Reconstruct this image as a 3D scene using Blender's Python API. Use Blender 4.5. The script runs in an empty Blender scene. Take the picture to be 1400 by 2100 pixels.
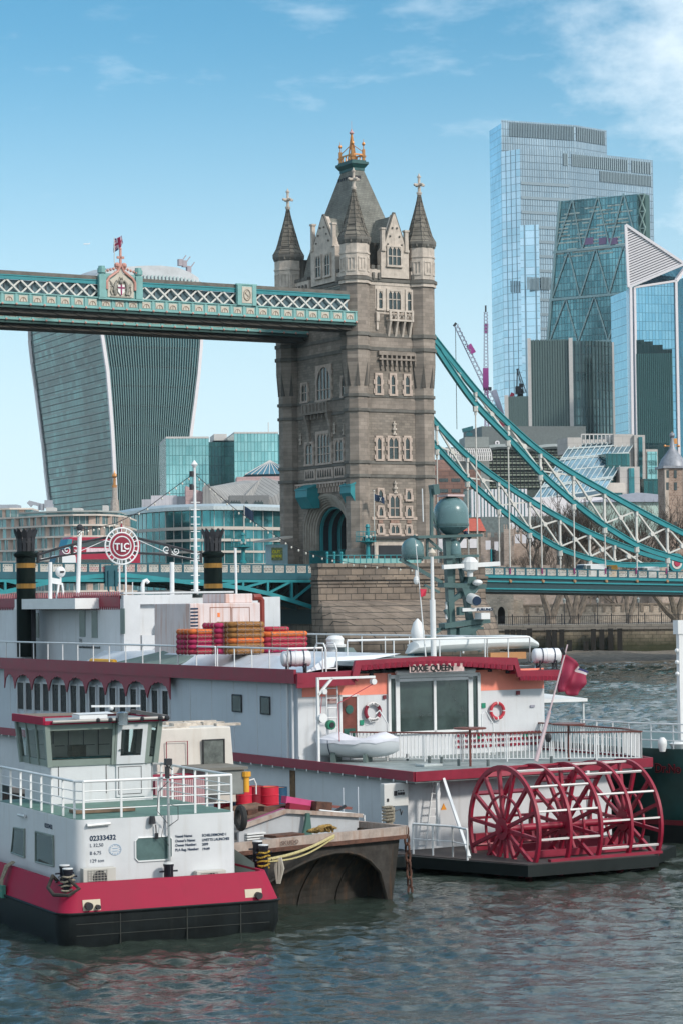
import bpy,math,random
from mathutils import Vector,Matrix
random.seed(7)
S = bpy.context.scene
COL = S.collection
R = math.radians
# ---------------------------------------------------------------- camera
FPX,CH,ROLL = 4900.0,10.6,0.013
PITCH = math.atan(175 / FPX)
cd = bpy.data.cameras.new("camera");cam = bpy.data.objects.new("camera",cd);COL.objects.link(cam);S.camera = cam
cd.sensor_fit = 'HORIZONTAL';cd.sensor_width = 24;cd.lens = 24 * FPX / 1400;cd.clip_start = 1;cd.clip_end = 20000
cam.matrix_world = Matrix.Translation((0,0,CH)) @ Matrix.Rotation(math.pi / 2 + PITCH,4,'X') @ Matrix.Rotation(-ROLL,4,'Z')
# ---------------------------------------------------------------- world and sun
SUN_EL,SUN_AZ = 34,128
W = bpy.data.worlds.new("World");S.world = W;W.use_nodes = True
nt = W.node_tree;nt.nodes.clear();N = nt.nodes.new;Lk = nt.links.new
out = N('ShaderNodeOutputWorld');bg = N('ShaderNodeBackground');Lk(bg.outputs[0],out.inputs[0])
sky = N('ShaderNodeTexSky');sky.sky_type = 'NISHITA';sky.sun_disc = False
sky.sun_elevation = R(SUN_EL);sky.sun_rotation = R(SUN_AZ);sky.air_density = 1.0;sky.dust_density = 0.6;sky.ozone_density = 1.6
tc = N('ShaderNodeTexCoord');sp = N('ShaderNodeSeparateXYZ');Lk(tc.outputs['Generated'],sp.inputs[0])
def wmath(op,a,b=None,c=None):
 n = N('ShaderNodeMath');n.operation = op
 for i,v in enumerate((a,b,c)):
  if v is None: continue
  if isinstance(v,(int,float)): n.inputs[i].default_value = v
  else: Lk(v,n.inputs[i])
 return n.outputs[0]
def wnoise(scale,detail,sx,sz,rough=.55):
 m = N('ShaderNodeMapping');Lk(tc.outputs['Generated'],m.inputs[0]);m.inputs['Scale'].default_value = (sx,sx,sz)
 m.inputs['Location'].default_value = (3.1,0.4,1.7)
 n = N('ShaderNodeTexNoise');Lk(m.outputs[0],n.inputs['Vector']);n.inputs['Scale'].default_value = scale
 n.inputs['Detail'].default_value = detail;n.inputs['Roughness'].default_value = rough;return n.outputs['Fac']
big = wnoise(11,9,1,1.9,.62);wis = wnoise(20,7,1,3.2,.6)
# bank of bright cloud in the upper right of the view and behind the camera
t1 = wmath('MULTIPLY_ADD',sp.outputs[0],9.5,-1.26)
t2 = wmath('MULTIPLY_ADD',sp.outputs[2],3.2,-0.35)
band = wmath('ADD',wmath('ADD',t1,t2),wmath('MULTIPLY_ADD',big,2.3,-1.12))
m1 = N('ShaderNodeMapRange');m1.interpolation_type = 'SMOOTHSTEP';Lk(band,m1.inputs[0]);m1.inputs[1].default_value = -0.3;m1.inputs[2].default_value = 0.55;m1.inputs[4].default_value = 0.9
m2 = N('ShaderNodeMapRange');m2.interpolation_type = 'SMOOTHSTEP';Lk(wis,m2.inputs[0]);m2.inputs[1].default_value = 0.5;m2.inputs[2].default_value = 0.78;m2.inputs[4].default_value = 0.34
hz = N('ShaderNodeMapRange');hz.interpolation_type = 'SMOOTHSTEP';Lk(sp.outputs[2],hz.inputs[0]);hz.inputs[1].default_value = 0.25;hz.inputs[2].default_value = 0.03;hz.inputs[4].default_value = 0.78
back = N('ShaderNodeMapRange');back.interpolation_type = 'SMOOTHSTEP';Lk(sp.outputs[1],back.inputs[0]);back.inputs[1].default_value = 0.5;back.inputs[2].default_value = -0.3;back.inputs[4].default_value = 0.75
tot = wmath('MAXIMUM',wmath('MAXIMUM',m1.outputs[0],m2.outputs[0]),wmath('MAXIMUM',hz.outputs[0],back.outputs[0]))
mx = N('ShaderNodeMix');mx.data_type = 'RGBA';Lk(tot,mx.inputs[0])
tint = N('ShaderNodeMix');tint.data_type = 'RGBA';tint.blend_type = 'MULTIPLY';tint.inputs[0].default_value = 1
Lk(sky.outputs[0],tint.inputs[6]);tint.inputs[7].default_value = (0.48,0.98,1.07,1)
Lk(tint.outputs[2],mx.inputs[6]);mx.inputs[7].default_value = (7.4,8.5,9.3,1)
Lk(mx.outputs[2],bg.inputs[0]);bg.inputs[1].default_value = 0.10
sl = bpy.data.lights.new("sun",'SUN');so = bpy.data.objects.new("sun",sl);COL.objects.link(so)
sl.energy = 2.3;sl.angle = R(7);sl.color = (1.0,0.93,0.84)
az,el = R(SUN_AZ),R(SUN_EL)
sv = Vector((math.sin(az) * math.cos(el),math.cos(az) * math.cos(el),math.sin(el)))
so.rotation_euler = sv.to_track_quat('Z','Y').to_euler()
S.view_settings.view_transform = 'Standard';S.view_settings.look = 'None';S.view_settings.exposure = 0.36;S.view_settings.gamma = 1
S.cycles.max_bounces = 5;S.cycles.diffuse_bounces = 2;S.cycles.glossy_bounces = 3;S.cycles.transparent_max_bounces = 8;S.cycles.volume_bounces = 0
S.cycles.use_denoising = True;S.cycles.caustics_reflective = False;S.cycles.caustics_refractive = False
# ---------------------------------------------------------------- pixel <-> place
cr,sr,cp,spt = math.cos(ROLL),math.sin(ROLL),math.cos(PITCH),math.sin(PITCH)
def ray(px,py):
 x,y = px - 700,1050 - py
 X = x * cr + y * sr;Y = -x * sr + y * cr
 d = (X,FPX * cp - Y * spt,FPX * spt + Y * cp)
 return (d[0] / d[1],1.0,d[2] / d[1])
def at(px,py,D):
 d = ray(px,py);return (d[0] * D,D,CH + d[2] * D)
def atz(px,py,z):
 d = ray(px,py);t = (z - CH) / d[2];return (d[0] * t,t,z)
class Fr:
 def __init__(s,o,deg):
  s.o = (o[0],o[1]);s.deg = deg;p = R(deg);s.u = (math.cos(p),math.sin(p));s.v = (-math.sin(p),math.cos(p))
 def B(s,px,py,b):
  d = ray(px,py);t = (b + s.o[0] * s.v[0] + s.o[1] * s.v[1]) / (d[0] * s.v[0] + d[1] * s.v[1])
  return ((d[0] * t - s.o[0]) * s.u[0] + (t - s.o[1]) * s.u[1],CH + d[2] * t)
 def A(s,px,py,a):
  d = ray(px,py);t = (a + s.o[0] * s.u[0] + s.o[1] * s.u[1]) / (d[0] * s.u[0] + d[1] * s.u[1])
  return ((d[0] * t - s.o[0]) * s.v[0] + (t - s.o[1]) * s.v[1],CH + d[2] * t)
 def Z(s,px,py,z):
  q = atz(px,py,z);return ((q[0] - s.o[0]) * s.u[0] + (q[1] - s.o[1]) * s.u[1],(q[0] - s.o[0]) * s.v[0] + (q[1] - s.o[1]) * s.v[1])
 def loc(s,x,y):
  return ((x - s.o[0]) * s.u[0] + (y - s.o[1]) * s.u[1],(x - s.o[0]) * s.v[0] + (y - s.o[1]) * s.v[1])
 def w(s,a,b): return (s.o[0] + a * s.u[0] + b * s.v[0],s.o[1] + a * s.u[1] + b * s.v[1])
# ---------------------------------------------------------------- mesh builder
EACH = {'wall_pier','carved_panel','roof_plant_room','funnel_gold_ring','ashlar_band','safety_sign','alarm_panel','drain_pipe','dormer_window','building_window','lodging_window','turret_window','signal_lamp','roof_lamp','drain_opening','crenel','chock','console_screen','ring_band','turret_corbel','white_exhaust_trunk','kiosk_opening','roof_plant','purple_blind','carved_relief','window','quoin','roof_vent','facade_fin','white_fin'}
class MB:
 def __init__(s): s.V = [];s.F = [];s.P = []
 def add(s,V,F):
  s.P.append((len(s.V),len(s.F)));n = len(s.V);s.V += [tuple(v) for v in V];s.F += [tuple(i + n for i in f) for f in F];return s
 def box(s,x0,x1,y0,y1,z0,z1):
  if x0 > x1: x0,x1 = x1,x0
  if y0 > y1: y0,y1 = y1,y0
  if z0 > z1: z0,z1 = z1,z0
  return s.add([(x0,y0,z0),(x1,y0,z0),(x1,y1,z0),(x0,y1,z0),(x0,y0,z1),(x1,y0,z1),(x1,y1,z1),(x0,y1,z1)],
                     [(0,3,2,1),(4,5,6,7),(0,1,5,4),(1,2,6,5),(2,3,7,6),(3,0,4,7)])
 def bar(s,p,q,w,h=None,up=(0,0,1)):
  h = h or w;p = Vector(p);q = Vector(q);d = q - p
  if d.length < 1e-6: return s
  d.normalize();upv = Vector(up)
  if abs(d.dot(upv)) > .99: upv = Vector((1,0,0))
  a = d.cross(upv).normalized();b = a.cross(d).normalized()
  V = []
  for c in (p,q):
   for i,j in ((-1,-1),(1,-1),(1,1),(-1,1)): V.append(c + a * (i * w / 2) + b * (j * h / 2))
  return s.add(V,[(0,3,2,1)[::-1],(4,5,6,7)[::-1],(0,1,5,4)[::-1],(1,2,6,5)[::-1],(2,3,7,6)[::-1],(3,0,4,7)[::-1]])
 def tube(s,p,q,r,r2=None,n=8,cap=True):
  r2 = r if r2 is None else r2;p = Vector(p);q = Vector(q);d = (q - p)
  if d.length < 1e-6: return s
  d.normalize();a = d.orthogonal().normalized();b = d.cross(a)
  V = []
  for c,rr in ((p,r),(q,r2)):
   for k in range(n): t = 2 * math.pi * k / n;V.append(c + a * (rr * math.cos(t)) + b * (rr * math.sin(t)))
  F = [(k,(k + 1) % n,n + (k + 1) % n,n + k) for k in range(n)]
  if cap: F += [tuple(range(n))[::-1],tuple(range(n,2 * n))]
  return s.add(V,F)
 def path(s,P,r,n=6,closed=False):
  P = [Vector(p) for p in P];m = len(P);V = [];prev = None
  for i,p in enumerate(P):
   d = (P[(i + 1) % m] - P[i - 1]) if closed else (P[min(i + 1,m - 1)] - P[max(i - 1,0)])
   if d.length < 1e-9: d = Vector((0,0,1))
   d.normalize()
   a = d.orthogonal().normalized() if prev is None else (prev - d * prev.dot(d)).normalized()
   prev = a;b = d.cross(a);rr = r[i] if isinstance(r,(list,tuple)) else r
   for k in range(n): t = 2 * math.pi * k / n;V.append(p + a * (rr * math.cos(t)) + b * (rr * math.sin(t)))
  F = []
  for i in range(m if closed else m - 1):
   j = (i + 1) % m
   for k in range(n): F.append((i * n + k,i * n + (k + 1) % n,j * n + (k + 1) % n,j * n + k))
  if not closed: F += [tuple(range(n))[::-1],tuple(range((m - 1) * n,m * n))]
  return s.add(V,F)
 def prism(s,poly,z0,z1,top=None):
  n = len(poly);t = top or poly
  V = [(x,y,z0) for x,y in poly] + [(x,y,z1) for x,y in t]
  return s.add(V,[tuple(range(n))[::-1],tuple(range(n,2 * n))] + [(k,(k + 1) % n,n + (k + 1) % n,n + k) for k in range(n)])
 def slab(s,poly,axis,d0,d1):
  n = len(poly)
  f = (lambda a,z,d: (d,a,z)) if axis == 'x' else (lambda a,z,d: (a,d,z))
  V = [f(a,z,d0) for a,z in poly] + [f(a,z,d1) for a,z in poly]
  return s.add(V,[tuple(range(n)),tuple(range(n,2 * n))[::-1]] + [(k,n + k,n + (k + 1) % n,(k + 1) % n) for k in range(n)])
 def ngon(s,c,r,z0,z1,n=8,rot=None,r1=None):
  rot = math.pi / n if rot is None else rot;r1 = r if r1 is None else r1;k = 1 / math.cos(math.pi / n)
  P = lambda q: [(c[0] + q * k * math.cos(rot + 2 * math.pi * i / n),c[1] + q * k * math.sin(rot + 2 * math.pi * i / n)) for i in range(n)]
  return s.prism(P(r),z0,z1,P(r1))
 def lathe(s,c,prof,n=16,rot=0):
  V = [];m = len(prof)
  for r,z in prof:
   for k in range(n): t = rot + 2 * math.pi * k / n;V.append((c[0] + r * math.cos(t),c[1] + r * math.sin(t),c[2] + z))
  F = [(i * n + k,i * n + (k + 1) % n,(i + 1) * n + (k + 1) % n,(i + 1) * n + k) for i in range(m - 1) for k in range(n)]
  F += [tuple(range(n))[::-1],tuple(range((m - 1) * n,m * n))]
  return s.add(V,F)
 def loft(s,rings,closed=True,cap=True):
  n = len(rings[0]);V = [p for r in rings for p in r];F = []
  for i in range(len(rings) - 1):
   for k in range(n if closed else n - 1): F.append((i * n + k,i * n + (k + 1) % n,(i + 1) * n + (k + 1) % n,(i + 1) * n + k))
  if cap and closed: F += [tuple(range(n))[::-1],tuple(range((len(rings) - 1) * n,len(rings) * n))]
  return s.add(V,F)
 def quad(s,*P): return s.add(P,[tuple(range(len(P)))])
 def ball(s,c,r,sx=1,sy=1,sz=1,n=10,m=6):
  V = [(c[0],c[1],c[2] - r * sz)]
  for i in range(1,m):
   t = math.pi * i / m
   for k in range(n): p = 2 * math.pi * k / n;V.append((c[0] + r * sx * math.sin(t) * math.cos(p),c[1] + r * sy * math.sin(t) * math.sin(p),c[2] - r * sz * math.cos(t)))
  V.append((c[0],c[1],c[2] + r * sz));F = [(0,1 + (k + 1) % n,1 + k) for k in range(n)]
  for i in range(m - 2):
   for k in range(n): F.append((1 + i * n + k,1 + i * n + (k + 1) % n,1 + (i + 1) * n + (k + 1) % n,1 + (i + 1) * n + k))
  L = len(V) - 1;F += [(1 + (m - 2) * n + k,1 + (m - 2) * n + (k + 1) % n,L) for k in range(n)]
  return s.add(V,F)
 def xf(s,M):
  s.V = [tuple(M @ Vector(v)) for v in s.V];return s
 def build(s,name,mat,parent=None,smooth=False,bevel=0,recalc=True,label=None):
  if name in EACH and 1 < len(s.P) <= 100 and parent is not None:
   ends = s.P[1:] + [(len(s.V),len(s.F))]
   for (v0,f0),(v1,f1) in zip(s.P,ends):
    q = MB();q.V = s.V[v0:v1];q.F = [tuple(i - v0 for i in f) for f in s.F[f0:f1]];r = q.build(name,mat,parent,smooth,bevel,recalc,label)
   return r
  me = bpy.data.meshes.new(name);me.from_pydata(s.V,[],s.F)
  if recalc:
   import bmesh
   bm = bmesh.new();bm.from_mesh(me);bmesh.ops.recalc_face_normals(bm,faces=bm.faces);bm.to_mesh(me);bm.free()
  me.materials.append(mat)
  if smooth:
   me.polygons.foreach_set('use_smooth',[True] * len(me.polygons));me.set_sharp_from_angle(angle=R(smooth if smooth > 1 else 38))
  me.update();o = bpy.data.objects.new(name,me);COL.objects.link(o)
  if parent is not None: o.parent = parent
  if bevel:
   b = o.modifiers.new('bevel','BEVEL');b.width = bevel;b.segments = 2;b.limit_method = 'ANGLE'
  if label: o['label'] = label
  return o
def tag(o,label,cat,group=None):
 o['label'] = label;o['category'] = cat
 if group: o['group'] = group
 return o
def thing(name,label,cat,fr=None,loc=None,deg=None,group=None):
 o = bpy.data.objects.new(name,None);COL.objects.link(o);o.empty_display_size = .5
 if fr is not None: o.location = (fr.o[0],fr.o[1],0);o.rotation_euler = (0,0,R(fr.deg))
 if loc is not None: o.location = loc
 if deg is not None: o.rotation_euler = (0,0,R(deg))
 return tag(o,label,cat,group)
def struct(o): o['kind'] = 'structure';return o
def dup(root,loc=None,rot=None,label=None):
 r = root.copy();COL.objects.link(r)
 if loc is not None: r.location = loc
 if rot is not None: r.rotation_euler = rot
 if label: r['label'] = label
 for ch in list(root.children):
  c = ch.copy();COL.objects.link(c);c.parent = r
  for g in list(ch.children):
   d = g.copy();COL.objects.link(d);d.parent = c
 return r
def text(name,s,size,mat,parent,M,depth=.004,bold=0.0,align='LEFT',sx=1,shear=0):
 cu = bpy.data.curves.new(name,'FONT');cu.body = s;cu.size = size;cu.extrude = depth;cu.offset = bold;cu.align_x = align;cu.shear = shear;cu.resolution_u = 3
 t = bpy.data.objects.new(name,cu);COL.objects.link(t)
 dg = bpy.context.evaluated_depsgraph_get();me = bpy.data.meshes.new_from_object(t.evaluated_get(dg))
 bpy.data.objects.remove(t);me.materials.clear();me.materials.append(mat)
 o = bpy.data.objects.new(name,me);COL.objects.link(o);o.parent = parent
 o.matrix_local = M @ Matrix.Diagonal((sx,1,1,1));return o
def face_mat(origin,right,up=(0,0,1)):
 r = Vector(right).normalized();u = Vector(up).normalized();n = r.cross(u)
 m = Matrix((r,u,n)).transposed().to_4x4();m.translation = Vector(origin);return m
# ---------------------------------------------------------------- materials
def newmat(name):
 m = bpy.data.materials.new(name);m.use_nodes = True;t = m.node_tree;b = t.nodes['Principled BSDF'];return m,t,b
def c4(c): return (c[0],c[1],c[2],1)
def pm(name,col,rough=.5,metal=0,var=.12,vs=1.5,bump=0,bs=20,col2=None,streak=0,scol=(.25,.12,.06),spec=.5,thr=.55):
 m,t,b = newmat(name);n = t.nodes.new;l = t.links.new
 tc = n('ShaderNodeTexCoord')
 no = n('ShaderNodeTexNoise');no.inputs['Scale'].default_value = vs;no.inputs['Detail'].default_value = 6;no.inputs['Roughness'].default_value = .65;l(tc.outputs['Object'],no.inputs['Vector'])
 mix = n('ShaderNodeMix');mix.data_type = 'RGBA'
 mr = n('ShaderNodeMapRange');l(no.outputs['Fac'],mr.inputs[0]);mr.inputs[1].default_value = .32;mr.inputs[2].default_value = .68;l(mr.outputs[0],mix.inputs[0])
 mix.inputs[6].default_value = c4([x * (1 - var) for x in col]);mix.inputs[7].default_value = c4(col2 or [min(1,x * (1 + var)) for x in col])
 res = mix.outputs[2]
 if streak:
  mp = n('ShaderNodeMapping');mp.inputs['Scale'].default_value = (3.2,3.2,.22);l(tc.outputs['Object'],mp.inputs[0])
  sn = n('ShaderNodeTexNoise');sn.inputs['Scale'].default_value = 1.6;sn.inputs['Detail'].default_value = 5;l(mp.outputs[0],sn.inputs['Vector'])
  r2 = n('ShaderNodeMapRange');l(sn.outputs['Fac'],r2.inputs[0]);r2.inputs[1].default_value = thr;r2.inputs[2].default_value = thr + .25;r2.inputs[4].default_value = streak
  m2 = n('ShaderNodeMix');m2.data_type = 'RGBA';l(r2.outputs[0],m2.inputs[0]);l(res,m2.inputs[6]);m2.inputs[7].default_value = c4(scol);res = m2.outputs[2]
 l(res,b.inputs['Base Color'])
 rr = n('ShaderNodeMapRange');l(no.outputs['Fac'],rr.inputs[0]);rr.inputs[3].default_value = max(0,rough - .08);rr.inputs[4].default_value = min(1,rough + .1);l(rr.outputs[0],b.inputs['Roughness'])
 b.inputs['Metallic'].default_value = metal;b.inputs['Specular IOR Level'].default_value = spec
 if bump:
  bn = n('ShaderNodeTexNoise');bn.inputs['Scale'].default_value = bs;bn.inputs['Detail'].default_value = 4;l(tc.outputs['Object'],bn.inputs['Vector'])
  bu = n('ShaderNodeBump');bu.inputs['Strength'].default_value = bump;bu.inputs['Distance'].default_value = .05;l(bn.outputs['Fac'],bu.inputs['Height']);l(bu.outputs[0],b.inputs['Normal'])
 return m
def hz_vec(t,dx=1.0,dy=1.0):
 n = t.nodes.new;l = t.links.new
 tc = n('ShaderNodeTexCoord');s = n('ShaderNodeSeparateXYZ');l(tc.outputs['Object'],s.inputs[0])
 a = n('ShaderNodeMath');a.operation = 'ADD';l(s.outputs[0],a.inputs[0]);l(s.outputs[1],a.inputs[1])
 c = n('ShaderNodeCombineXYZ');l(a.outputs[0],c.inputs[0]);l(s.outputs[2],c.inputs[1]);return tc,c.outputs[0]
def stone(name,c1,c2,cm,bw=1.0,bh=.45,mortar=.03,rough=.9,var=.5,bump=.5,bias=0,squash=1,offset=.5,metal=0,dirt=.35,spec=.3,zdirt=None,dcol=None):
 m,t,b = newmat(name);n = t.nodes.new;l = t.links.new;tc,v = hz_vec(t)
 br = n('ShaderNodeTexBrick');br.offset = offset;l(v,br.inputs['Vector']);br.inputs['Scale'].default_value = 1
 br.inputs['Color1'].default_value = c4(c1);br.inputs['Color2'].default_value = c4(c2);br.inputs['Mortar'].default_value = c4(cm)
 br.inputs['Mortar Size'].default_value = mortar;br.inputs['Brick Width'].default_value = bw;br.inputs['Row Height'].default_value = bh;br.inputs['Bias'].default_value = bias;br.inputs['Mortar Smooth'].default_value = .2
 no = n('ShaderNodeTexNoise');no.inputs['Scale'].default_value = .35;no.inputs['Detail'].default_value = 7;no.inputs['Roughness'].default_value = .7;l(tc.outputs['Object'],no.inputs['Vector'])
 mr = n('ShaderNodeMapRange');l(no.outputs['Fac'],mr.inputs[0]);mr.inputs[1].default_value = .35;mr.inputs[2].default_value = .7;mr.inputs[3].default_value = 1 - dirt;mr.inputs[4].default_value = 1 + dirt * .5
 mx = n('ShaderNodeMix');mx.data_type = 'RGBA';mx.blend_type = 'MULTIPLY';mx.inputs[0].default_value = 1;l(br.outputs[0],mx.inputs[6]);l(mr.outputs[0],mx.inputs[7])
 res = mx.outputs[2]
 if zdirt:
  sp = n('ShaderNodeSeparateXYZ');l(tc.outputs['Object'],sp.inputs[0]);zn = n('ShaderNodeMath');zn.operation = 'MULTIPLY_ADD';l(no.outputs['Fac'],zn.inputs[0]);zn.inputs[1].default_value = 1.6;l(sp.outputs[2],zn.inputs[2])
  zr = n('ShaderNodeMapRange');l(zn.outputs[0],zr.inputs[0]);zr.inputs[1].default_value = zdirt[1];zr.inputs[2].default_value = zdirt[0];zr.inputs[4].default_value = .9
  m3 = n('ShaderNodeMix');m3.data_type = 'RGBA';l(zr.outputs[0],m3.inputs[0]);l(res,m3.inputs[6]);m3.inputs[7].default_value = c4(dcol);res = m3.outputs[2]
 l(res,b.inputs['Base Color']);b.inputs['Roughness'].default_value = rough;b.inputs['Metallic'].default_value = metal;b.inputs['Specular IOR Level'].default_value = spec
 if bump:
  bu = n('ShaderNodeBump');bu.inputs['Strength'].default_value = bump;bu.inputs['Distance'].default_value = .04;bu.invert = True;l(br.outputs['Fac'],bu.inputs['Height']);l(bu.outputs[0],b.inputs['Normal'])
 return m
def grid(name,g1,g2,fr,cw,ch,m=.08,rough=.12,metal=.75,wob=.02,frr=.5,blot=.3,bs=.03):
 mt,t,b = newmat(name);n = t.nodes.new;l = t.links.new;tc,v = hz_vec(t)
 br = n('ShaderNodeTexBrick');br.offset = 0;l(v,br.inputs['Vector']);br.inputs['Scale'].default_value = 1
 br.inputs['Color1'].default_value = c4(g1);br.inputs['Color2'].default_value = c4(g2);br.inputs['Mortar'].default_value = c4(fr)
 br.inputs['Mortar Size'].default_value = m;br.inputs['Brick Width'].default_value = cw;br.inputs['Row Height'].default_value = ch;br.inputs['Mortar Smooth'].default_value = 0
 no = n('ShaderNodeTexNoise');no.inputs['Scale'].default_value = bs;no.inputs['Detail'].default_value = 5;l(tc.outputs['Object'],no.inputs['Vector'])
 mr = n('ShaderNodeMapRange');l(no.outputs['Fac'],mr.inputs[0]);mr.inputs[1].default_value = .35;mr.inputs[2].default_value = .65;mr.inputs[3].default_value = 1 - blot;mr.inputs[4].default_value = 1 + blot
 mx = n('ShaderNodeMix');mx.data_type = 'RGBA';mx.blend_type = 'MULTIPLY';mx.inputs[0].default_value = 1;l(br.outputs[0],mx.inputs[6]);l(mr.outputs[0],mx.inputs[7]);l(mx.outputs[2],b.inputs['Base Color'])
 b.inputs['Roughness'].default_value = rough
 me = n('ShaderNodeMapRange');l(br.outputs['Fac'],me.inputs[0]);me.inputs[3].default_value = metal;me.inputs[4].default_value = .1;l(me.outputs[0],b.inputs['Metallic'])
 w2 = n('ShaderNodeTexNoise');w2.inputs['Scale'].default_value = .6;l(tc.outputs['Object'],w2.inputs['Vector'])
 bu = n('ShaderNodeBump');bu.inputs['Strength'].default_value = 1;bu.inputs['Distance'].default_value = wob;l(w2.outputs['Fac'],bu.inputs['Height']);l(bu.outputs[0],b.inputs['Normal'])
 return mt
ST = stone('tower_granite',(.365,.305,.26),(.265,.225,.192),(.225,.19,.165),1.3,.52,.02,dirt=.32,bump=.15)
STR = stone('tower_rubble',(.325,.275,.232),(.215,.185,.158),(.19,.163,.14),.9,.36,.025,dirt=.32,bump=.2)
PALE = pm('portland_stone',(.55,.475,.41),.9,var=.22,vs=1.2,bump=.2,streak=.45,scol=(.17,.155,.14))
BAND = pm('weathered_string_stone',(.15,.14,.125),.9,var=.3,vs=.8)
PINK = pm('sandstone_dressing',(.50,.40,.34),.9,var=.2,vs=1.5,streak=.35,scol=(.22,.18,.15))
SLATE = stone('roof_slate',(.25,.245,.215),(.19,.19,.17),(.12,.12,.11),.5,.28,.02,dirt=.35,bump=.3)
SPIRE = stone('spire_stone',(.24,.215,.18),(.15,.135,.115),(.07,.065,.06),.8,.62,.05,dirt=.4)
GLS = pm('dark_window_glass',(.02,.035,.035),.08,0,var=.4,vs=.8,spec=.9)
TEAL = pm('bridge_teal_paint',(.015,.23,.26),.45,var=.15,vs=.5,streak=.25,scol=(.05,.12,.12))
TEALL = pm('bridge_pale_blue_paint',(.19,.40,.385),.5,var=.15,vs=.6,streak=.3,scol=(.12,.25,.24))
TEALD = pm('bridge_dark_blue_paint',(.012,.09,.12),.45,var=.2,vs=.5)
WHT = pm('bridge_white_paint',(.62,.60,.56),.5,var=.1,vs=1,streak=.25,scol=(.35,.3,.25))
GOLD = pm('gilding',(.60,.27,.09),.4,.5,var=.2)
PNK = pm('coral_paint',(.55,.27,.22),.5,var=.15)
IRON = pm('dark_iron',(.03,.03,.035),.5,.3,var=.3)
RUSTB = pm('dark_underside_metal',(.055,.05,.042),.8,var=.4,vs=.6)
# ================================================================ THE TOWER
T = Fr(at(735,1160,331)[:2],30)
L1,L2 = 10.7,19.0
zt = lambda py: T.B(735,py,0)[1]
TW = thing('bridge_tower','tall gothic stone bridge tower with four turrets and a steep slate roof','tower',T)
ZB = zt(1162);ZC = zt(575)
TC = [(0,0),(L1,0),(0,L2),(L1,L2)]
WP = -.6;WL = .25;WF = {'R': WP,'L': WL}
sL = [zt(y) for y in (976,948,841,811,714,686)]
zf0,zf1 = zt(792),zt(742)
# turrets
for i,c in enumerate(TC):
 m = MB()
 m.ngon(c,1.56,ZB - .2,zf0);m.ngon(c,1.56,zf0,zf1,r1=1.84);m.ngon(c,1.84,zf1,ZC)
 tu = m.build('turret',ST,TW)
 m = MB();m.ngon(c,1.72,ZB,ZB + 2.2);m.ngon(c,1.72,ZB + 2.2,ZB + 2.5,r1=1.56);m.build('turret_plinth',ST,tu)
 m = MB();m.ngon(c,1.9,ZC + .5,zt(486));m.ngon(c,2.0,ZC + 3.6,ZC + 3.85)
 for k in range(8):
  an = math.pi / 4 * k;ux,uy = math.cos(an),math.sin(an);tx,ty = -uy,ux
  for zz0,zz1 in ((ZC + 1.1,ZC + 1.35),(ZC + 2.9,ZC + 3.1)):
   p = Vector((c[0] + ux * 1.94,c[1] + uy * 1.94,(zz0 + zz1) / 2));m.bar(p - Vector((tx,ty,0)) * .55,p + Vector((tx,ty,0)) * .55,.12,zz1 - zz0)
  for sgn in (-.5,0,.5): m.bar((c[0] + ux * 1.94 + tx * sgn,c[1] + uy * 1.94 + ty * sgn,ZC + 1.2),(c[0] + ux * 1.94 + tx * sgn,c[1] + uy * 1.94 + ty * sgn,ZC + 3),.1,.1)
 m.build('turret_upper_stage',PALE,tu)
 m = MB();ze = zt(489);za = zt(389)
 m.ngon(c,1.9,ze - .9,ze - .35,r1=2.15);m.ngon(c,2.15,ze - .35,ze)
 for k in range(16):
  an = math.pi / 8 * k;m.box(c[0] + 2.05 * math.cos(an) - .12,c[0] + 2.05 * math.cos(an) + .12,c[1] + 2.05 * math.sin(an) - .12,c[1] + 2.05 * math.sin(an) + .12,ze - .75,ze - .3)
 m.build('turret_cornice',BAND,tu)
 m = MB();hh = za - ze;m.ngon(c,2.15,ze,ze + hh * .14,r1=1.62)
 prof = [(1.62,.14),(1.36,.27),(1.1,.42),(.84,.56),(.58,.71),(.3,.88),(.16,1)]
 for (r0,a0),(r1,a1) in zip(prof,prof[1:]): m.ngon(c,r0,ze + hh * a0,ze + hh * a1,r1=r1);m.ngon(c,r0 + .05,ze + hh * a0 - .05,ze + hh * a0 + .06)
 for k in range(8):
  an = math.pi / 4 * k + math.pi / 8;P = [(c[0] + 2.32 * math.cos(an),c[1] + 2.32 * math.sin(an),ze)] + [(c[0] + (r0 * 1.08 + .03) * math.cos(an),c[1] + (r0 * 1.08 + .03) * math.sin(an),ze + hh * a0) for r0,a0 in prof]
  m.path(P,.07,4)
 m.build('spire',SPIRE,tu)
 m = MB();m.ngon(c,.3,za,za + .2);m.ngon(c,.36,za + .2,za + .4);m.ngon(c,.2,za + .4,za + 1.2)
 for dx,dy in ((1,0),(0,1)): m.bar((c[0] - .75 * dx,c[1] - .75 * dy,za + 1.45),(c[0] + .75 * dx,c[1] + .75 * dy,za + 1.45),.3,.3)
 for dx,dy in ((1,0),(-1,0),(0,1),(0,-1)): m.ball((c[0] + .72 * dx,c[1] + .72 * dy,za + 1.45),.22,n=6,m=4)
 m.ngon(c,.17,za + 1.2,za + 2.5);m.ngon(c,.26,za + 2.5,za + 2.7);m.ngon(c,.17,za + 2.7,za + 3.1,r1=.03)
 m.build('spire_cross',PALE,tu)
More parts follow.
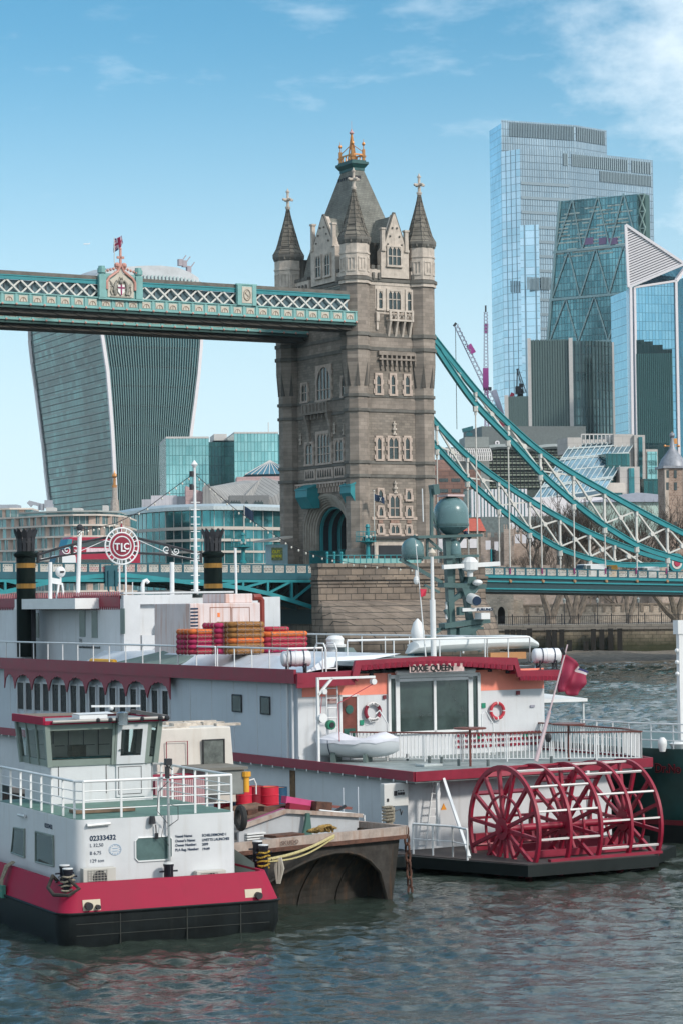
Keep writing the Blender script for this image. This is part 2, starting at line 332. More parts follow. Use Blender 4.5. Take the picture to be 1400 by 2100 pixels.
# walls: side faces solid,road faces pierced by the arch
bM = L2 / 2
w_in,z_sp = 4.6,zt(1085)
bM = 8.9;w_in = 4.5;ztop_arch = T.A(685,1038,1.0)[1];z_sp = T.A(660,1092,1.0)[1]
def arch_pts(w,top,n=14,zb=ZB - .2,sp_=None):
 sp_ = z_sp if sp_ is None else sp_
 P = [(bM + w,zb),(bM + w,sp_)]
 for k in range(1,n): t = math.pi * k / n;P.append((bM + w * math.cos(t),sp_ + (top - sp_) * math.sin(t)))
 return P + [(bM - w,sp_),(bM - w,zb)]
def arch_ring(m,w0,t0,w1,t1,x0,x1):
 A,B = arch_pts(w0,t0),arch_pts(w1,t1)
 for k in range(len(A) - 1):
  q = [A[k],A[k + 1],B[k + 1],B[k]];m.slab(q,'x',x0,x1)
m = MB()
A = arch_pts(w_in + 2.0,ztop_arch + 1.5,18)
zw = ZC + .3
for x0,x1 in ((WL,WL + 1.2),(L1 - .6,L1 + .6)):
 m.box(x0,x1,0,bM - w_in - 2,ZB - .2,zw);m.box(x0,x1,bM + w_in + 2,L2,ZB - .2,zw)
 for k in range(1,len(A) - 2):
  (s0,z0),(s1,z1) = A[k],A[k + 1]
  m.add([(x0,s0,z0),(x0,s1,z1),(x0,s1,zw),(x0,s0,zw),(x1,s0,z0),(x1,s1,z1),(x1,s1,zw),(x1,s0,zw)],
              [(0,3,2,1),(4,5,6,7),(0,1,5,4),(2,3,7,6)])
m.box(.6,L1 - .6,WP,WP + 1,ZB - .2,zw);m.box(.6,L1 - .6,L2 - .4,L2 + .6,ZB - .2,zw)
m.box(.3,L1 - .3,.2,L2 - .2,ztop_arch + 3.2,ZC - .2)
m.build('wall',STR,TW)
m = MB()
for k in range(5): arch_ring(m,w_in + .4 * k,ztop_arch + .3 * k,w_in + .4 * k + .4,ztop_arch + .3 * k + .3,WL + .7 - .2 * k,WL + 1.15)
arch_ring(m,w_in + 2.0,ztop_arch + 1.5,w_in + 2.25,ztop_arch + 1.8,WL - .25,WL + .2)
m.build('arch_moulding',pm('arch_stone',(.33,.29,.245),.9,var=.25,vs=.7),TW)
TUN = pm('arch_ceiling_paint',(.012,.02,.03),.8,var=.3)
m = MB();Q = arch_pts(w_in + .05,ztop_arch + .05,14);Q2 = arch_pts(w_in + .5,ztop_arch + .6,14)
for k in range(len(Q) - 1): m.slab([Q[k],Q[k + 1],Q2[k + 1],Q2[k]],'x',WL + 1.1,L1 - .65)
m.build('archway_vault',TUN,TW)
m = MB()
for k in range(7):
 x = 1.5 + k * 1.45;A1,A2 = arch_pts(w_in - .32,ztop_arch - .32),arch_pts(w_in + .03,ztop_arch + .03)
 for j in range(len(A1) - 1): m.slab([A1[j],A1[j + 1],A2[j + 1],A2[j]],'x',x,x + .38)
m.build('archway_rib',TEAL,TW)
m = MB()
for y0,y1 in ((bM + w_in - .42,bM + w_in - .05),(bM - w_in + .05,bM - w_in + .42)):
 m.box(WP + .3,L1 - .3,y0,y1,ZB - .1,ZB + 2.3);m.box(WP + .3,L1 - .3,y0 - .1,y1 + .1,ZB + 2.3,ZB + 2.5)
 for k in range(11): m.box(k,k + .12,y0 - .06,y1 + .06,ZB,ZB + 2.3)
m.build('archway_dado',pm('teal_dado_paint',(.01,.17,.19),.5),TW)
# string courses
def course(z,pr,h,name='string_course',mat=BAND,rr=1.6):
 m = MB()
 for c in TC: m.ngon(c,rr + pr,z - h / 2,z + h / 2)
 m.box(1,L1 - 1,WP - pr,WP + .3,z - h / 2 + .01,z + h / 2 - .01);m.box(WL - pr,WL + .3,1,L2 - 1,z - h / 2 + .01,z + h / 2 - .01)
 m.box(1,L1 - 1,L2 + .3,L2 + .6 + pr,z - h / 2 + .01,z + h / 2 - .01);m.box(L1 + .3,L1 + .6 + pr,1,L2 - 1,z - h / 2 + .01,z + h / 2 - .01)
 return m.build(name,mat,TW)
for z in sL[:4]: course(z,.16,.42);
for z in sL[4:]: course(z,.14,.5,rr=1.88)
course(ZC + .15,.28,.45,'cornice',rr=1.95);course(ZC - .3,.12,.5,'cornice',PALE,rr=1.95)
m = MB()
for z0,z1 in ((sL[0] + .25,sL[1] - .25),(sL[2] + .25,sL[3] - .25),(sL[4] + .25,sL[5] - .25)):
 m.box(1,L1 - 1,WP - .06,WP + .2,z0,z1);m.box(WL - .06,WL + .2,1,L2 - 1,z0,z1)
m.build('ashlar_band',ST,TW)
# turret corbel darts
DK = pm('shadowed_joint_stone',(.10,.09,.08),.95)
m = MB()
for c in TC:
 for k in range(8):
  an = math.pi / 4 * k + math.pi / 8;n_ = Vector((math.cos(an),math.sin(an),0));t_ = Vector((-n_.y,n_.x,0));b = Vector((c[0],c[1],0))
  q = [b + n_ * 2.0 + t_ * 0 + Vector((0,0,zf1 - .1)),b + n_ * 1.72 + t_ * .3 + Vector((0,0,zf0)),b + n_ * 1.72 - t_ * .3 + Vector((0,0,zf0))]
  m.add([*q,*[v - n_ * .25 for v in q]],[(0,1,2),(5,4,3),(0,3,4,1),(1,4,5,2),(2,5,3,0)])
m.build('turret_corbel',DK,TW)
# machicolation blocks on the right face
m = MB();x0,z1 = T.B(780,733,WP);x1,_ = T.B(848,733,WP)
for k in range(8):
 x = x0 + (x1 - x0) * k / 7;m.box(x - .13,x + .13,WP - .45,WP,z1 - 1.1,z1 + .35)
 m.box(x - .13,x + .13,WP - .25,WP,z1 - 1.7,z1 - 1.1)
m.box(x0 - .5,x1 + .5,WP - .5,WP,z1 - .35,z1 - .1);m.box(x0 - .5,x1 + .5,WP - .45,WP,z1 + .35,z1 + .9)
m.build('machicolation',ST,TW)
# ---- windows
def fmap(face,s,o,z): return (s,WP - o,z) if face == 'R' else (WL - o,s,z)
def fbox(m,face,s0,s1,o0,o1,z0,z1):
 if face == 'R': m.box(s0,s1,WP - o0,WP - o1,z0,z1)
 else: m.box(WL - o0,WL - o1,s0,s1,z0,z1)
def rect(face,x0,x1,y0,y1,sc=3.5,ox=540,oy=700,o=0):
 X0,X1,Y0,Y1 = x0 / sc + ox,x1 / sc + ox,y0 / sc + oy,y1 / sc + oy;ym = (Y0 + Y1) / 2;xm = (X0 + X1) / 2
 if face == 'R': a,b = T.B(X0,ym,WP - o)[0],T.B(X1,ym,WP - o)[0];z1,z0 = T.B(xm,Y0,WP - o)[1],T.B(xm,Y1,WP - o)[1]
 else: b,a = T.A(X0,ym,WL - o)[0],T.A(X1,ym,WL - o)[0];z1,z0 = T.A(xm,Y0,WL - o)[1],T.A(xm,Y1,WL - o)[1]
 return a,b,z0,z1
def window(face,r,lights=1,transom=.55,head=True,fw=.28,quoins=True,rows=1,arch=False,o=0,smat=PINK):
 s0,s1,z0,z1 = r;g = MB();fbox(g,face,s0,s1,o + .0,o + .05,z0,z1);w = g.build('window',GLS,TW)
 f = MB()
 fbox(f,face,s0 - fw,s0,o - .05,o + .22,z0 - .25,z1 + fw);fbox(f,face,s1,s1 + fw,o - .05,o + .22,z0 - .25,z1 + fw)
 fbox(f,face,s0,s1,o - .05,o + .22,z1,z1 + fw);fbox(f,face,s0 - fw - .1,s1 + fw + .1,o - .05,o + .3,z0 - .28,z0)
 if quoins:
  n = max(2,int((z1 - z0) / .55))
  for k in range(0,n,2):
   za,zb = z0 + (z1 - z0) * k / n,z0 + (z1 - z0) * (k + 1) / n
   fbox(f,face,s0 - fw - .2,s0 - fw,o - .05,o + .16,za,zb);fbox(f,face,s1 + fw,s1 + fw + .2,o - .05,o + .16,za,zb)
 f.build('window_surround',smat,w)
 q = MB();lw = (s1 - s0) / lights
 for k in range(1,lights): fbox(q,face,s0 + lw * k - .055,s0 + lw * k + .055,o + .05,o + .17,z0,z1)
 for t in ([transom] if isinstance(transom,float) else (transom or [])): fbox(q,face,s0,s1,o + .05,o + .15,z0 + (z1 - z0) * t - .06,z0 + (z1 - z0) * t + .06)
 if head:
  for k in range(lights):
   a = s0 + lw * k;c = a + lw / 2;h = min(lw * .9,.8)
   for e,d in ((a,1),(a + lw,-1)):
    P = [(e,z1),(e,z1 - h),(e + d * lw * .16,z1 - h * .45),(c,z1)]
    q.slab(P,'y' if face == 'R' else 'x',WF[face] - o - .05,WF[face] - o - .15)
 if arch:
  P = []
  for k in range(11): t = math.pi / 2 * k / 10;P.append((s0 + (s1 - s0) / 2 * (1 - math.cos(t)),z1 - (s1 - s0) * .62 * (1 - math.sin(t))))
  for sg in (0,1):
   for k in range(10):
    (a,b),(c,d) = P[k],P[k + 1]
    if sg: a,c = s0 + s1 - a,s0 + s1 - c
    q.slab([(a,b),(c,d),(c,z1),(a,z1)],'y' if face == 'R' else 'x',WF[face] - o - .05,WF[face] - o - .21)
 if q.V: q.build('window_tracery',smat,w)
 return w
def finial(face,px,py0,py1,w=.28,o=.15):
 f = T.B if face == 'R' else T.A;s,z1 = f(px,py0,WF[face]);_,z0 = f(px,py1,WF[face]);m = MB();h = z1 - z0
 c = fmap(face,s,o,0)
 for a,b,r in ((0,.12,w),(.12,.35,w * .5),(.35,.5,w),(.5,.75,w * .45),(.75,.85,w * .8),(.85,1,w * .3)): m.ngon(c,r,z0 + h * a,z0 + h * b,n=6)
 return m.build('finial',PALE,TW)
q = lambda *a: rect('R',*a,3.5,540,230)
for r,l in ((q(822,847,1285,1408),1),(q(893,978,1285,1416),3),(q(1028,1054,1290,1424),1)): window('R',r,l,.55,quoins=False,fw=.34,smat=PALE)
m = MB();a0,a1,z0,z1 = rect('R',812,1085,1250,1425,3.5,540,230);fbox(m,'R',a0 - .3,a1 + .3,-.1,.04,z0 - .5,z1 + .3)
a0,a1,z0,z1 = rect('R',880,1052,1428,1505,3.5,540,230)
b_ = MB();fbox(b_,'R',a0,a1,0,.95,z0,z0 + .25);fbox(b_,'R',a0,a1,.8,.95,z1 - .22,z1)
for k in range(4): s = a0 + (a1 - a0 - .3) * k / 3;fbox(b_,'R',s,s + .3,.78,.97,z0,z1)
for k in range(12): s = a0 + (a1 - a0) * (k + .5) / 12;e = .2 if k % 2 else -.2;b_.bar((s - e,WP - .87,z0 + .25),(s + e,WP - .87,z1 - .2),.09,.09)
for k in range(4):
 s = a0 + (a1 - a0 - .5) * k / 3
 b_.slab([(WP - .9,z0),(WP,z0),(WP,z0 - 2.3),(WP - .2,z0 - 2.1),(WP - .55,z0 - .9)],'x',s + .1,s + .4)
b_.build('balcony',PALE,TW)
for x0,x1 in ((800,822),(1075,1100)): a,b,z0,z1 = rect('R',x0,x1,1435,1560,3.5,540,230);fbox(m,'R',a,b,0,.4,z0 + 1.2,z1);fbox(m,'R',a + .1,b - .1,0,.25,z0,z0 + 1.2)
m.build('window_bay_surround',PALE,TW)
for x0,x1 in ((808,836),(912,938),(1014,1042)): window('R',rect('R',x0,x1,248 - (x1 > 1000) * -6 - 6,372 + (x1 > 900) * 6),1,.45,fw=.3)
for x0,x1,l in ((813,840,1),(896,962,2),(1014,1043,1)): window('R',rect('R',x0,x1,692,845),l,.45 if l == 1 else .55)
finial('R',806.5,864,892,.3)
window('R',rect('R',905,970,1108,1255),2,.4);finial('R',808.5,986,1012,.3)
for x0,x1,y0,y1 in ((822,850,1065,1128),(1024,1052,1070,1135),(824,852,1190,1252),(1026,1056,1192,1255),(826,850,1322,1375),(1028,1052,1328,1380)): window('R',rect('R',x0,x1,y0,y1),1,None,fw=.24)
window('R',rect('R',912,968,1320,1378),2,None)
m = MB()
a,b,z0,z1 = rect('R',776,1112,1260,1282);fbox(m,'R',a,b,0,.1,z0,z1)
a,b,z0,z1 = rect('R',776,1112,1384,1402);fbox(m,'R',a,b,0,.13,z0,z1)
m.build('ashlar_band',PINK,TW)
m = MB()
for x0,x1 in ((822,852),(908,970),(1026,1056)):
 a,b,z0,z1 = rect('R',x0,x1,1284,1306);fbox(m,'R',a,b,0,.16,z0,z1)
m.build('carved_panel',pm('reddish_carved_stone',(.30,.19,.15),.9,var=.4,vs=5),TW)
# road-facing side
lq = lambda *a: rect('L',*a)
window('L',lq(282,320,308,430),2,.5);window('L',lq(568,604,256,388),2,.5)
window('L',lq(392,488,185,415),4,[.3],fw=.35,arch=True,head=False)
window('L',lq(310,360,735,882),2,.5);window('L',lq(524,575,708,856),2,.5)
window('L',lq(395,488,662,872),4,[.55,.3],fw=.4)
b_ = MB();y0,y1,z0,z1 = lq(318,500,440,522)
fbox(b_,'L',y0,y1,0,1.0,z0,z0 + .3);fbox(b_,'L',y0,y1,.85,1.0,z1 - .2,z1)
for k in range(8): s = y0 + (y1 - y0 - .3) * k / 7;fbox(b_,'L',s,s + .28,.83,1.02,z0,z1)
for s in (y0 + .2,y1 - .8):
 b_.slab([(WL - .9,z0),(WL,z0),(WL,z0 - 4.6),(WL - .25,z0 - 4.2),(WL - .35,z0 - 2.2)],'y',s,s + .6)
for k in range(6): s = y0 + .9 + (y1 - y0 - 2.1) * k / 5;fbox(b_,'L',s,s + .22,.1,.7,z0 - .7,z0)
b_.build('balcony',ST,TW)
m = MB();y0,y1,z0,z1 = lq(305,588,908,988)
for a,b in ((0,.24),(.27,.7),(.73,1)): fbox(m,'L',y0 + (y1 - y0) * a,y0 + (y1 - y0) * b,0,.2,z0,z1)
m.build('carved_panel',PINK,TW)
m = MB()
for a,b,n in ((.02,.22,4),(.3,.67,6),(.75,.98,4)):
 for k in range(n):
  s = y0 + (y1 - y0) * (a + (b - a) * (k + .5) / n);w = (y1 - y0) * (b - a) / n * .3;m.slab([(s - w,z0 + .3),(s + w,z0 + .3),(s,z1 - .25)],'x',WL - .2,WL - .3)
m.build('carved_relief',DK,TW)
m = MB();y0,y1,z0,z1 = lq(248,618,1012,1100)
for k in range(19):
 s = y0 + (y1 - y0) * k / 18;fbox(m,'L',s - .15,s + .15,0,.55,z1 - .75,z1 - .25);fbox(m,'L',s - .15,s + .15,0,.3,z1 - 1.5,z1 - .75)
fbox(m,'L',y0,y1,0,.6,z1 - .25,z1)
m.build('machicolation',PINK,TW)
for pxs in ((232,316,1040,1200),(552,624,1010,1172)):
 y0,y1,z0,z1 = rect('L',*pxs,o=2.05);m = MB();ww = y1 - y0;
 P = [(WL - .05,z1),(WL - 2.05,z1 - .5),(WL - 2.1,z0 + 1.6),(WL - 1.1,z0),(WL - .05,z0)]
 m.slab(P,'y',y0 - .0,y1);m.slab([(WL,z1 + .5),(WL - 2.15,z1 - .42),(WL - 2.15,z1 - .6),(WL,z1 + .1)],'y',y0 - .1,y1 + .1)
 m.build('hoist_box',TEAL,TW)
for pxx,pyy in ((618,900),(594,912),(688,878),(706,880)): finial('L',pxx,pyy - 12,pyy + 12,.2)
# gables,parapets,roof
def gable(face,pk,xl,xr,yb,ys,wins,pins):
 f = T.B if face == 'R' else T.A;o = .45
 g = lambda x,y: f(x,y,WF[face] - o)
 ks,kz = g(*pk);sl,_ = g(xl,yb);sr_,_ = g(xr,yb);zs = g((xl + xr) / 2,ys)[1]
 if sl > sr_: sl,sr_ = sr_,sl
 mid = (sl + sr_) / 2;hw = (sr_ - sl) / 2;zb = ZC + .5
 P = [(sl,zb),(sr_,zb),(sr_,zs),(mid + hw * .78,zs + .6),(mid + .1,kz),(mid - .1,kz),(mid - hw * .78,zs + .6),(sl,zs)]
 ax = 'y' if face == 'R' else 'x';m = MB();m.slab(P,ax,WF[face] - o,WF[face] + .6);gb = m.build('gable',PALE,TW)
 m = MB()
 for sg in (-1,1):
  a = fmap(face,mid + sg * hw * .8,o - .2,zs + .6);b = fmap(face,mid,o - .2,kz + .2);m.bar(a,b,.3,.35)
 m.build('gable_coping',BAND,gb)
 m = MB();Q = [(mid - hw * .78,zb),(mid + hw * .78,zb),(mid + hw * .78,zs + .3),(mid,kz - .2),(mid - hw * .78,zs + .3)]
 m.slab(Q,ax,WF[face] + .6,WF[face] + 4.8);m.build('gable_roof',SLATE,gb)
 for sg,yy in zip((-1,1),pins):
  zz = g(xl,yy)[1];c = fmap(face,mid + sg * hw * .84,o - .1,0);m = MB();m.ngon(c,.27,zs + .1,zz,n=4);m.ngon(c,.38,zz - .25,zz,n=4);m.ngon(c,.34,zs,zs + .3,n=4);m.build('pinnacle',PALE,gb)
 for k in range(3):
  m = MB();zz = zs + 1.0 + (kz - zs) * .22 * k
  for sg in (-1,1):
   s = mid + sg * (hw * .5 - k * hw * .17);c = fmap(face,s,o + .08,zz);m.ball(c,.16,n=6,m=4)
  m.build('gable_ornament',BAND,gb)
 for w in wins:
  window(face,rect(face,*w[:4],3.5,540,230,o),w[4],.5,o=o + .03,quoins=False,fw=.22,smat=PALE,arch=w[5])
 return mid,zs,kz
gable('R',(806,438),781,838,573,516,[(890,978,968,1098,3,False)],(466,468))
gable('L',(663,442),638,688,593,510,[(382,418,1035,1185,2,False),(447,483,1020,1170,2,False)],(469,460))
m = MB()
pa,_ = T.B(779,560,WP);pb,_ = T.B(840,560,WP);zp = T.B(775,552,WP)[1]
for a,b in ((1.2,pa),(pb,L1 - 1.2)):
 m.box(a,b,WP - .25,WP + .25,ZC + .4,zp)
for a,b in ((1.2,T.A(690,580,WL)[0]),(T.A(636,590,WL)[0],L2 - 1.2)): m.box(WL - .25,WL + .25,a,b,ZC + .4,zp)
m.box(L1 + .3,L1 + .8,1,L2 - 1,ZC + .4,zp);m.box(1,L1 - 1,L2 + .3,L2 + .8,ZC + .4,zp)
m.build('parapet',PALE,TW)
m = MB()
for a,b in ((1.9,pa),(pb,L1 - 1.9)):
 n = 2
 for k in range(n): s = a + (b - a) * (k + .25) / n;m.box(s,s + (b - a) / n * .55,WP - .35,WP + .35,zp,zp + .55)
 for k in range(n): s = a + (b - a) * (k + .4) / n;m.box(s,s + .3,WP - .5,WP - .2,zp - 1.4,zp - .5)
ya,yb = T.A(636,590,WL)[0],L2 - 1.9
for k in range(4): s = ya + (yb - ya) * (k + .2) / 4;m.box(WL - .35,WL + .35,s,s + .8,zp,zp + .5);m.box(WL - .5,WL - .2,s + .2,s + .5,zp - 1.4,zp - .6)
for k in range(3): s = 2 + (T.A(690,580,WL)[0] - 2) * k / 3;m.box(WL - .35,WL + .35,s,s + .7,zp,zp + .5);m.box(WL - .5,WL - .2,s + .1,s + .4,zp - 1.4,zp - .6)
m.build('crenel',BAND,TW)
cx,cy = L1 / 2,L2 / 2
def rr(A,B): return [(cx - A / 2,cy - B / 2),(cx + A / 2,cy - B / 2),(cx + A / 2,cy + B / 2),(cx - A / 2,cy + B / 2)]
zr0,zr1 = ZC - .2,T.B(727,352,L2 / 2)[1]
m = MB();m.prism(rr(10.4,17.4),zr0,zr1,rr(1.7,3.6));m.prism(rr(10.5,17.6),zr0 - .5,zr0)
rf = m.build('roof',SLATE,TW)
m = MB();m.box(.6,L1 - .6,.8,3.0,ZC,ZC + 5.6);m.box(L1 - 3.2,L1 - .9,.8,3,ZC,ZC + 5);m.box(.8,3,L2 - 3,L2 - .8,ZC,ZC + 5);m.build('roof_plant_room',RUSTB,TW)
m = MB()
for k in range(6):
 for A_,zz in ((1.6,1.4),):
  s = -1.4 + 2.8 * k / 5;z = zr1 - 1.2;t = 1.2 / (zr1 - zr0);hx = (1.7 + 8.7 * t) / 2;hy = (3.6 + 13.8 * t) / 2
  m.box(cx - hx - .12,cx - hx + .15,cy + s * 1.25 - .16,cy + s * 1.25 + .16,z - .2,z + .25)
  if k < 3: m.box(cx + s * .5 - .15,cx + s * .5 + .15,cy - hy - .12,cy - hy + .15,z - .2,z + .25)
m.build('roof_vent',IRON,TW)
GRN = pm('dark_green_lead',(.015,.085,.085),.5,var=.3)
m = MB();z = zr1;m.prism(rr(1.9,3.8),z - .1,z + .3);m.prism(rr(2.0,3.9),z + .3,z + .8,rr(2.7,4.6));m.prism(rr(2.75,4.7),z + .8,z + 1.15);m.prism(rr(2.2,4.1),z + 1.15,z + 1.4)
m.build('roof_platform',GRN,TW)
zg = z + 1.4;m = MB()
zt2 = T.B(727,254,L2 / 2)[1]
for sx in (-1,1):
 for sy in (-1,1):
  c = (cx + sx * .9,cy + sy * 1.75);m.ngon(c,.2,zg,zg + 1.6,n=6);m.ngon(c,.32,zg + .5,zg + .7,n=6);m.ball((c[0],c[1],zg + 2.4),.28,n=6,m=4)
  m.tube((*c,zg + 1.6),(*c,zg + 3.1),.09,.03,5);m.bar((c[0],c[1],zg + 1.2),(cx,cy,zg + 2.6),.09,.09)
for s in range(5):
 yy = cy - 1.75 + 3.5 * s / 4
 for xx in (cx - .9,cx + .9): m.bar((xx,yy,zg),(xx + .0,yy + .3,zg + .9),.1);m.bar((xx,yy + .3,zg),(xx,yy,zg + .9),.1)
m.box(cx - .98,cx - .82,cy - 1.75,cy + 1.75,zg + .75,zg + .95);m.box(cx + .82,cx + .98,cy - 1.75,cy + 1.75,zg + .75,zg + .95);m.box(cx - .9,cx + .9,cy - 1.83,cy - 1.67,zg + .75,zg + .95)
for k in range(6): an = k * math.pi / 3;m.bar((cx + .6 * math.cos(an),cy + .8 * math.sin(an),zg),(cx,cy,zg + 4.4),.12,.12)
m.ngon((cx,cy),.17,zg,zg + 4.2,n=6,r1=.1)
cr_ = m.build('crown',GOLD,TW)
m = MB();m.tube((cx,cy,zg + 4.2),(cx,cy,zt2 - .8),.19,.11,6);m.tube((cx,cy,zt2 - .8),(cx,cy,zt2 + .4),.03,.02,4)
for h,r in ((.25,.34),(.5,.2),(.68,.36),(.82,.22),(.93,.28)): m.ball((cx,cy,zg + 4.2 + (zt2 - 1.6 - zg - 3.9) * h),r,sz=.7,n=8,m=5)
m.build('crown_finial',pm('faded_pink_finial',(.55,.33,.33),.5),TW)
# ================================================================ PIER
PF = pm('wet_pier',(.1,.1,.08),.8)
PST = stone('pier_granite',(.30,.235,.185),(.185,.15,.125),(.055,.05,.045),1.9,.85,.05,dirt=.35,zdirt=(3.0,6.0),dcol=(.035,.032,.024),bump=.8)
PR = thing('bridge_pier','massive granite bridge pier with rounded cutwater under the gothic tower','pier',T)
bf = -4.6
a0 = T.B(653,1158,bf)[0];a1 = T.B(994,1161,bf)[0];zp_ = T.B(735,1159,bf)[1];ac = (a0 + a1) / 2;hw = (a1 - a0) / 2
def nose(hw,l,b0,n=14,bk=26):
 P = [(ac - hw,b0)]
 for k in range(1,n): t = math.pi * k / n;P.append((ac - hw * math.cos(t),b0 - l * math.sin(t) ** .9))
 return P + [(ac + hw,b0),(ac + hw,bk),(ac - hw,bk)]
m = MB();m.prism([(a0,bf),(a1,bf),(a1,26),(-5.7,26),(-5.7,bf + 2.0),(a0,bf + 2.0)],-2,zp_);m.build('pier_shaft',PST,PR)
m = MB();rings = []
for l,h,z in ((9.5,0,-2),(9.3,0,4.6),(8.4,.05,6.4),(6.8,.4,7.8),(4.6,1.2,8.9),(2.6,2.2,9.7),(.6,3.2,10.1)):
 rings.append([(x,y,z) for x,y in nose(hw + .7 - h * .3,l,bf,16,bf + .6)])
m.loft(rings);cw = m.build('cutwater',PST,PR)
m = MB()
for z,p,h in ((zp_ - .25,.22,.5),(zp_ - 2.0,.3,.35),(zp_ - 2.5,.2,.35),(zp_ - 3.0,.12,.3)): m.box(a0 - p,a1 + p,bf - p,bf + 1.9,z,z + h)
m.build('pier_moulding',PST,PR)
m = MB()
for px in (793,878): a,z = T.B(px,1190,bf);m.box(a - .3,a + .3,bf - .15,bf - .05,z - .45,z + .45)
m.build('drain_opening',IRON,PR)
# shelter and railings on the pier top
KS = thing('pier_kiosk','low flat-roofed shelter with dark openings at the foot of the stone tower','kiosk',T)
b0 = -3.4;x0,zq = T.B(758,1105,b0);x1,_ = T.B(870,1105,b0);zq1 = T.B(800,1140,b0)[1]
m = MB();m.box(x0 + .3,x1,b0 + .2,b0 + 2.4,zp_,zq);m.build('kiosk_wall',PALE,KS)
m = MB();xa,_ = T.B(777,1125,b0);xb,_ = T.B(826,1125,b0);m.box(xa,xb,b0 + .12,b0 + .3,zp_ + .6,zq - .9);xa,_ = T.B(760,1125,b0);xb,_ = T.B(770,1125,b0);m.box(xa,xb,b0 + .12,b0 + .3,zp_ + .6,zq - .9);xa,_ = T.B(832,1125,b0);m.box(xa,x1 - .2,b0 + .12,b0 + .3,zp_ + .6,zq - .9);m.build('kiosk_opening',pm('kiosk_dark',(.012,.012,.016),.4),KS)
m = MB();m.box(x0,x1 + .3,b0 - .4,b0 + 2.8,zq,zq + .35);m.build('kiosk_roof',pm('kiosk_roof_felt',(.05,.05,.05),.8),KS)
BR = thing('blue_railing','bright turquoise railing panels along the top of the granite pier','railing',T)
m = MB();bb = bf + .5;xA = T.B(700,1150,bb)[0];xB = T.B(862,1150,bb)[0];m.box(xA,xB,bb,bb + .08,zp_ + .25,zp_ + .9)
m.build('railing_panel',TEALL,BR)
m = MB();m.tube((xA - 2.2,bb,zp_ + 1.35),(xB,bb,zp_ + 1.35),.05)
for k in range(14): x = xA + (xB - xA) * k / 13;m.box(x - .05,x + .05,bb - .05,bb + .1,zp_ + .25,zp_ + 1.4)
for x in (xA - 2.2,xA,xA - 1.1): m.ngon((x,bb),.14,zp_ + .2,zp_ + 1.5);m.ball((x,bb,zp_ + 1.65),.22,n=8,m=5)
m.build('railing_post',TEAL,BR)
# turquoise signal posts with round galleries
def signal_post(b,px,pyb,pyt,scale,label):
 a,z0 = T.B(px,pyb,b);_,z1 = T.B(px,pyt,b);q = thing('signal_post',label,'signal post',T,group='turquoise signal posts on the bridge');h = z1 - z0
 m = MB();m.lathe((a,b,z0),[(.5,0),(.5,.3),(.32,.5),(.26,h * .45),(.34,h * .47),(.95,h * .52),(.95,h * .55),(.3,h * .56),(.25,h * .9),(.36,h * .92),(.2,h)],10);m.build('post_column',TEAL,q,smooth=True)
 m = MB()
 for k in range(9): an = 2 * math.pi * k / 9;c = (a + 1.4 * math.cos(an) - .3,b + 1.2 * math.sin(an));m.tube((*c,z0 + h * .55),(*c,z0 + h * .8),.035,n=4)
 for t in (.67,.8): m.path([(a + 1.4 * math.cos(x) - .3,b + 1.2 * math.sin(x),z0 + h * t) for x in [2 * math.pi * k / 18 for k in range(18)]],.035,4,True)
 m.lathe((a - .3,b,z0 + h * .53),[(1.45,0),(1.45,.1),(.2,.1)],12);m.build('post_gallery',TEAL,q)
 m = MB()
 for dx in (-.45,.15): m.ball((a + dx,b - .4,z0 + h * .66),.22,n=8,m=5)
 m.build('signal_lamp',WHT,q);return q
signal_post(bf + 1.0,754,1152,1075,1,'turquoise signal post with railed gallery on top of the granite pier')
# thin flagpole with blue flag in front of the tower,plain white pole
NAVY = pm('navy_flag_cloth',(.01,.03,.07),.8)
def flag_mesh(m,a,b,z,L,Hh,ph=0,droop=.3,dirx=1):
 n = 8;V = []
 for j in range(n + 1):
  u = j / n
  for v in (0,.5,1): V.append((a + dirx * L * u,b + .18 * L * math.sin(u * 6 + ph),z - Hh * v - droop * Hh * u + .1 * Hh * math.sin(u * 5 + ph)))
 F = [(j * 3 + k,j * 3 + k + 1,j * 3 + k + 4,j * 3 + k + 3) for j in range(n) for k in range(2)]
 m.add(V,F);m.add([(x,y + .02,zz) for x,y,zz in V],[f[::-1] for f in F])
fp = thing('flagpole','white flagpole with small navy flag before the stone tower','flagpole',T)
bq = bf + 1.2;a,z0 = T.B(768,1150,bq);z1 = T.B(766.5,1008,bq)[1];m = MB();m.tube((a,bq,zp_),(a,bq,z1),.07,.05,6);m.ball((a,bq,z1 + .1),.12);m.build('pole',WHT,fp)
m = MB();flag_mesh(m,a,bq,T.B(767,1013,bq)[1],1.6,.9,0,.5);fl = m.build('flag',NAVY,fp)
m = MB();m.bar((a + .7,bq - .2,z1 - .75),(a + 1.0,bq - .28,z1 - 1.35),.12,.03);m.bar((a + 1.0,bq - .22,z1 - .75),(a + .7,bq - .28,z1 - 1.35),.12,.03);m.build('flag_emblem',WHT,fl)
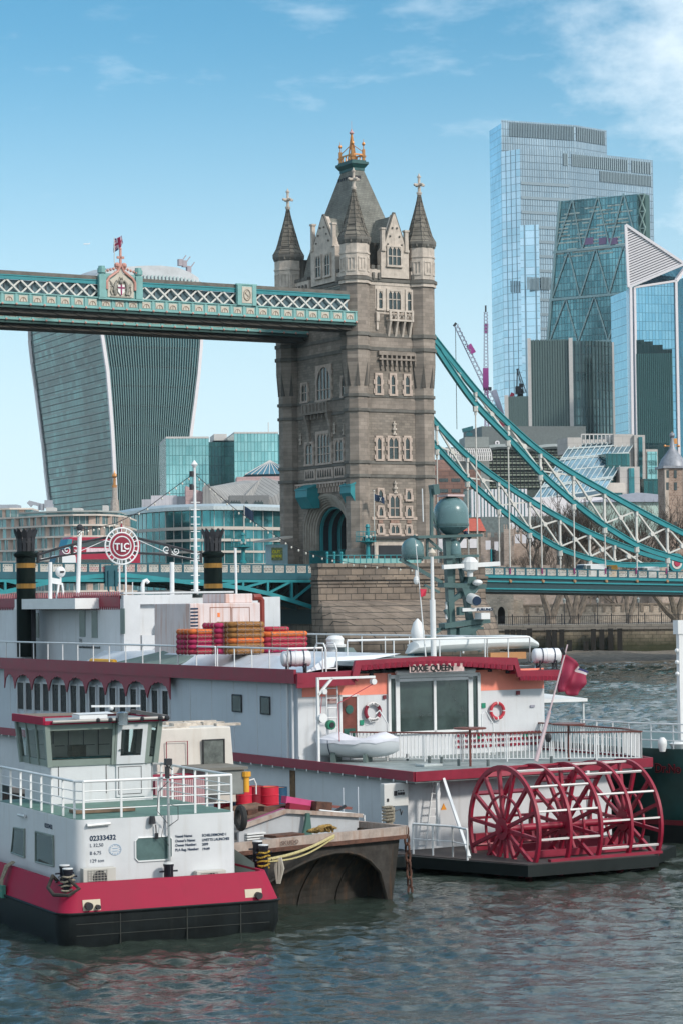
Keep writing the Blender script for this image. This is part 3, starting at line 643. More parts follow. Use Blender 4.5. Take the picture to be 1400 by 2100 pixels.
# ================================================================ HIGH WALKWAYS
def lattice(m,x0,x1,y,z0,z1,pitch,w,t=.08):
 n = max(1,round((x1 - x0) / pitch));p = (x1 - x0) / n
 for k in range(n):
  a = x0 + p * k;m.bar((a,y,z0),(a + p,y,z1),w,t,up=(0,1,0));m.bar((a,y - t,z1),(a + p,y - t,z0),w,t,up=(0,1,0))
LEDGE_P = pm('cream_panel_paint',(.55,.50,.42),.6,var=.15)
SHAD = pm('walkway_glazing',(.10,.15,.17),.18,.2,var=.5,vs=.5)
def walkway(label,b,near,xe,xs):
 wk = thing('high_walkway',label,'walkway',T,group='high level walkways')
 z_t0 = T.B(715,599,-1.5)[1];zl1 = T.B(715,638,-1.9)[1];zl0 = T.B(715,661,-1.9)[1]
 x0 = -66.0
 m = MB();m.box(x0,xe - 1,b - .35,b + 4.0,z_t0 - .35,z_t0 + .0);m.box(x0,xe - 1,b - .12,b + 3.7,z_t0 + .0,z_t0 + .16);m.build('walkway_roof',BAND,wk)
 m = MB();m.box(x0,xe - 1,b - .28,b,z_t0 - .95,z_t0 - .35);m.box(x0,xe - 1,b - .36,b,z_t0 - .5,z_t0 - .36);m.build('top_chord',TEAL,wk)
 zt0,zb0 = z_t0 - .95,zl1
 m = MB();m.box(x0,xe - 1,b + .25,b + .35,zb0,zt0);m.box(x0,xe - 1,b + 3.3,b + 3.4,zb0,zt0);m.build('walkway_glass',SHAD,wk)
 m = MB()
 for k in range(34): x = xe - 1.5 - k * 1.93;m.box(x - .05,x + .05,b + .16,b + .24,zb0,zt0)
 m.build('glazing_bar',IRON,wk)
 m = MB();lattice(m,x0,xe - 1,b - .1,zb0,zt0,1.93,.22);m.build('lattice_girder',WHT,wk);m = MB();lattice(m,x0 + .5,xe - 1.4,b + 3.6,zb0,zt0,1.93,.22);m.build('lattice_girder',WHT,wk)
 m = MB();bo = b - .5
 m.box(x0,xe,bo,b + 4.2,zl0 + .25,zl1 - .1);m.box(x0,xe + .05,bo - .15,b + 4.3,zl1 - .1,zl1 + .05);m.box(x0,xe + .05,bo - .15,b + 4.3,zl0 + .05,zl0 + .25)
 for k in range(35): x = xe - .15 - k * 1.93;m.box(x - .16,x + .16,bo - .1,bo,zl0 + .25,zl1 - .1)
 m.build('ledge',TEALL,wk)
 RB = pm('rosette_brown',(.28,.2,.15),.7)
 for k in range(34):
  m = MB();x = xe - .15 - k * 1.93;m.box(x - 1.55,x - .38,bo - .05,bo,zl0 + .45,zl1 - .3);pn = m.build('ledge_panel',LEDGE_P,wk)
  m = MB();x -= .96;m.path([(x + .42 * math.cos(t),bo - .07,zl0 + .5 + .5 * math.sin(t)) for t in [math.pi * j / 6 for j in range(7)]],.05,4);m.bar((x,bo - .07,zl0 + .5),(x,bo - .07,zl0 + 1.0),.06,.05)
  m.build('panel_rosette',RB,pn)
 for k in range(35): x = xe - .15 - k * 1.93;m = MB();m.ball((x,bo - .16,zl0 + .1),.17,n=6,m=4);m.build('ledge_boss',PNK,wk)
 m = MB();m.box(x0,xe,bo + .05,b + 4.1,zl0 - .35,zl0 + .04);m.build('ledge_soffit',pm('dull_green_soffit',(.03,.085,.08),.7),wk)
 m = MB();m.box(x0,xe - .5,b + .1,b + 3.6,zl0 - .95,zl0 - .3)
 for k in range(22): x = x0 + 3 * k;m.bar((x,b + .02,zl0 - .9),(x + 1.5,b + .02,zl0 - .35),.1);m.bar((x + 1.5,b + .02,zl0 - .35),(x + 3,b + .02,zl0 - .9),.1)
 m.build('underside_girder',RUSTB,wk)
 return wk,z_t0,zl1,zl0
bn = -1.4
xe = T.B(731,650,bn - .5)[0]
WK1,zt_,zl1,zl0 = walkway('nearer pale blue lattice walkway carrying the coat of arms',bn,True,xe,0)
target = T.B(560,666,bn - .5)[1];target = T.B(560,644,bn - .5)[1];best = min([b / 10 for b in range(40,260)],key=lambda b: abs(T.B(560,674,b)[1] - target));print('BFAR',best)
BFAR = best + .5
WK2,*_ = walkway('farther lattice walkway seen beneath the nearer walkway',BFAR,False,T.B(632,680,BFAR - .5)[0],0)
# crest and panel on the near walkway
by = bn - .55
def posts(pxa,pxb,ytop):
 xa = T.B(pxa,600,by)[0];xb = T.B(pxb,600,by)[0];zz = T.B(pxa,ytop,by)[1];return xa,xb,zz
xa,xb,zz = posts(209,284,545)
m = MB()
for x in (xa,xb):
 m.box(x - .48,x + .48,by - .35,by + .3,zl1,zt_ + .3);m.ngon((x,by),.36,zt_ + .3,zz - .9);m.ngon((x,by),.52,zz - .9,zz - .3);m.ngon((x,by),.4,zz - .3,zz)
m.box(xa,xb,by - .12,by + .2,zl1,zt_ + .5);m.box(xa - .6,xb + .6,by - .4,by + .2,zl1 - .25,zl1 - .05)
cs = m.build('crest_frame',TEALL,WK1)
cxm = (xa + xb) / 2;hw_ = (xb - xa) / 2 - .5
m = MB();m.box(cxm - hw_ + .25,cxm + hw_ - .25,by - .2,by - .1,zl1 + .1,zt_ - .6)
P = [(cxm - hw_ + .25,zt_ - .6),(cxm + hw_ - .25,zt_ - .6),(cxm + .9,zt_ + .1),(cxm + .25,zt_ + .7),(cxm,zt_ + 1.4),(cxm - .25,zt_ + .7),(cxm - .9,zt_ + .1)]
m.slab(P,'y',by - .2,by - .1);m.build('crest_panel',LEDGE_P,cs)
m = MB()
og = [(-hw_ + .1,-1.6),(-hw_ + .1,-.6),(-hw_ + .45,-.05),(-1.1,.35),(-.45,.8),(0,1.75)]
for sg in (-1,1): m.path([(cxm + sg * -p,by - .28,zt_ + q_) for p,q_ in og],.19,6)
for k in range(5):
 for sg in (-1,1): m.ball((cxm + sg * (.6 + k * .42),by - .22,zt_ + 1.25 - k * .13),.2,n=6,m=4)
m.ball((cxm - .5,by - .2,zt_ + 1.6),.4,n=8,m=5);m.ball((cxm + .5,by - .2,zt_ + 1.6),.4,n=8,m=5)
m.box(cxm - .13,cxm + .13,by - .3,by - .05,zt_ + 1.6,zt_ + 3.7);m.box(cxm - .5,cxm + .5,by - .3,by - .05,zt_ + 2.5,zt_ + 2.8);m.ball((cxm,by - .2,zt_ + 3.8),.2,n=6,m=4)
m.build('crest_arch',PNK,cs)
HER = pm('heraldic_silver',(.30,.28,.24),.6,var=.3,vs=6)
m = MB();zc = zl1 + 1.35
for sg in (-1,1):
 X = lambda v: cxm + sg * v
 m.path([(X(.75),by - .3,zc - .9),(X(.95),by - .3,zc - .3),(X(.85),by - .32,zc + .3),(X(.7),by - .34,zc + .75)],[.22,.26,.2,.14],6)
 m.ball((X(.55),by - .34,zc + .85),.2,n=6,m=4)
 for j in range(4): m.path([(X(.95),by - .3,zc + .1),(X(1.3),by - .28,zc + .55 - j * .1),(X(1.62 - j * .06),by - .26,zc + .95 - j * .42)],[.1,.09,.03],4)
 m.path([(X(.8),by - .32,zc - .1),(X(.5),by - .36,zc - .15)],.08,4);m.path([(X(.9),by - .3,zc - .8),(X(1.3),by - .3,zc - .95),(X(1.5),by - .3,zc - .5),(X(1.35),by - .3,zc - .2)],[.1,.08,.07,.03],4)
m.ball((cxm,by - .32,zc + .75),.3,n=8,m=5);m.path([(cxm - .3,by - .3,zc + .95),(cxm - .15,by - .3,zc + 1.4),(cxm,by - .3,zc + 1.1),(cxm + .15,by - .3,zc + 1.4),(cxm + .3,by - .3,zc + .95)],.09,4)
m.box(cxm - 1.5,cxm + 1.5,by - .34,by - .2,zc - 1.3,zc - 1.12);m.build('crest_supporters',HER,cs)
m = MB();m.slab([(cxm - .48,zc + .4),(cxm + .48,zc + .4),(cxm + .48,zc - .5),(cxm,zc - 1.05),(cxm - .48,zc - .5)],'y',by - .38,by - .3);m.build('shield',pm('shield_white',(.8,.78,.76),.6),cs)
m = MB();m.box(cxm - .1,cxm + .1,by - .42,by - .38,zc - .95,zc + .4);m.box(cxm - .48,cxm + .48,by - .421,by - .385,zc - .1,zc + .1);m.build('shield_cross',pm('heraldic_purple_red',(.25,.02,.10),.6),cs)
xa,xb,zz = posts(490,520,584)
m = MB();m.box(xa - .35,xb + .35,by - .2,by + .2,zl1,zz + .0);m.box(xa - .45,xb + .45,by - .28,by + .25,zz,zz + .18)
for x in (xa,xb): m.box(x - .3,x + .3,by - .3,by - .15,zl1,zz)
p1 = m.build('panel_frame',TEALL,WK1)
m = MB();xm = (xa + xb) / 2;m.box(xm - .75,xm + .75,by - .26,by - .2,zl1 + .3,zz - .2);m.build('panel_face',LEDGE_P,p1)
m = MB();zc = zl1 + 1.2;m.path([(xm + .5 * math.cos(t),by - .3,zc + .2 + .75 * math.sin(t)) for t in [math.pi * 2 * j / 12 for j in range(12)]],.07,4,True);m.path([(xm + .22 * math.sin(t),by - .3,zc - .3 + t / 6.3) for t in [j * .63 for j in range(11)]],.06,4);m.build('panel_emblem',pm('emblem_taupe',(.35,.28,.22),.7),p1)
# flagpole with flag above the crest
fp = thing('union_flag','red white and blue flag flying above the high walkway crest','flag',T)
yb_ = bn + 2;a,z0 = T.B(235,560,yb_);z1 = T.B(235,486,yb_)[1];m = MB();m.tube((a,yb_,zt_ - .1),(a,yb_,z1),.07,.05,6);m.build('pole',WHT,fp)
m,t,b = newmat('union_flag_cloth');n = t.nodes.new;l = t.links.new;uv = n('ShaderNodeTexCoord');sp = n('ShaderNodeSeparateXYZ');l(uv.outputs['UV'],sp.inputs[0])
def mth(op,a_,b_=None):
 k = n('ShaderNodeMath');k.operation = op
 for i,v in enumerate((a_,b_)):
  if v is None: continue
  if isinstance(v,(int,float)): k.inputs[i].default_value = v
  else: l(v,k.inputs[i])
 return k.outputs[0]
U = mth('ABSOLUTE',mth('SUBTRACT',sp.outputs[0],.5));V_ = mth('ABSOLUTE',mth('SUBTRACT',sp.outputs[1],.5))
dg = mth('ABSOLUTE',mth('SUBTRACT',U,V_));mn = mth('MINIMUM',U,V_)
def mixc(f,A_,B_):
 k = n('ShaderNodeMix');k.data_type = 'RGBA';l(f,k.inputs[0])
 for i,v in ((6,A_),(7,B_)):
  if isinstance(v,tuple): k.inputs[i].default_value = c4(v)
  else: l(v,k.inputs[i])
 return k.outputs[2]
RD,WH,BL = (.26,.015,.06),(.5,.45,.52),(.015,.02,.10)
c_ = mixc(mth('LESS_THAN',dg,.11),BL,WH);c_ = mixc(mth('LESS_THAN',dg,.045),c_,RD);c_ = mixc(mth('LESS_THAN',mn,.16),c_,WH);c_ = mixc(mth('LESS_THAN',mn,.095),c_,RD)
l(c_,b.inputs['Base Color']);b.inputs['Roughness'].default_value = .8;UNION = m
def uvflag(name,P0,L,Hh,mat,parent,fx,nx=12,ny=6):
 V = [];uvs = []
 for j in range(nx + 1):
  for k in range(ny + 1): u,v = j / nx,k / ny;V.append(fx(u,v));uvs.append((u,1 - v))
 F = [(j * (ny + 1) + k,j * (ny + 1) + k + 1,(j + 1) * (ny + 1) + k + 1,(j + 1) * (ny + 1) + k) for j in range(nx) for k in range(ny)]
 me = bpy.data.meshes.new(name);me.from_pydata(V,[],F);uvl = me.uv_layers.new()
 for p in me.polygons:
  for li in p.loop_indices: uvl.data[li].uv = uvs[me.loops[li].vertex_index]
 me.materials.append(mat);me.polygons.foreach_set('use_smooth',[True] * len(me.polygons));o = bpy.data.objects.new(name,me);COL.objects.link(o);o.parent = parent
 s = o.modifiers.new('thickness','SOLIDIFY');s.thickness = .02;return o
uvflag('flag',0,2,2,UNION,fp,lambda u,v: (a + 1.2 * u + .25 * v * u,yb_ + .35 * math.sin(u * 7 + v),z1 - .1 - 1.9 * v * (1 - .5 * u) + .35 * u - .1 * math.sin(5 * u)))
# ================================================================ BASCULE SPAN (left)
BS = thing('bascule_span','road span on a turquoise arched truss carrying the red bus','bridge span',T)
yb0 = .8;XL = -62.0
def pz(x):
 return 15.12 + .5 * math.sin(min(1,max(0,(-x - 5.8) / 60)) * math.pi / 2)
x_end = T.B(652,1160,yb0)[0]
LAT = pm('white_lattice_iron',(.66,.62,.56),.6,var=.15)
def parapet(root,y,xs,zf,pitch,hgt=1.25,pinkat=(),inner=True):
 fr = MB();la = MB();n = len(xs) - 1
 for k in range(n):
  a,b = xs[k],xs[k + 1];za,zb = zf(a),zf(b)
  fr.bar((a,y,za - .06),(b,y,zb - .06),.22,.14);fr.bar((a,y,za - hgt),(b,y,zb - hgt),.2,.16)
  fr.box(a - .14,a + .14,y - .12,y + .12,za - hgt,za)
  z0,z1 = za - hgt + .1,za - .13;x0,x1 = a + .2,b - .2
  la.bar((x0,y,z0 + .03),(x1,y,z0 + .03),.05);la.bar((x0,y,z1 - .03),(x1,y,z1 - .03),.05)
  cells = 3;w = (x1 - x0) / cells
  for c in range(cells):
   p = x0 + w * c;zm = (z0 + z1) / 2
   for (s0,t0),(s1,t1) in (((0,0),(1,1)),((0,1),(1,0)),((0,.5),(.5,1)),((.5,1),(1,.5)),((1,.5),(.5,0)),((.5,0),(0,.5))):
    la.bar((p + w * s0,y,z0 + (z1 - z0) * t0),(p + w * s1,y,z0 + (z1 - z0) * t1),.055,.05,up=(0,1,0))
  for sx_ in (x0,x1): la.bar((sx_,y,z0),(sx_,y,z1),.05)
 f_ = fr.build('parapet_frame',TEALD,root);la.build('parapet_lattice',LAT,f_)
xs = [x_end - 1.72 * k for k in range(34)][::-1]
parapet(BS,yb0,xs,pz,1.72);parapet(BS,17.2,xs,pz,1.72)
m = MB();
for k in range(len(xs) - 1):
 a,b = xs[k],xs[k + 1]
 for y in (yb0,17.2): m.bar((a,y,pz(a) - 1.7),(b,y,pz(b) - 1.7),.35,.75)
m.build('deck_fascia',TEALD,BS)
m = MB()
for k in range(len(xs) - 1):
 a,b = xs[k],xs[k + 1];za,zb = pz(a) - 1.45,pz(b) - 1.45
 m.add([(a,1,za),(b,1,zb),(b,17,zb),(a,17,za),(a,1,za - .5),(b,1,zb - .5),(b,17,zb - .5),(a,17,za - .5)],[(0,1,2,3),(7,6,5,4),(0,4,5,1),(3,2,6,7)])
m.box(x_end,WP,.9,17.1,13.0,13.68);m.box(WP,L1 + .6,bM - w_in,bM + w_in,13.0,13.66)
m.build('road_deck',pm('bridge_asphalt',(.05,.05,.05),.9),BS)
def chord(m,pts,y,w,h):
 for p,q_ in zip(pts,pts[1:]): m.bar((p[0],y,p[1]),(q_[0],y,q_[1]),w,h)
for y in (yb0,6.2,11.8,17.2):
 m = MB();near = y == yb0
 bot = [T.B(px,py,yb0) for px,py in ((648,1248),(598,1232),(549,1217),(498,1206),(448,1200),(400,1196),(350,1190),(300,1184),(262,1180))]
 bot2 = [T.B(px,py,yb0) for px,py in ((262,1180),(205,1181),(143,1187),(105,1193),(60,1203),(10,1214),(-40,1228))]
 top = lambda x: pz(x) - 2.0
 for B_ in (bot,bot2):
  chord(m,B_,y,.4,.55)
  tp = [(p[0],top(p[0]) - .3) for p in B_];chord(m,tp,y,.35,.35)
  for k,p in enumerate(B_):
   if tp[k][1] - p[1] < .5: continue
   m.bar((p[0],y,p[1]),(p[0],y,tp[k][1]),.38,.3)
   j = k + 1 if B_ is bot else k - 1
   if 0 <= j < len(B_): m.bar((B_[j][0],y,B_[j][1]),(p[0],y,tp[k][1]),.34,.3)
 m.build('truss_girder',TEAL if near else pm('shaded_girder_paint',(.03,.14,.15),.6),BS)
m = MB()
for p in bot[:-1] + bot2[1:]: m.bar((p[0],1,p[1] + .1),(p[0],17,p[1] + .1),.3,.4);m.bar((p[0],1,top(p[0])),(p[0],17,top(p[0])),.3,.6)
for p,q_ in list(zip(bot,bot[1:])) + list(zip(bot2,bot2[1:])):
 for y0,y1 in ((1,6),(6,12),(12,17)): m.bar((p[0],y0,p[1] + .3),(q_[0],y1,q_[1] + .3),.18);m.bar((p[0],y1,p[1] + .3),(q_[0],y0,q_[1] + .3),.18)
for p,q_ in list(zip(bot,bot[1:])):
 m.add([(p[0],1.2,p[1] + .5),(q_[0],1.2,q_[1] + .5),(q_[0],16.8,q_[1] + .5),(p[0],16.8,p[1] + .5)],[(0,1,2,3)])
m.build('cross_bracing',pm('brown_underdeck',(.10,.085,.065),.8,var=.4),BS)
m = MB();m.box(x_end - .2,x_end + 2,1.2,16.8,zp_ - 8,13.0);m.build('bascule_chamber_wall',pm('chamber_dark',(.015,.05,.055),.8),BS)
m = MB();a,z = T.B(226,1178,yb0);m.box(a - .9,a + .9,yb0 - .5,yb0 - .2,z - 1.6,z + 1.2);m.tube((a - .5,yb0 - .6,z - 2.3),(a - .5,yb0 - .6,z + .5),.12);m.tube((a + .5,yb0 - .6,z - 2.2),(a + .5,yb0 - .6,z + .5),.12);m.build('navigation_light_frame',TEALD,BS)
# ================================================================ SIDE SPAN (right)
SS = thing('side_span','road span with dark turquoise fascia hung from the suspension chains','bridge span',T)
yS = 0.0
zfR = lambda x: 14.67 - (x - 21.5) * .0235
xs = [11.4 + 1.83 * k for k in range(36)]
parapet(SS,yS,xs,zfR,1.83,1.15);parapet(SS,17.6,xs,zfR,1.83,1.15)
m = MB()
xa,xb = xs[0],xs[-1]
def strip(m,z,h,y0,y1): m.add([(xa,y0,zfR(xa) - z),(xb,y0,zfR(xb) - z),(xb,y1,zfR(xb) - z),(xa,y1,zfR(xa) - z),(xa,y0,zfR(xa) - z - h),(xb,y0,zfR(xb) - z - h),(xb,y1,zfR(xb) - z - h),(xa,y1,zfR(xa) - z - h)],[(0,1,2,3),(7,6,5,4),(0,4,5,1),(1,5,6,2),(2,6,7,3),(3,7,4,0)])
strip(m,1.2,.35,yS - .3,yS + .3);strip(m,1.95,.22,yS - .28,yS + .2);strip(m,3.0,.2,yS - .3,yS + .2);strip(m,1.2,.35,17.4,17.9)
m.build('fascia_rail',TEAL,SS)
m = MB();strip(m,1.55,2.0,yS - .05,yS + .3);strip(m,1.55,2.0,17.3,17.7);strip(m,3.3,.3,yS + .1,17.5)
for k in range(12): x = xa + 5 * k;m.box(x,x + .4,.3,17.3,zfR(x) - 3.6,zfR(x) - 1.6)
m.build('edge_girder',pm('dark_navy_teal_paint',(.006,.045,.055),.5),SS)
m = MB();strip(m,1.3,.25,.3,17.3);m.build('road_deck',pm('bridge_asphalt_b',(.05,.05,.05),.9),SS)
for px in (1046,1113,1178,1243,1306,1368):
 a,z = T.B(px,1192,yS - .3);m = MB();m.tube((a,yS - .2,z),(a,yS - .45,z),.28,.2,10);m.build('fascia_boss',pm('boss_ochre',(.35,.2,.1),.5) if px == 1046 else bpy.data.materials['boss_ochre'],SS)
for px in (1045,1111,1177,1241,1304,1366):
 a,z = T.B(px,1171,yS - .15);m = MB();m.box(a - .13,a + .13,yS - .2,yS - .12,z - .45,z + .4);m.build('parapet_boss',pm('plum_boss',(.18,.02,.10),.6) if px == 1045 else bpy.data.materials['plum_boss'],SS)
# suspension trusses
def chain(label,y,up,lo,hang,zd):
 ch = thing('suspension_chain',label,'suspension chain',T,group='suspension chains of the side span')
 U = [T.B(px,py,y) for px,py in up];L = [T.B(px,py,y) for px,py in lo]
 def itp(P,x):
  for p,q_ in zip(P,P[1:]):
   if p[0] <= x <= q_[0]: return p[1] + (q_[1] - p[1]) * (x - p[0]) / (q_[0] - p[0])
  return P[-1][1] if x > P[-1][0] else P[0][1]
 def smooth(P,n=40):
  x0,x1 = P[0][0],P[-1][0];Q = [(x0 + (x1 - x0) * k / n) for k in range(n + 1)];Z = [itp(P,x) for x in Q]
  for _ in range(3): Z = [Z[0]] + [(Z[i - 1] + 2 * Z[i] + Z[i + 1]) / 4 for i in range(1,n)] + [Z[-1]]
  return list(zip(Q,Z))
 U,L = smooth(U),smooth(L)
 for P,nm in ((U,'upper_chord'),(L,'lower_chord')):
  m = MB();rings = []
  for i,(x,z) in enumerate(P):
   a = P[max(0,i - 1)];b = P[min(len(P) - 1,i + 1)];d = Vector((b[0] - a[0],0,b[1] - a[1])).normalized();nn = Vector((-d.z,0,d.x))
   R_ = []
   for yy,t in ((-.3,.42),(-.3,.3),(-.16,.28),(-.16,-.28),(-.3,-.3),(-.3,-.42),(.3,-.42),(.3,.42)): R_.append((x + nn.x * t,y + yy,z + nn.z * t))
   rings.append(R_)
  m.loft(rings);m.build(nm,TEAL,ch)
 tops = []
 hs = []
 for px,py in hang: x,z = T.B(px,py,y);hs.append(x)
 for x in hs:
  zu,zl = itp(U,x),itp(L,x);m = MB();g = (zu - zl)
  if g > .9:
   m.bar((x,y,zl + .3),(x,y,zu - .3),.3,.3,up=(0,1,0));m.bar((x,y,zu - .35),(x,y,zu - 1.0),.6,.36);m.bar((x,y,zl + .35),(x,y,zl + .9),.6,.36)
  m.ngon((x,y),.34,zl - 1.1,zl - .3,n=6);m.ngon((x,y),.16,zl - 1.6,zl - 1.1,n=6)
  m.tube((x,y,zd(x) - .3),(x,y,zl - 1.2),.11,n=6);m.tube((x,y,zd(x) + (zl - zd(x)) * .3),(x,y,zd(x) + (zl - zd(x)) * .3 + .6),.16,n=6)
  m.build('hanger',WHT,ch)
 allx = [hs[0] - (hs[1] - hs[0])] + hs + [hs[-1] + (hs[1] - hs[0])]
 for p,q_ in zip(allx,allx[1:]):
  m = MB();A_,B_ = (p,itp(U,p)),(q_,itp(L,q_));C_,D_ = (p,itp(L,p)),(q_,itp(U,q_))
  if D_[1] - B_[1] > .6 or A_[1] - C_[1] > .6:
   m.bar((A_[0],y,A_[1] - .3),(B_[0],y,B_[1] + .3),.24,.3,up=(0,1,0));m.bar((C_[0],y + .1,C_[1] + .3),(D_[0],y + .1,D_[1] - .3),.22,.2,up=(0,1,0))
   xm,zm = (p + q_) / 2,(A_[1] + B_[1] + C_[1] + D_[1]) / 4;m.tube((xm,y - .2,zm),(xm,y + .2,zm),.38,n=8)
   m.build('diagonal_brace',WHT,ch)
 return ch,U,L
chain('nearer turquoise suspension chain truss with white hangers',0.0,
      ((885,688),(893,699),(985,814),(1040,868),(1100,922),(1175,972),(1250,1014),(1340,1064),(1400,1094),(1440,1112)),
      ((885,700),(893,713),(930,768),(972,829),(1045,902),(1110,974),(1175,1030),(1235,1076),(1310,1122),(1400,1150),(1440,1158)),
      ((975,900),(1041,900),(1108,1000),(1175,1000),(1238,1000),(1303,1000),(1366,1000)),lambda x: zfR(x))
ch2,U2,L2c = chain('farther turquoise suspension chain truss ending in a round joint',16.6,
      ((885,858),(890,866),(958,937),(1020,984),(1085,1026),(1150,1064),(1210,1094),(1265,1116),(1330,1139),(1384,1151)),
      ((885,906),(890,914),(958,985),(1020,1040),(1085,1090),(1148,1127),(1210,1147),(1260,1158),(1330,1160),(1384,1156)),
      ((896,1000),(958,1000),(1021,1000),(1084,1000),(1146,1000),(1208,1100),(1259,1120)),lambda x: zfR(x))
a,z = T.B(1388,1154,16.0);m = MB();m.tube((a,16.9,z),(a,16.1,z),1.5,n=20);m.bar((a,16.6,z),(a + 14,16.6,z + 2.6),.6,.9);m.bar((a,16.6,z),(a + 14,16.6,z - .4),.6,.9);jt = m.build('chain_joint',TEAL,ch2)
m = MB();m.tube((a,16.12,z),(a,16.02,z),1.02,n=20);m.build('joint_ring',WHT,jt)
m = MB();m.tube((a,16.03,z),(a,15.9,z),.62,n=16);m.build('joint_boss',pm('joint_red',(.35,.02,.06),.5),jt)
# ================================================================ CITY BEHIND
def fins(m,P0,P1,n,depth,w,z0,z1,out):
 for k in range(n + 1):
  t = k / n;x = P0[0] + (P1[0] - P0[0]) * t;y = P0[1] + (P1[1] - P0[1]) * t
  m.bar((x + out[0] * depth / 2,y + out[1] * depth / 2,z0),(x + out[0] * depth / 2,y + out[1] * depth / 2,z1),w,depth,up=(out[1],-out[0],0))
CON = pm('pale_cladding',(.55,.52,.50),.6,var=.08)
CONW = pm('white_steel',(.72,.68,.70),.5,var=.05)
# ---- curved flared tower seen through the walkway
FW = Fr(at(223,860,1080)[:2],25)
fw = thing('flared_skyscraper','curved flared glass skyscraper widening upwards behind the walkway','skyscraper',FW)
GL1 = grid('louvred_green_glass',(.07,.19,.19),(.015,.06,.065),(.01,.03,.035),4.5,4.4,.2,rough=.12,metal=.8,wob=.05,blot=.55,bs=.02)
GL1b = grid('finned_side_glass',(.07,.16,.17),(.03,.09,.10),(.02,.05,.055),40,9,.5,rough=.12,metal=.8,wob=.03,blot=.4,bs=.015)
pm_ = [(1060,238),(1000,236),(940,233),(880,229.5),(820,225),(760,220),(700,211),(650,203),(600,194),(572,189)]
pl_ = [(1060,109),(1000,101),(940,94.5),(880,89),(820,82),(760,75),(700,67),(650,62),(600,60),(572,62)]
prr = [(1060,378),(1000,380),(940,385),(880,392),(820,400),(760,407),(700,412),(650,413),(600,412),(572,410)]
secs = []
for (y,xm),(_,xl),(_,xr) in zip(pm_,pl_,prr):
 a,z = FW.B(xm,y,0);bL,_ = FW.A(xl,y,a);aR,_ = FW.B(xr,y,0);secs.append((a,bL,aR,z))
ztop = secs[-1][3]
m = MB();m.loft([[(a,0,z),(a,b,z)] for a,b,c,z in secs],closed=False);m.build('louvred_facade',GL1,fw,recalc=False)
m = MB();m.loft([[(a,0,z),(c,0,z)] for a,b,c,z in secs],closed=False)
m.loft([[(c,0,z),(c,b,z)] for a,b,c,z in secs],closed=False);m.loft([[(a,b,z),(c,b,z)] for a,b,c,z in secs],closed=False);m.build('finned_facade',GL1b,fw,recalc=False)
m = MB();nf = 38
for k in range(nf + 1):
 t = k / nf;m.path([(a + (c - a) * t,-.5,z) for a,b,c,z in secs],.26,4)
m.build('facade_fin',pm('pale_green_fin',(.13,.22,.22),.5),fw)
m = MB();zz0,zz1 = secs[0][3],secs[-1][3]
for k in range(36):
 z = zz0 + (zz1 - zz0) * k / 36
 for s0,s1 in zip(secs,secs[1:]):
  if s0[3] <= z <= s1[3]:
   t = (z - s0[3]) / (s1[3] - s0[3]);a = s0[0] + (s1[0] - s0[0]) * t;b = s0[1] + (s1[1] - s0[1]) * t;m.box(a - .25,a,1,b - 1,z,z + .3)
m.build('louvre_band',pm('dark_louvre',(.018,.05,.052),.5),fw)
m = MB()
for g in (lambda s: (s[0],-.3),lambda s: (s[2],-.3),lambda s: (s[0] - .3,s[1])):
 P = [(*g(s),s[3]) for s in secs]
 m = MB()
 for p,q_ in zip(P,P[1:]): m.bar(p,q_,1.5,1.5)
 m.build('facade_edge_trim',CONW,fw)
a,b,c,z = secs[-1]
m = MB()
rings = []
arc = [0,.04,.1,.2,.35,.5,.65,.8,.92,1.0]
hts = [0,2,3.6,5.4,6.8,7.6,8,7.5,5.6,3.2]
m2 = MB()
rings = [[(a + (c - a) * t,0,z - 1),(a + (c - a) * t,1.5,z + h),(a + (c - a) * t,b * .3,z + h + 2.8),(a + (c - a) * t,b * .7,z + h + 2.0),(a + (c - a) * t,b,z - 1 + h * .3)] for t,h in zip(arc,hts)]
m2.loft(rings,closed=False);cr2 = m2.build('sky_garden_roof',pm('dome_panel',(.40,.42,.44),.5,var=.2,vs=.15),fw,recalc=False)
m = MB()
for k in range(30):
 t = k / 29;j = max(i for i in range(10) if arc[i] <= t);j = min(j,8);h = hts[j] + (hts[j + 1] - hts[j]) * (t - arc[j]) / (arc[j + 1] - arc[j]);x = a + (c - a) * t;m.bar((x,-.4,z - 4),(x,-.1,z + h * .4),.5,.8)
m.build('roof_fin',pm('pale_green_fin_b',(.4,.5,.5),.5),cr2)
m = MB()
for t,h in ((.86,12),(.9,11.5),(.94,9)): x = a + (c - a) * t;m.bar((x,6,z + h - 2),(x + 3,6,z + h + 2),.4);m.box(x - 1,x + 1,5,7,z + h - 3,z + h)
m.build('roof_cradle',pm('roof_machinery',(.35,.3,.33),.6),cr2)
# ---- generic upright glass block from pixel corners
def block(fr,parent,name,mat,corners,z0,z1,cap=None):
 m = MB();m.prism(corners,z0,z1);o = m.build(name,mat,parent)
 return o
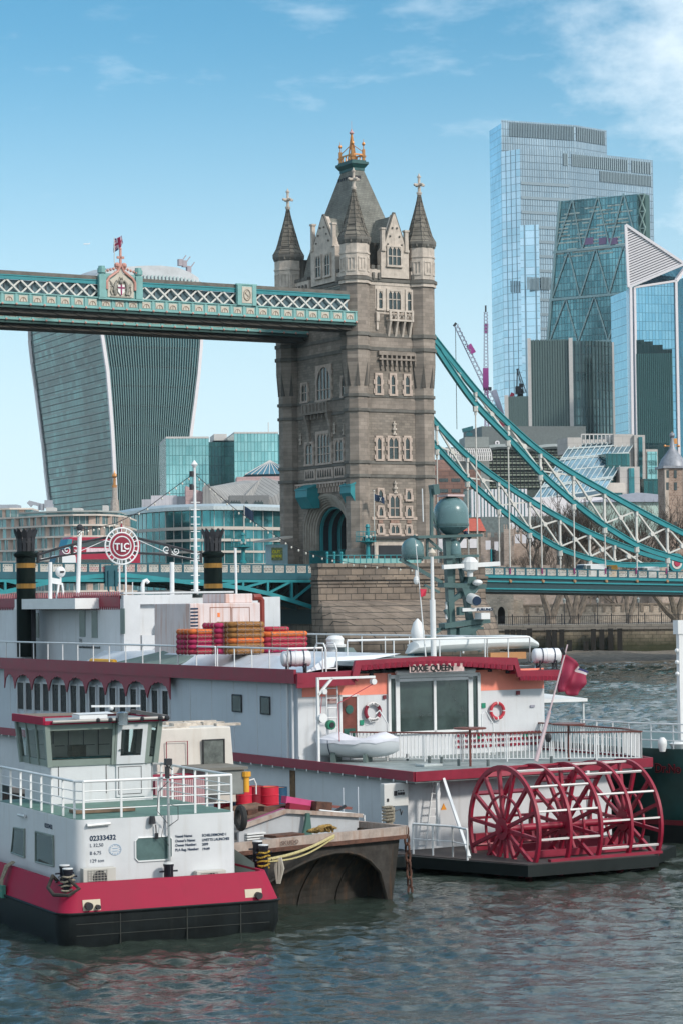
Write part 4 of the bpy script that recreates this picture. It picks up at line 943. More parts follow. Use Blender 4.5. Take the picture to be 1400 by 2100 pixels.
# 22-storey-step faceted tower
F2 = Fr(at(1037,700,1340)[:2],22)
bt = thing('stepped_skyscraper','tallest pale blue glass skyscraper with stepped flat tops','skyscraper',F2)
GA = grid('sky_reflection_glass',(.62,.78,.88),(.46,.67,.78),(.20,.32,.40),1.5,4.1,.12,rough=.1,metal=.85,wob=.02,blot=.12)  # paler copy for the left facets, their sky reflection put into the colour
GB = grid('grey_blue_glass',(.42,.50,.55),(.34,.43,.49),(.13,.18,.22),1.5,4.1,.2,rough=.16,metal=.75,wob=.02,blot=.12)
zq = lambda px,py,y=0: F2.B(px,py,y)[1]
aa = lambda px,py,y=0: F2.B(px,py,y)[0]
x_l = F2.A(1006,500,0)[0]
def strips(root,name,P,z0,z1s,mats,back=60):
 for k,((p,q_),zt_k,mt) in enumerate(zip(zip(P,P[1:]),z1s,mats)):
  m = MB();m.prism([p,q_,(q_[0],q_[1] + back),(p[0],p[1] + back)],z0,zt_k);m.build(name,mt,root)
za_,zb_,zc_ = zq(1100,247),zq(1150,316),zq(1090,474)
def mf(z1,mats): pass
m = MB();xs_ = [aa(px,500,y) for px,y in ((1006,26),(1037,0),(1105,0),(1190,0),(1254,8))]
P = [(xs_[0],26),(xs_[1],4),(xs_[2] * .9,4),(xs_[3],4),(xs_[4],12),(xs_[4],60),(aa(1030,500,60),60)]
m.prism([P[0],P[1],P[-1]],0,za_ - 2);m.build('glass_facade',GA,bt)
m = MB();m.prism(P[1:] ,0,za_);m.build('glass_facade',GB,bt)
x1 = [aa(px,600,y) for px,y in ((1037,0),(1070,-8),(1170,-8),(1346,0))]
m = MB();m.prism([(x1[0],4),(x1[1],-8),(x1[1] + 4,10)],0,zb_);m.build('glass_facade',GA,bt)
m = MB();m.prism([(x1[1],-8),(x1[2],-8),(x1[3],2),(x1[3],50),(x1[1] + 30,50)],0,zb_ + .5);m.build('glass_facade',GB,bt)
x2 = [aa(px,800,y) for px,y in ((1074,-20),(1106,-22),(1140,-20))]
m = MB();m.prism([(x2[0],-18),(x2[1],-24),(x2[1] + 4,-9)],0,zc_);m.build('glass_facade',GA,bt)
m = MB()
DVC = pm('dark_vertical_louvre',(.22,.30,.34),.5)
def louv(x0,x1,y,py0,py1,n,frac=.5):
 m = MB();px = 1037 + (x0 + x1) / 2 / 170 * 560;px = min(range(1000,1400,4),key=lambda p: abs(aa(p,py0,y) - (x0 + x1) / 2));z1_,z0_ = zq(px,py0,y),zq(px,py1,y)
 for k in range(n): x = x0 + (x1 - x0) * k / n;m.box(x,x + (x1 - x0) / n * frac,y - .6,y,z0_,z1_)
 m.build('plant_louvre',DVC,bt)
def lv2(P,Q,f0,f1,n,z0,z1,fr=.5):
 m = MB()
 for k in range(n):
  t = f0 + (f1 - f0) * (k + .5) / n;x,y = P[0] + (Q[0] - P[0]) * t,P[1] + (Q[1] - P[1]) * t;w = (Q[0] - P[0]) * (f1 - f0) / n * fr;m.box(x - w / 2,x + w / 2,y - .6,y + .2,z0,z1)
 m.build('plant_louvre',DVC,bt)
q0_,q1_,q2_ = (x1[1],-8),(x1[2],-8),(x1[3],2)
lv2(q0_,q1_,.88,.98,3,zb_ - 8,zb_ - 1,.6);lv2(q1_,q2_,.03,.7,28,zb_ - 8,zb_ - 1);lv2(q1_,q2_,.74,.98,8,zb_ - 8,zb_ - 1);lv2(q1_,q2_,.36,.98,34,zb_ - 15,zb_ - 9)
lv2((xs_[1],4),(xs_[3],4),.1,.98,40,za_ - 9,za_ - 1,.35);lv2((xs_[3],4),(xs_[4],12),.02,.95,16,za_ - 9,za_ - 1,.35)
louv(aa(1046,590,-8.5),aa(1070,590,-8.5),-8.5,576,600,7,.4);louv(aa(1080,590,-24.5),aa(1105,590,-24.5),-24.5,568,594,9,.4);louv(aa(1108,590,-9),aa(1130,590,-9),-9,568,594,8,.5)
m = MB()
for k in range(48):
 z = zq(1100,385) - k * 8.2
 if z > 20: m.box(x1[1],x1[2],-8.6,-8,z,z + 1.6)
m.build('facade_spandrel',pm('grey_spandrel',(.20,.26,.30),.4,.3),bt)
# ---- sloping wedge tower with diagonal frame
F3 = Fr(at(1150,600,1270)[:2],-33)
wd = thing('wedge_skyscraper','tapering wedge skyscraper with diagonal steel frame','skyscraper',F3)
GW = grid('wedge_glass',(.16,.34,.37),(.07,.20,.23),(.05,.12,.14),1.8,3.6,.15,rough=.1,metal=.8,wob=.05,blot=.45,bs=.03)
ed = [(412,1148),(500,1139),(610,1131),(700,1124),(830,1112),(960,1100)]
L = []
for y,x in ed: a,z = F3.B(x,y,0);L.append((a,z))
aR1 = F3.B(1307,500,0)[0];aR2 = F3.B(1319,500,0)[0]
zT1 = F3.B(1307,397,0)[1]
P = [(a,z) for a,z in L] + [(aR1,L[-1][1]),(aR1,zT1)]
m = MB();m.slab(P[::-1],'y',0,9);m.build('glass_facade',GW,wd)
m = MB();m.box(aR1,aR2,3,8,0,zT1);m.build('lift_core',pm('dark_green_core',(.03,.09,.08),.5),wd)
m = MB();n = 12
for k in range(n):
 z0 = zT1 - k * 9;m.bar((aR1,2.6,z0),(aR2,2.6,z0 - 9),.6);m.bar((aR2,2.5,z0),(aR1,2.5,z0 - 9),.6);m.bar((aR1,2.6,z0),(aR2,2.6,z0),.6)
m.build('core_bracing',pm('pale_green_steel',(.3,.42,.38),.5),wd)
m = MB();lft = lambda z: next((p[0] + (q_[0] - p[0]) * (p[1] - z) / (p[1] - q_[1]) for p,q_ in zip(L,L[1:]) if q_[1] <= z <= p[1]),L[0][0])
lv = [F3.B(1230,y,0)[1] for y in (402,508,606,700,800,900)]
ST_ = pm('steel_mega_frame',(.24,.36,.38),.4,.3)
for i,z in enumerate(lv):
 if i: m.box(lft(z) - 1,aR1,-1.0,-.1,z - .6,z + .6)
for z0,z1 in zip(lv,lv[1:]):
 a0_,a1_ = lft(z0),lft(z1);W0 = aR1 - a0_;W1 = aR1 - a1_;k = 0;n = 3
 for j in range(n):
  u0,u1 = j / n,(j + 1) / n;um = (u0 + u1) / 2
  m.bar((a0_ + W0 * um,-.6,z0),(a1_ + W1 * u0,-.6,z1),.6,.4,up=(0,1,0));m.bar((a0_ + W0 * um,-.5,z0),(a1_ + W1 * u1,-.5,z1),.6,.4,up=(0,1,0))
m.bar((L[0][0],-.5,L[0][1]),(L[-1][0],-.5,L[-1][1]),1.2)
m.build('diagonal_frame',ST_,wd)
m = MB()
for x0,x1_ in ((1197,1216),(1228,1243),(1246,1266)): a,z = F3.B(x0,498,0);b,z1 = F3.B(x1_,490,0);m.box(a,b,-.4,0,z - 1,z1 + 1)
m.build('purple_blind',pm('purple_panel',(.20,.12,.24),.6),wd)
m = MB()
for k in range(14):
 z = lv[0] - 6 - k * 1.9;random.seed(k);s = lft(max(z,L[-1][1] + 1));s = min(s,aR1)
 for j in range(5): u = random.random() * .8;m.box(s + (aR1 - s) * u,s + (aR1 - s) * (u + .06 + .12 * random.random()),-.3,-.05,z,z + .7)
m.build('plant_floor_duct',pm('pale_duct',(.5,.55,.5),.5),wd)
# ---- angular tower with white folded top
F4 = Fr(at(1292,760,1120)[:2],12)
sc = thing('angular_skyscraper','angular blue glass skyscraper with white louvred triangular top','skyscraper',F4)
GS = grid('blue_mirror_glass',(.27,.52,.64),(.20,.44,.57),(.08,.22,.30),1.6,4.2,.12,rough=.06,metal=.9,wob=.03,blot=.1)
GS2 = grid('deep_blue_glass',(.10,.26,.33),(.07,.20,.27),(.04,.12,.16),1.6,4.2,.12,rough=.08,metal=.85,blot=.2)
fB = F4.B;a0_,_ = fB(1284,600,0);a1_,_ = fB(1303,760,0);a2_,_ = fB(1388,760,0)
z_a = fB(1303,589,0)[1];z_b = fB(1388,576,0)[1]
m = MB();m.prism([(a0_ + 2,1.5),(a1_,0),(a1_,12)],0,z_a);m.build('glass_facade',pm('pale_strip_glass',(.35,.45,.55),.15,.7),sc)
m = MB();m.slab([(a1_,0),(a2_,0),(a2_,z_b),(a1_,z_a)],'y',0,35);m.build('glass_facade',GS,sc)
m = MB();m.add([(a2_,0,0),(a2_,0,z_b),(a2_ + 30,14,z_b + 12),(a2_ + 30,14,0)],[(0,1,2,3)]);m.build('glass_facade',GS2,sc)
pk = fB(1281,461,0);bl_ = fB(1287,589,0);rt = fB(1402,541,-4);rt2 = fB(1420,520,-4);tr = fB(1420,552,0)
m = MB();A3 = (pk[0],0,pk[1]);B3 = (bl_[0],0,bl_[1]);C3 = (rt[0],-4,rt[1]);m.add([A3,B3,C3,(pk[0] + 1,2,pk[1] - 1),(bl_[0] + 1,2,bl_[1]),(rt[0] + 2,0,rt[1])],[(0,1,2),(5,4,3),(0,3,4,1),(1,4,5,2),(2,5,3,0)])
m.build('louvred_top',pm('shaded_louvre_backing',(.10,.10,.13),.6),sc)
m = MB();n = 24
for k in range(1,n):
 t = k / n;p = Vector(A3).lerp(Vector(B3),t);d = Vector(C3) - Vector(B3)
 # louvre parallel to the lower edge,clipped by the upper edge
 q_ = Vector(A3).lerp(Vector(C3),t);m.bar(p + Vector((0,-.4,0)),q_ + Vector((0,-.4,0)),.6,.75)
m.build('louvre',CONW,sc)
m = MB()
for p,q_ in ((A3,B3),(B3,C3),(A3,C3),((bl_[0] + 1,-.2,bl_[1]),(fB(1294,900,0)[0],-.2,20))): m.bar(Vector(p) + Vector((0,-.8,0)),Vector(q_) + Vector((0,-.8,0)),1.2,1.2)
m.bar((a1_,-.5,z_a),(a2_,-.5,z_b),1,1);m.bar((a2_,-.5,0),(a2_,-.5,z_b + 1),1.2,1.2);m.bar((a2_,-.5,z_b),(a2_ + 12,5,z_b + 14),1.5);m.bar((a1_,-.5,0),(a1_,-.5,z_a),1.0)
m.build('edge_trim',CONW,sc)
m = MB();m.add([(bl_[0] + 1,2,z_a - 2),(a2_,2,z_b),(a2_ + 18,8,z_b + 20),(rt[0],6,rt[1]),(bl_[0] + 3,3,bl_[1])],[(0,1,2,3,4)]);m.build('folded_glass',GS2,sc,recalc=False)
# ---- dark curved tower pair
F5 = Fr(at(1090,800,1000)[:2],-6)
dk = thing('dark_curved_tower','dark green office tower in curved steps with pale edge strips','office tower',F5)
GD = grid('dark_green_glass',(.02,.05,.05),(.01,.032,.035),(.012,.03,.033),1.5,3.7,.1,rough=.1,metal=.7,wob=.02,blot=.4,bs=.04)
GD2 = grid('dark_glass_lit_low',(.10,.15,.15),(.045,.09,.10),(.02,.04,.045),3.0,3.7,.25,rough=.12,metal=.7,wob=.02,blot=.5,bs=.03)
g5 = F5.B
def bow(x0,x1,y0,bulge,n=12): return [(x0 + (x1 - x0) * k / n,y0 + bulge * math.sin(math.pi * .5 * k / n) ** 2 * 0 - 0 + bulge * (k / n) ** 2.2) for k in range(n + 1)]
xa,xb,xc,xd = g5(1089,800,0)[0],g5(1167,800,0)[0],g5(1175,800,0)[0],g5(1256,800,6)[0]
z1 = g5(1120,698,0)[1];z2 = g5(1200,698,0)[1];z3 = g5(1065,814,0)[1]
m = MB();m.prism([(xa,0),(xb,1),(xb,30),(xa,30)],0,z1);m.build('glass_facade',GD,dk)
Q = bow(xc,xd,0,9);m = MB();m.prism(Q + [(xd,34),(xc,34)],0,z2);m.build('glass_facade',GD2,dk)
x6 = g5(1042,850,0)[0];m = MB();m.prism([(x6,0),(xa - 1,0),(xa - 1,20),(x6,20)],0,z3);m.build('glass_facade',GD,dk)
m = MB()
fins(m,(xa,-.1),(xb,.9),15,.8,.5,10,z1 + .4,(0,-1));fins(m,(x6,-.1),(xa - 1,-.1),10,.8,.5,10,z3 + .3,(0,-1))
m.build('facade_fin',pm('grey_green_fin',(.085,.13,.125),.5),dk)
m = MB()
for p,q_ in zip(Q,Q[1:]): m.bar((p[0],p[1] - .3,5),(p[0],p[1] - .3,z2),.3,.3)
m.build('facade_mullion',pm('dark_mullion',(.04,.09,.09),.4),dk)
m = MB();m.box(xa - 1.4,xa,-1,2,0,z1 + 1);m.box(xb,xc,-1,2,0,z2 + 1.2);m.box(x6 - 1.6,x6,-1,2,0,z3 + .8);m.box(xd,xd + .8,9,12,0,z2);m.build('edge_strip',CON,dk)
F6 = Fr(at(1300,800,960)[:2],-7);dk2 = thing('dark_stepped_tower','dark green office block with stepped top before the blue angular skyscraper','office tower',F6)
g6 = F6.B
st = [(1306,697),(1322,700),(1340,707),(1360,716),(1379,722)]
for (p,y),(q_,y2) in zip(st,st[1:]):
 m = MB();m.prism([(g6(p,800,0)[0],0),(g6(q_,800,0)[0],0),(g6(q_,800,0)[0],20),(g6(p,800,0)[0],20)],0,g6(p,y,0)[1]);m.build('glass_facade',GD,dk2)
m = MB();fins(m,(g6(1306,800,0)[0],0),(g6(1378,800,0)[0],0),18,.5,.25,5,g6(1370,724,0)[1],(0,-1));m.build('facade_fin',pm('deep_green_fin',(.03,.10,.10),.4),dk2)
# ---- cranes
def crane(label,D,base,top,jib,col,parts=()):
 q = thing('tower_crane',label,'crane',None,loc=(0,0,0),group='tower cranes over the city')
 b = Vector(at(*base,D));t = Vector(at(*top,D));q.location = (b.x,b.y,0);O_ = Vector((b.x,b.y,0))
 def latt(p,e,w,name,c,n,cut=None):
  m = MB();d = e - p;L_ = d.length;dn = d.normalized();s = dn.cross(Vector((0,1,0))).normalized();y = Vector((0,1,0))
  for i in (-1,1):
   for j in (-1,1): m.bar(p - O_ + s * (i * w / 2) + y * (j * w / 2),e - O_ + s * (i * w / 2 * .6) + y * (j * w / 2 * .6),w * .14)
  for k in range(n):
   a,c_ = p.lerp(e,k / n) - O_,p.lerp(e,(k + 1) / n) - O_
   m.bar(a - s * w / 2 - y * w / 2,c_ + s * w / 2 - y * w / 2,w * .1);m.bar(a + s * w / 2 - y * w / 2,c_ - s * w / 2 - y * w / 2,w * .1)
  m.build(name,c,q)
 latt(b,t,2.2,'mast',col,26)
 for (p,e,w,c,nm) in jib: latt(Vector(at(*p,D)),Vector(at(*e,D)),w,nm,c,22)
 for (p,e,w,c,nm) in parts: m = MB();m.bar(Vector(at(*p,D)) - O_,Vector(at(*e,D)) - O_,w);m.build(nm,c,q)
 return q
MAG = pm('magenta_crane_paint',(.35,.04,.25),.5);CRG = pm('crane_grey',(.30,.32,.42),.5);RDC = pm('crane_red',(.6,.03,.08),.5)
crane('tall tower crane with upright jib beside the pale glass skyscraper',1180,(998,905),(996,790),[((996,790),(995,640),2.2,CRG,'jib')],MAG,
      [((995,755),(995,795),2.7,MAG,'crane_cab'),((996,683),(996.5,664),1.8,MAG,'jib_panel'),((995,640),(995,626),.8,IRON,'jib_tip'),((990,797),(1007,797),1.6,IRON,'slewing_platform')])
crane('luffing crane with purple panel leaning left of the dark tower',1190,(1030,905),(1029,862),[((1029,862),(934,667),2.6,CRG,'jib')],RDC,
      [((960,707),(970,724),2.6,MAG,'jib_panel'),((1028,855),(1030,878),3.0,RDC,'crane_cab'),((934,667),(930,664),2.0,IRON,'jib_tip'),((933,670),(936,880),.3,IRON,'hoist_rope'),((1012,800),(1028,850),2.4,CRG,'counter_jib')])
crane('small dark crane standing on the low dark tower',1020,(1066,815),(1066,798),[((1076,806),(1060,756),1.2,IRON,'jib')],IRON,
      [((1060,756),(1059,795),.5,IRON,'hoist_rope'),((1056,800),(1068,800),3.2,IRON,'crane_cab'),((1046,817),(1051,806),1.6,RDC,'red_strut'),((1064,790),(1072,790),1.5,IRON,'crane_winch')])
# ---- glass office blocks left of the tower
F7 = Fr(at(429,950,900)[:2],8);g7 = F7.B
of = thing('glass_office_block','pale green glass office block with dark recessed side','office block',F7)
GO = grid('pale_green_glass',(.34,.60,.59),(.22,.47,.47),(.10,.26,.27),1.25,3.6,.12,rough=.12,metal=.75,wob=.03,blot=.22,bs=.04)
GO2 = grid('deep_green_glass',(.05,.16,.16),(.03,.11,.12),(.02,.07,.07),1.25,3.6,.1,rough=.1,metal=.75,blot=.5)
x0,x1_ = g7(341,950,0)[0],g7(429,950,0)[0];zt7 = g7(400,899,0)[1]
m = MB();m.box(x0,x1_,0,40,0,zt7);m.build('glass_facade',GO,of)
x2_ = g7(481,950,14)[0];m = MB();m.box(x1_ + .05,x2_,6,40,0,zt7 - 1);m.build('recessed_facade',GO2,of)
m = MB();m.box(x0,x1_,-.3,39,zt7,zt7 + .7);m.box(x1_ + 3,x2_ - 3,12,30,zt7,zt7 + 2.5);m.build('roof_parapet',CON,of)
F8 = Fr(at(481,950,880)[:2],8);g8 = F8.B
of2 = thing('glass_office_block','green glass office block partly hidden by the stone bridge tower','office block',F8)
x1_ = g8(571,950,0)[0];x2_ = g8(600,950,4)[0];zt8 = g8(520,889,0)[1]
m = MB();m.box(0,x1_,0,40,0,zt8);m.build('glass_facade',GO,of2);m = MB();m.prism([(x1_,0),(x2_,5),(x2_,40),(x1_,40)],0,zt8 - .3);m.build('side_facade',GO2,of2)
m = MB();m.box(0,x1_,-.3,39,zt8,zt8 + .6);m.tube((x1_ - 3,5,zt8),(x1_ - 3,5,zt8 + 4.5),.15);m.build('roof_parapet',CON,of2)
# ---- pitched metal-roofed complex
F9 = Fr(at(480,1020,760)[:2],5);g9 = F9.B
mr_ = thing('metal_roofed_building','grey folded metal roofs with pink walls and pyramid skylight','building',F9)
MTL = stone('standing_seam_metal',(.36,.35,.34),(.30,.295,.29),(.15,.15,.15),1.0,60,.08,rough=.5,dirt=.15,offset=0,bump=.3)
PKW = stone('pink_granite_cladding',(.55,.38,.37),(.50,.34,.34),(.35,.24,.24),3,1.5,.05,dirt=.15)
def pp(px,py,y): a,z = g9(px,py,y);return (a,y,z)
def sheet(P,nm,mat,th=6):
 m = MB();A_ = [Vector(p) for p in P];B_ = [p + Vector((0,th,0)) for p in A_];n = len(A_);m.add(A_ + B_,[tuple(range(n)),tuple(range(n,2 * n))[::-1]] + [(k,n + k,n + (k + 1) % n,(k + 1) % n) for k in range(n)]);return m.build(nm,mat,mr_)
sheet([pp(430,1050,0),pp(600,1060,0),pp(600,985,14),pp(575,985,14),pp(500,985,14),pp(430,998,6)],'metal_roof',MTL,10)
sheet([pp(503,1016,-2),pp(539,977,4),pp(600,995,-2),pp(600,1052,-4),pp(503,1052,-4)],'metal_roof',MTL,10)
sheet([pp(486,978,16),pp(600,976,16),pp(600,994,16),pp(486,996,16)],'pink_wall',PKW,12)
m = MB();ap = pp(554,944,26);c1,c2 = pp(503,973,18),pp(602,971,18);m.add([ap,c1,c2,(c2[0],36,c2[2]),(c1[0],36,c1[2])],[(0,1,2),(0,2,3),(0,3,4),(0,4,1)])
sk = m.build('pyramid_skylight',pm('skylight_glass',(.06,.20,.28),.12,.6),mr_)
m = MB()
for k in range(9): t = k / 8;m.bar(Vector(c1).lerp(Vector(c2),t) - Vector((0,.2,0)),Vector(ap),.22)
m.build('skylight_rib',CON,sk)
sheet([pp(381,1046,2),pp(381,996,2),pp(395,1002,2),pp(416,1008,2),pp(430,1010,2),pp(430,1046,2)],'pink_wall',PKW,14)
sheet([pp(415,1046,-2),pp(417,998,-2),pp(430,992,-2),pp(436,1046,-2)],'metal_roof',MTL,10)
m = MB()
for p0,p1,y,y0,y1 in ((471,498,-6,1016,1040),(498,552,-6,1016,1042)): a,z1_ = g9(p0,y0,y);b,z0_ = g9(p1,y1,y);m.box(a,b,y,y + 8,z0_,z1_)
dm = m.build('dormer',pm('grey_dormer_metal',(.20,.20,.20),.6),mr_)
m = MB()
for px in (476,481,486,491,506,525,531,537): a,z = g9(px,1036,-6.2);m.box(a - .5,a + .5,-6.4,-6,z - 1.5,z + 1);m.ngon((a,-6.2),.1,z,z + 1.5)
m.build('dormer_window',GLS,dm)
wb = thing('white_rooftop_box','white metal-clad plant room behind the curved glass office','plant room',F9)
m = MB();a,z1_ = g9(291,1020,6);b,z0_ = g9(364,1050,6);z1_ = g9(330,1016,6)[1];m.box(a + 3,b,6,16,z0_ - 3,z1_);m.prism([(a,7),(a + 3,6),(a + 3,16),(a,16)],z0_ - 3,z1_ - 1.2);m.build('plant_wall',stone('white_metal_cladding',(.6,.58,.62),(.56,.54,.58),(.4,.4,.43),1.2,30,.04,dirt=.1),wb)
m = MB();c = g9(381,1020,6)[0];m.box(b,c,6.5,15,z0_ - 3,z1_ - .3);m.build('plant_side',pm('grey_cladding',(.4,.42,.46),.6),wb)
m = MB();d_,_ = g9(355,1030,6);m.box(d_,d_ + 3.0,5.9,6.05,z0_ - 3,z1_ - 5);m.build('plant_door',IRON,wb)
# church spire / column with gilt top in front of the flared tower
cs_ = thing('stone_column','slender pale stone column with gilded urn before the flared tower','monument',None,loc=(0,0,0))
p = at(235.5,1040,900);cs_.location = (p[0],p[1],0);zt9 = at(235.5,1000,900)[2];m = MB();m.ngon((0,0),1.5,20,at(235,1000,900)[2],n=10,r1=.9);m.ngon((0,0),2.2,at(235,1025,900)[2] - 12,at(235,1025,900)[2],n=8,r1=1.4);m.build('column_shaft',pm('monument_stone',(.42,.36,.32),.8,var=.25),cs_)
m = MB();z = zt9;m.ngon((0,0),.9,z,z + 1,n=8);m.ngon((0,0),.5,z + 1,z + 3.5,n=8);m.ball((0,0,z + 4.5),1.0);m.ngon((0,0),.35,z + 5,z + 6.6,n=6,r1=.05);m.build('gilded_top',GOLD,cs_)
# ---- curved banded riverside buildings
def banded(root,P,levels,slabmat,glassmat,pier=None,piermat=None,inset=1.2,mull=None,mw=.12,back=18):
 """P: plan polyline (local), levels: list of (z_bottom, z_top) of slabs; glazing sits between"""
 n = len(P)
 def off(d): return [(P[i][0],P[i][1] + d) for i in range(n)]
 for z0,z1 in levels:
  A_ = off(0) + [(P[-1][0],P[-1][1] + back),(P[0][0],P[0][1] + back)];m = MB();m.prism(A_,z0,z1);m.build('floor_band',slabmat,root)
 for (a0,a1),(b0,b1) in zip(levels,levels[1:]):
  lo,hi = sorted((a1,b0)) if a1 < b0 else (b1,a0)
  A_ = off(inset) + [(P[-1][0],P[-1][1] + back - 1),(P[0][0],P[0][1] + back - 1)];m = MB();m.prism(A_,lo,hi);g_ = m.build('window_band',glassmat,root)
  if mull:
   m = MB();D_ = 0
   for p,q_ in zip(P,P[1:]):
    L_ = math.hypot(q_[0] - p[0],q_[1] - p[1]);k = max(1,round(L_ / mull))
    for j in range(k): t = j / k;x,y = p[0] + (q_[0] - p[0]) * t,p[1] + (q_[1] - p[1]) * t;m.box(x - mw / 2,x + mw / 2,y + inset - .12,y + inset + .02,lo,hi)
   m.build('mullion',CON if mw < .2 else CON,g_)
  if pier:
   m = MB();random.seed(int(lo * 10))
   for p,q_ in zip(P,P[1:]):
    L_ = math.hypot(q_[0] - p[0],q_[1] - p[1]);k = max(1,round(L_ / pier))
    for j in range(k):
     if random.random() < .25: continue
     t = (j + .3 + .3 * random.random()) / k;w = .6 + random.random() * 1.1;x,y = p[0] + (q_[0] - p[0]) * t,p[1] + (q_[1] - p[1]) * t;m.box(x - w / 2,x + w / 2,y + inset - .35,y + inset + .1,lo,hi)
   m.build('wall_pier',piermat,g_)
F10 = Fr(at(245,1100,560)[:2],0)
def arcp(pts,fr): return [fr.loc(*at(px,1100,D)[:2]) for px,D in pts]
zl = lambda py,D,px=150: at(px,py,D)[2]
PKP = pm('pink_stone_pier',(.50,.38,.32),.8,var=.15);SLB = pm('cream_floor_band',(.60,.53,.47),.7,var=.08)
GR = grid('riverside_glass',(.20,.32,.33),(.06,.13,.14),(.10,.14,.14),1.6,20,.1,rough=.12,metal=.5,blot=.5,bs=.15)
GR2 = grid('office_green_glass',(.08,.30,.32),(.04,.17,.19),(.03,.12,.13),1.9,20,.09,rough=.08,metal=.7,blot=.45,bs=.1)
rb = thing('riverside_apartments','curved apartment building with cream floor bands and pink piers','apartment building',F10)
P = arcp([(-60,575),(30,566),(90,556),(150,552),(200,553),(232,558),(255,566),(268,580)],F10)
lv = [(zl(y + 1.9,556),zl(y - 1.9,556)) for y in (1270,1245,1213,1190,1171,1149,1126,1101,1078)]
lv.append((zl(1059,556),zl(1055.5,556)))
banded(rb,P,lv,SLB,GR,3.2,PKP,1.3,1.5)
P2 = arcp([(35,566),(90,560),(150,557),(200,558),(245,566)],F10)
m = MB();A_ = [(x,y + 3) for x,y in P2] + [(P2[-1][0],P2[-1][1] + 20),(P2[0][0],P2[0][1] + 20)];m.prism(A_,zl(1056,556),zl(1049,556));m.build('window_band',GR,rb)
m = MB();A_ = [(x,y + 1.5) for x,y in P2] + [(P2[-1][0],P2[-1][1] + 20),(P2[0][0],P2[0][1] + 20)];m.prism(A_,zl(1049,556),zl(1046,556));m.build('roof_slab',pm('grey_roof_slab',(.3,.32,.31),.6),rb)
m = MB()
for x0,x1_,y0,y1 in ((145,163,1044,1040),(207,216,1048,1035),(90,108,1048,1038)): a,b = F10.loc(*at(x0,1045,562)[:2]),F10.loc(*at(x1_,1045,562)[:2]);m.box(a[0],b[0],a[1] + 4,a[1] + 9,zl(1048,560),zl(y1,560))
m.build('roof_plant',CON,rb)
rb2 = thing('riverside_apartments','left edge apartment wing with flat cream roof and terrace','apartment building',F10)
P = arcp([(-80,598),(20,590),(66,592)],F10);lv = [(zl(y + 1.6,590,30),zl(y - 1.6,590,30)) for y in (1230,1180,1150,1120,1092,1070,1043)];banded(rb2,P,lv,SLB,GR,4,PKP,1.4,1.8,back=14)
m = MB();a,b = F10.loc(*at(-40,1038,596)[:2]),F10.loc(*at(35,1038,596)[:2]);m.box(a[0],b[0],a[1],a[1] + 8,zl(1042,596,0),zl(1035,596,0));m.build('roof_plant',pm('grey_plant',(.3,.33,.38),.7),rb2)
cr3 = thing('rooftop_crane','small grey building maintenance crane on the apartment roof','roof crane',None,loc=at(90,1045,570));m = MB();o_ = at(90,1045,570)
rel = lambda px,py: tuple(Vector(at(px,py,570)) - Vector(o_))
m.bar(rel(58,1029),rel(66,1037),.9);m.bar(rel(60,1030),rel(88,1037),.8);m.bar(rel(84,1040),rel(90,1040),1.6);m.bar(rel(92,1034),rel(107,1034),1.9);m.bar(rel(82,1046),rel(82,1036),.9);m.bar(rel(104,1046),rel(104,1034),1.2);m.build('crane_arm',pm('roof_crane_grey',(.35,.36,.4),.6),cr3)
F11 = Fr(at(400,1100,600)[:2],0)
gb_ = thing('curved_glass_office','wide curved green glass office with pale overhanging roof','office building',F11)
P = arcp([(240,640),(268,624),(300,612),(340,603),(390,598),(440,597),(500,601),(560,609),(640,622)],F11)
zo = lambda y: at(420,y,598)[2]
lv = [(zo(1240),zo(1236)),(zo(1213),zo(1209)),(zo(1186),zo(1182)),(zo(1160.5),zo(1156)),(zo(1134),zo(1129.5)),(zo(1110.5),zo(1105)),(zo(1086.5),zo(1080))]
banded(gb_,P,lv + [(zo(1046),zo(1045))],pm('taupe_floor_band',(.52,.47,.42),.6,var=.06),GR2,None,None,.7,3.2,.16)
m = MB();A_ = [(x,y - 2.2) for x,y in P] + [(P[-1][0],P[-1][1] + 24),(P[0][0],P[0][1] + 24)];zR_ = zo(1045)
A_ = [(x,y - 2.4) for x,y in P];m.loft([[(x,y,zR_ - .2),(x,y,zR_ + .7),(x,y + 4,zR_ + 1.5),(x,y + 24,zR_ + 1.6),(x,y + 24,zR_ - .2)] for x,y in A_]);m.build('overhanging_roof',pm('pale_grey_metal_roof',(.50,.55,.56),.35,.3),gb_)
# bus shelter with poster and blue signal post left of the tower on the bridge
SH = thing('kiosk_shelter','small kiosk with slanted roof and yellow lettered poster beside the tower','kiosk',T)
ys = 15.5;a,z0 = T.B(556,1158,ys);b,z1_ = T.B(590,1108,ys);m = MB();m.box(a + .2,b,ys,ys + 2,13.7,z1_ - .6);m.build('kiosk_wall',pm('kiosk_blue_grey',(.35,.5,.55),.5),SH)
m = MB();aa0,zz0 = T.B(538,1112,ys);m.slab([(aa0,zz0),(b + .3,z1_ + .3),(b + .3,z1_ + .6),(aa0,zz0 + .25)],'y',ys - 1,ys + 2.5);m.build('kiosk_roof',SLB,SH)
m = MB();pa_,pz1 = T.B(557,1123,ys - .1);pb_,pz0 = T.B(580,1149,ys - .1);m.box(pa_,pb_,ys - .12,ys - .02,pz0,pz1);po = m.build('poster',pm('poster_photo',(.22,.26,.12),.6,var=.6,vs=3),SH)
YL = pm('poster_yellow',(.75,.68,.02),.5)
text('poster_lettering','OUT',.62,YL,po,face_mat((pa_ + .08,ys - .15,pz0 + 1.0),(1,0,0)),.01,.02);text('poster_lettering','SEE MORE',.50,YL,po,face_mat((pa_ + .02,ys - .15,pz0 + .42),(1,0,0)),.01,.02,sx=.72)
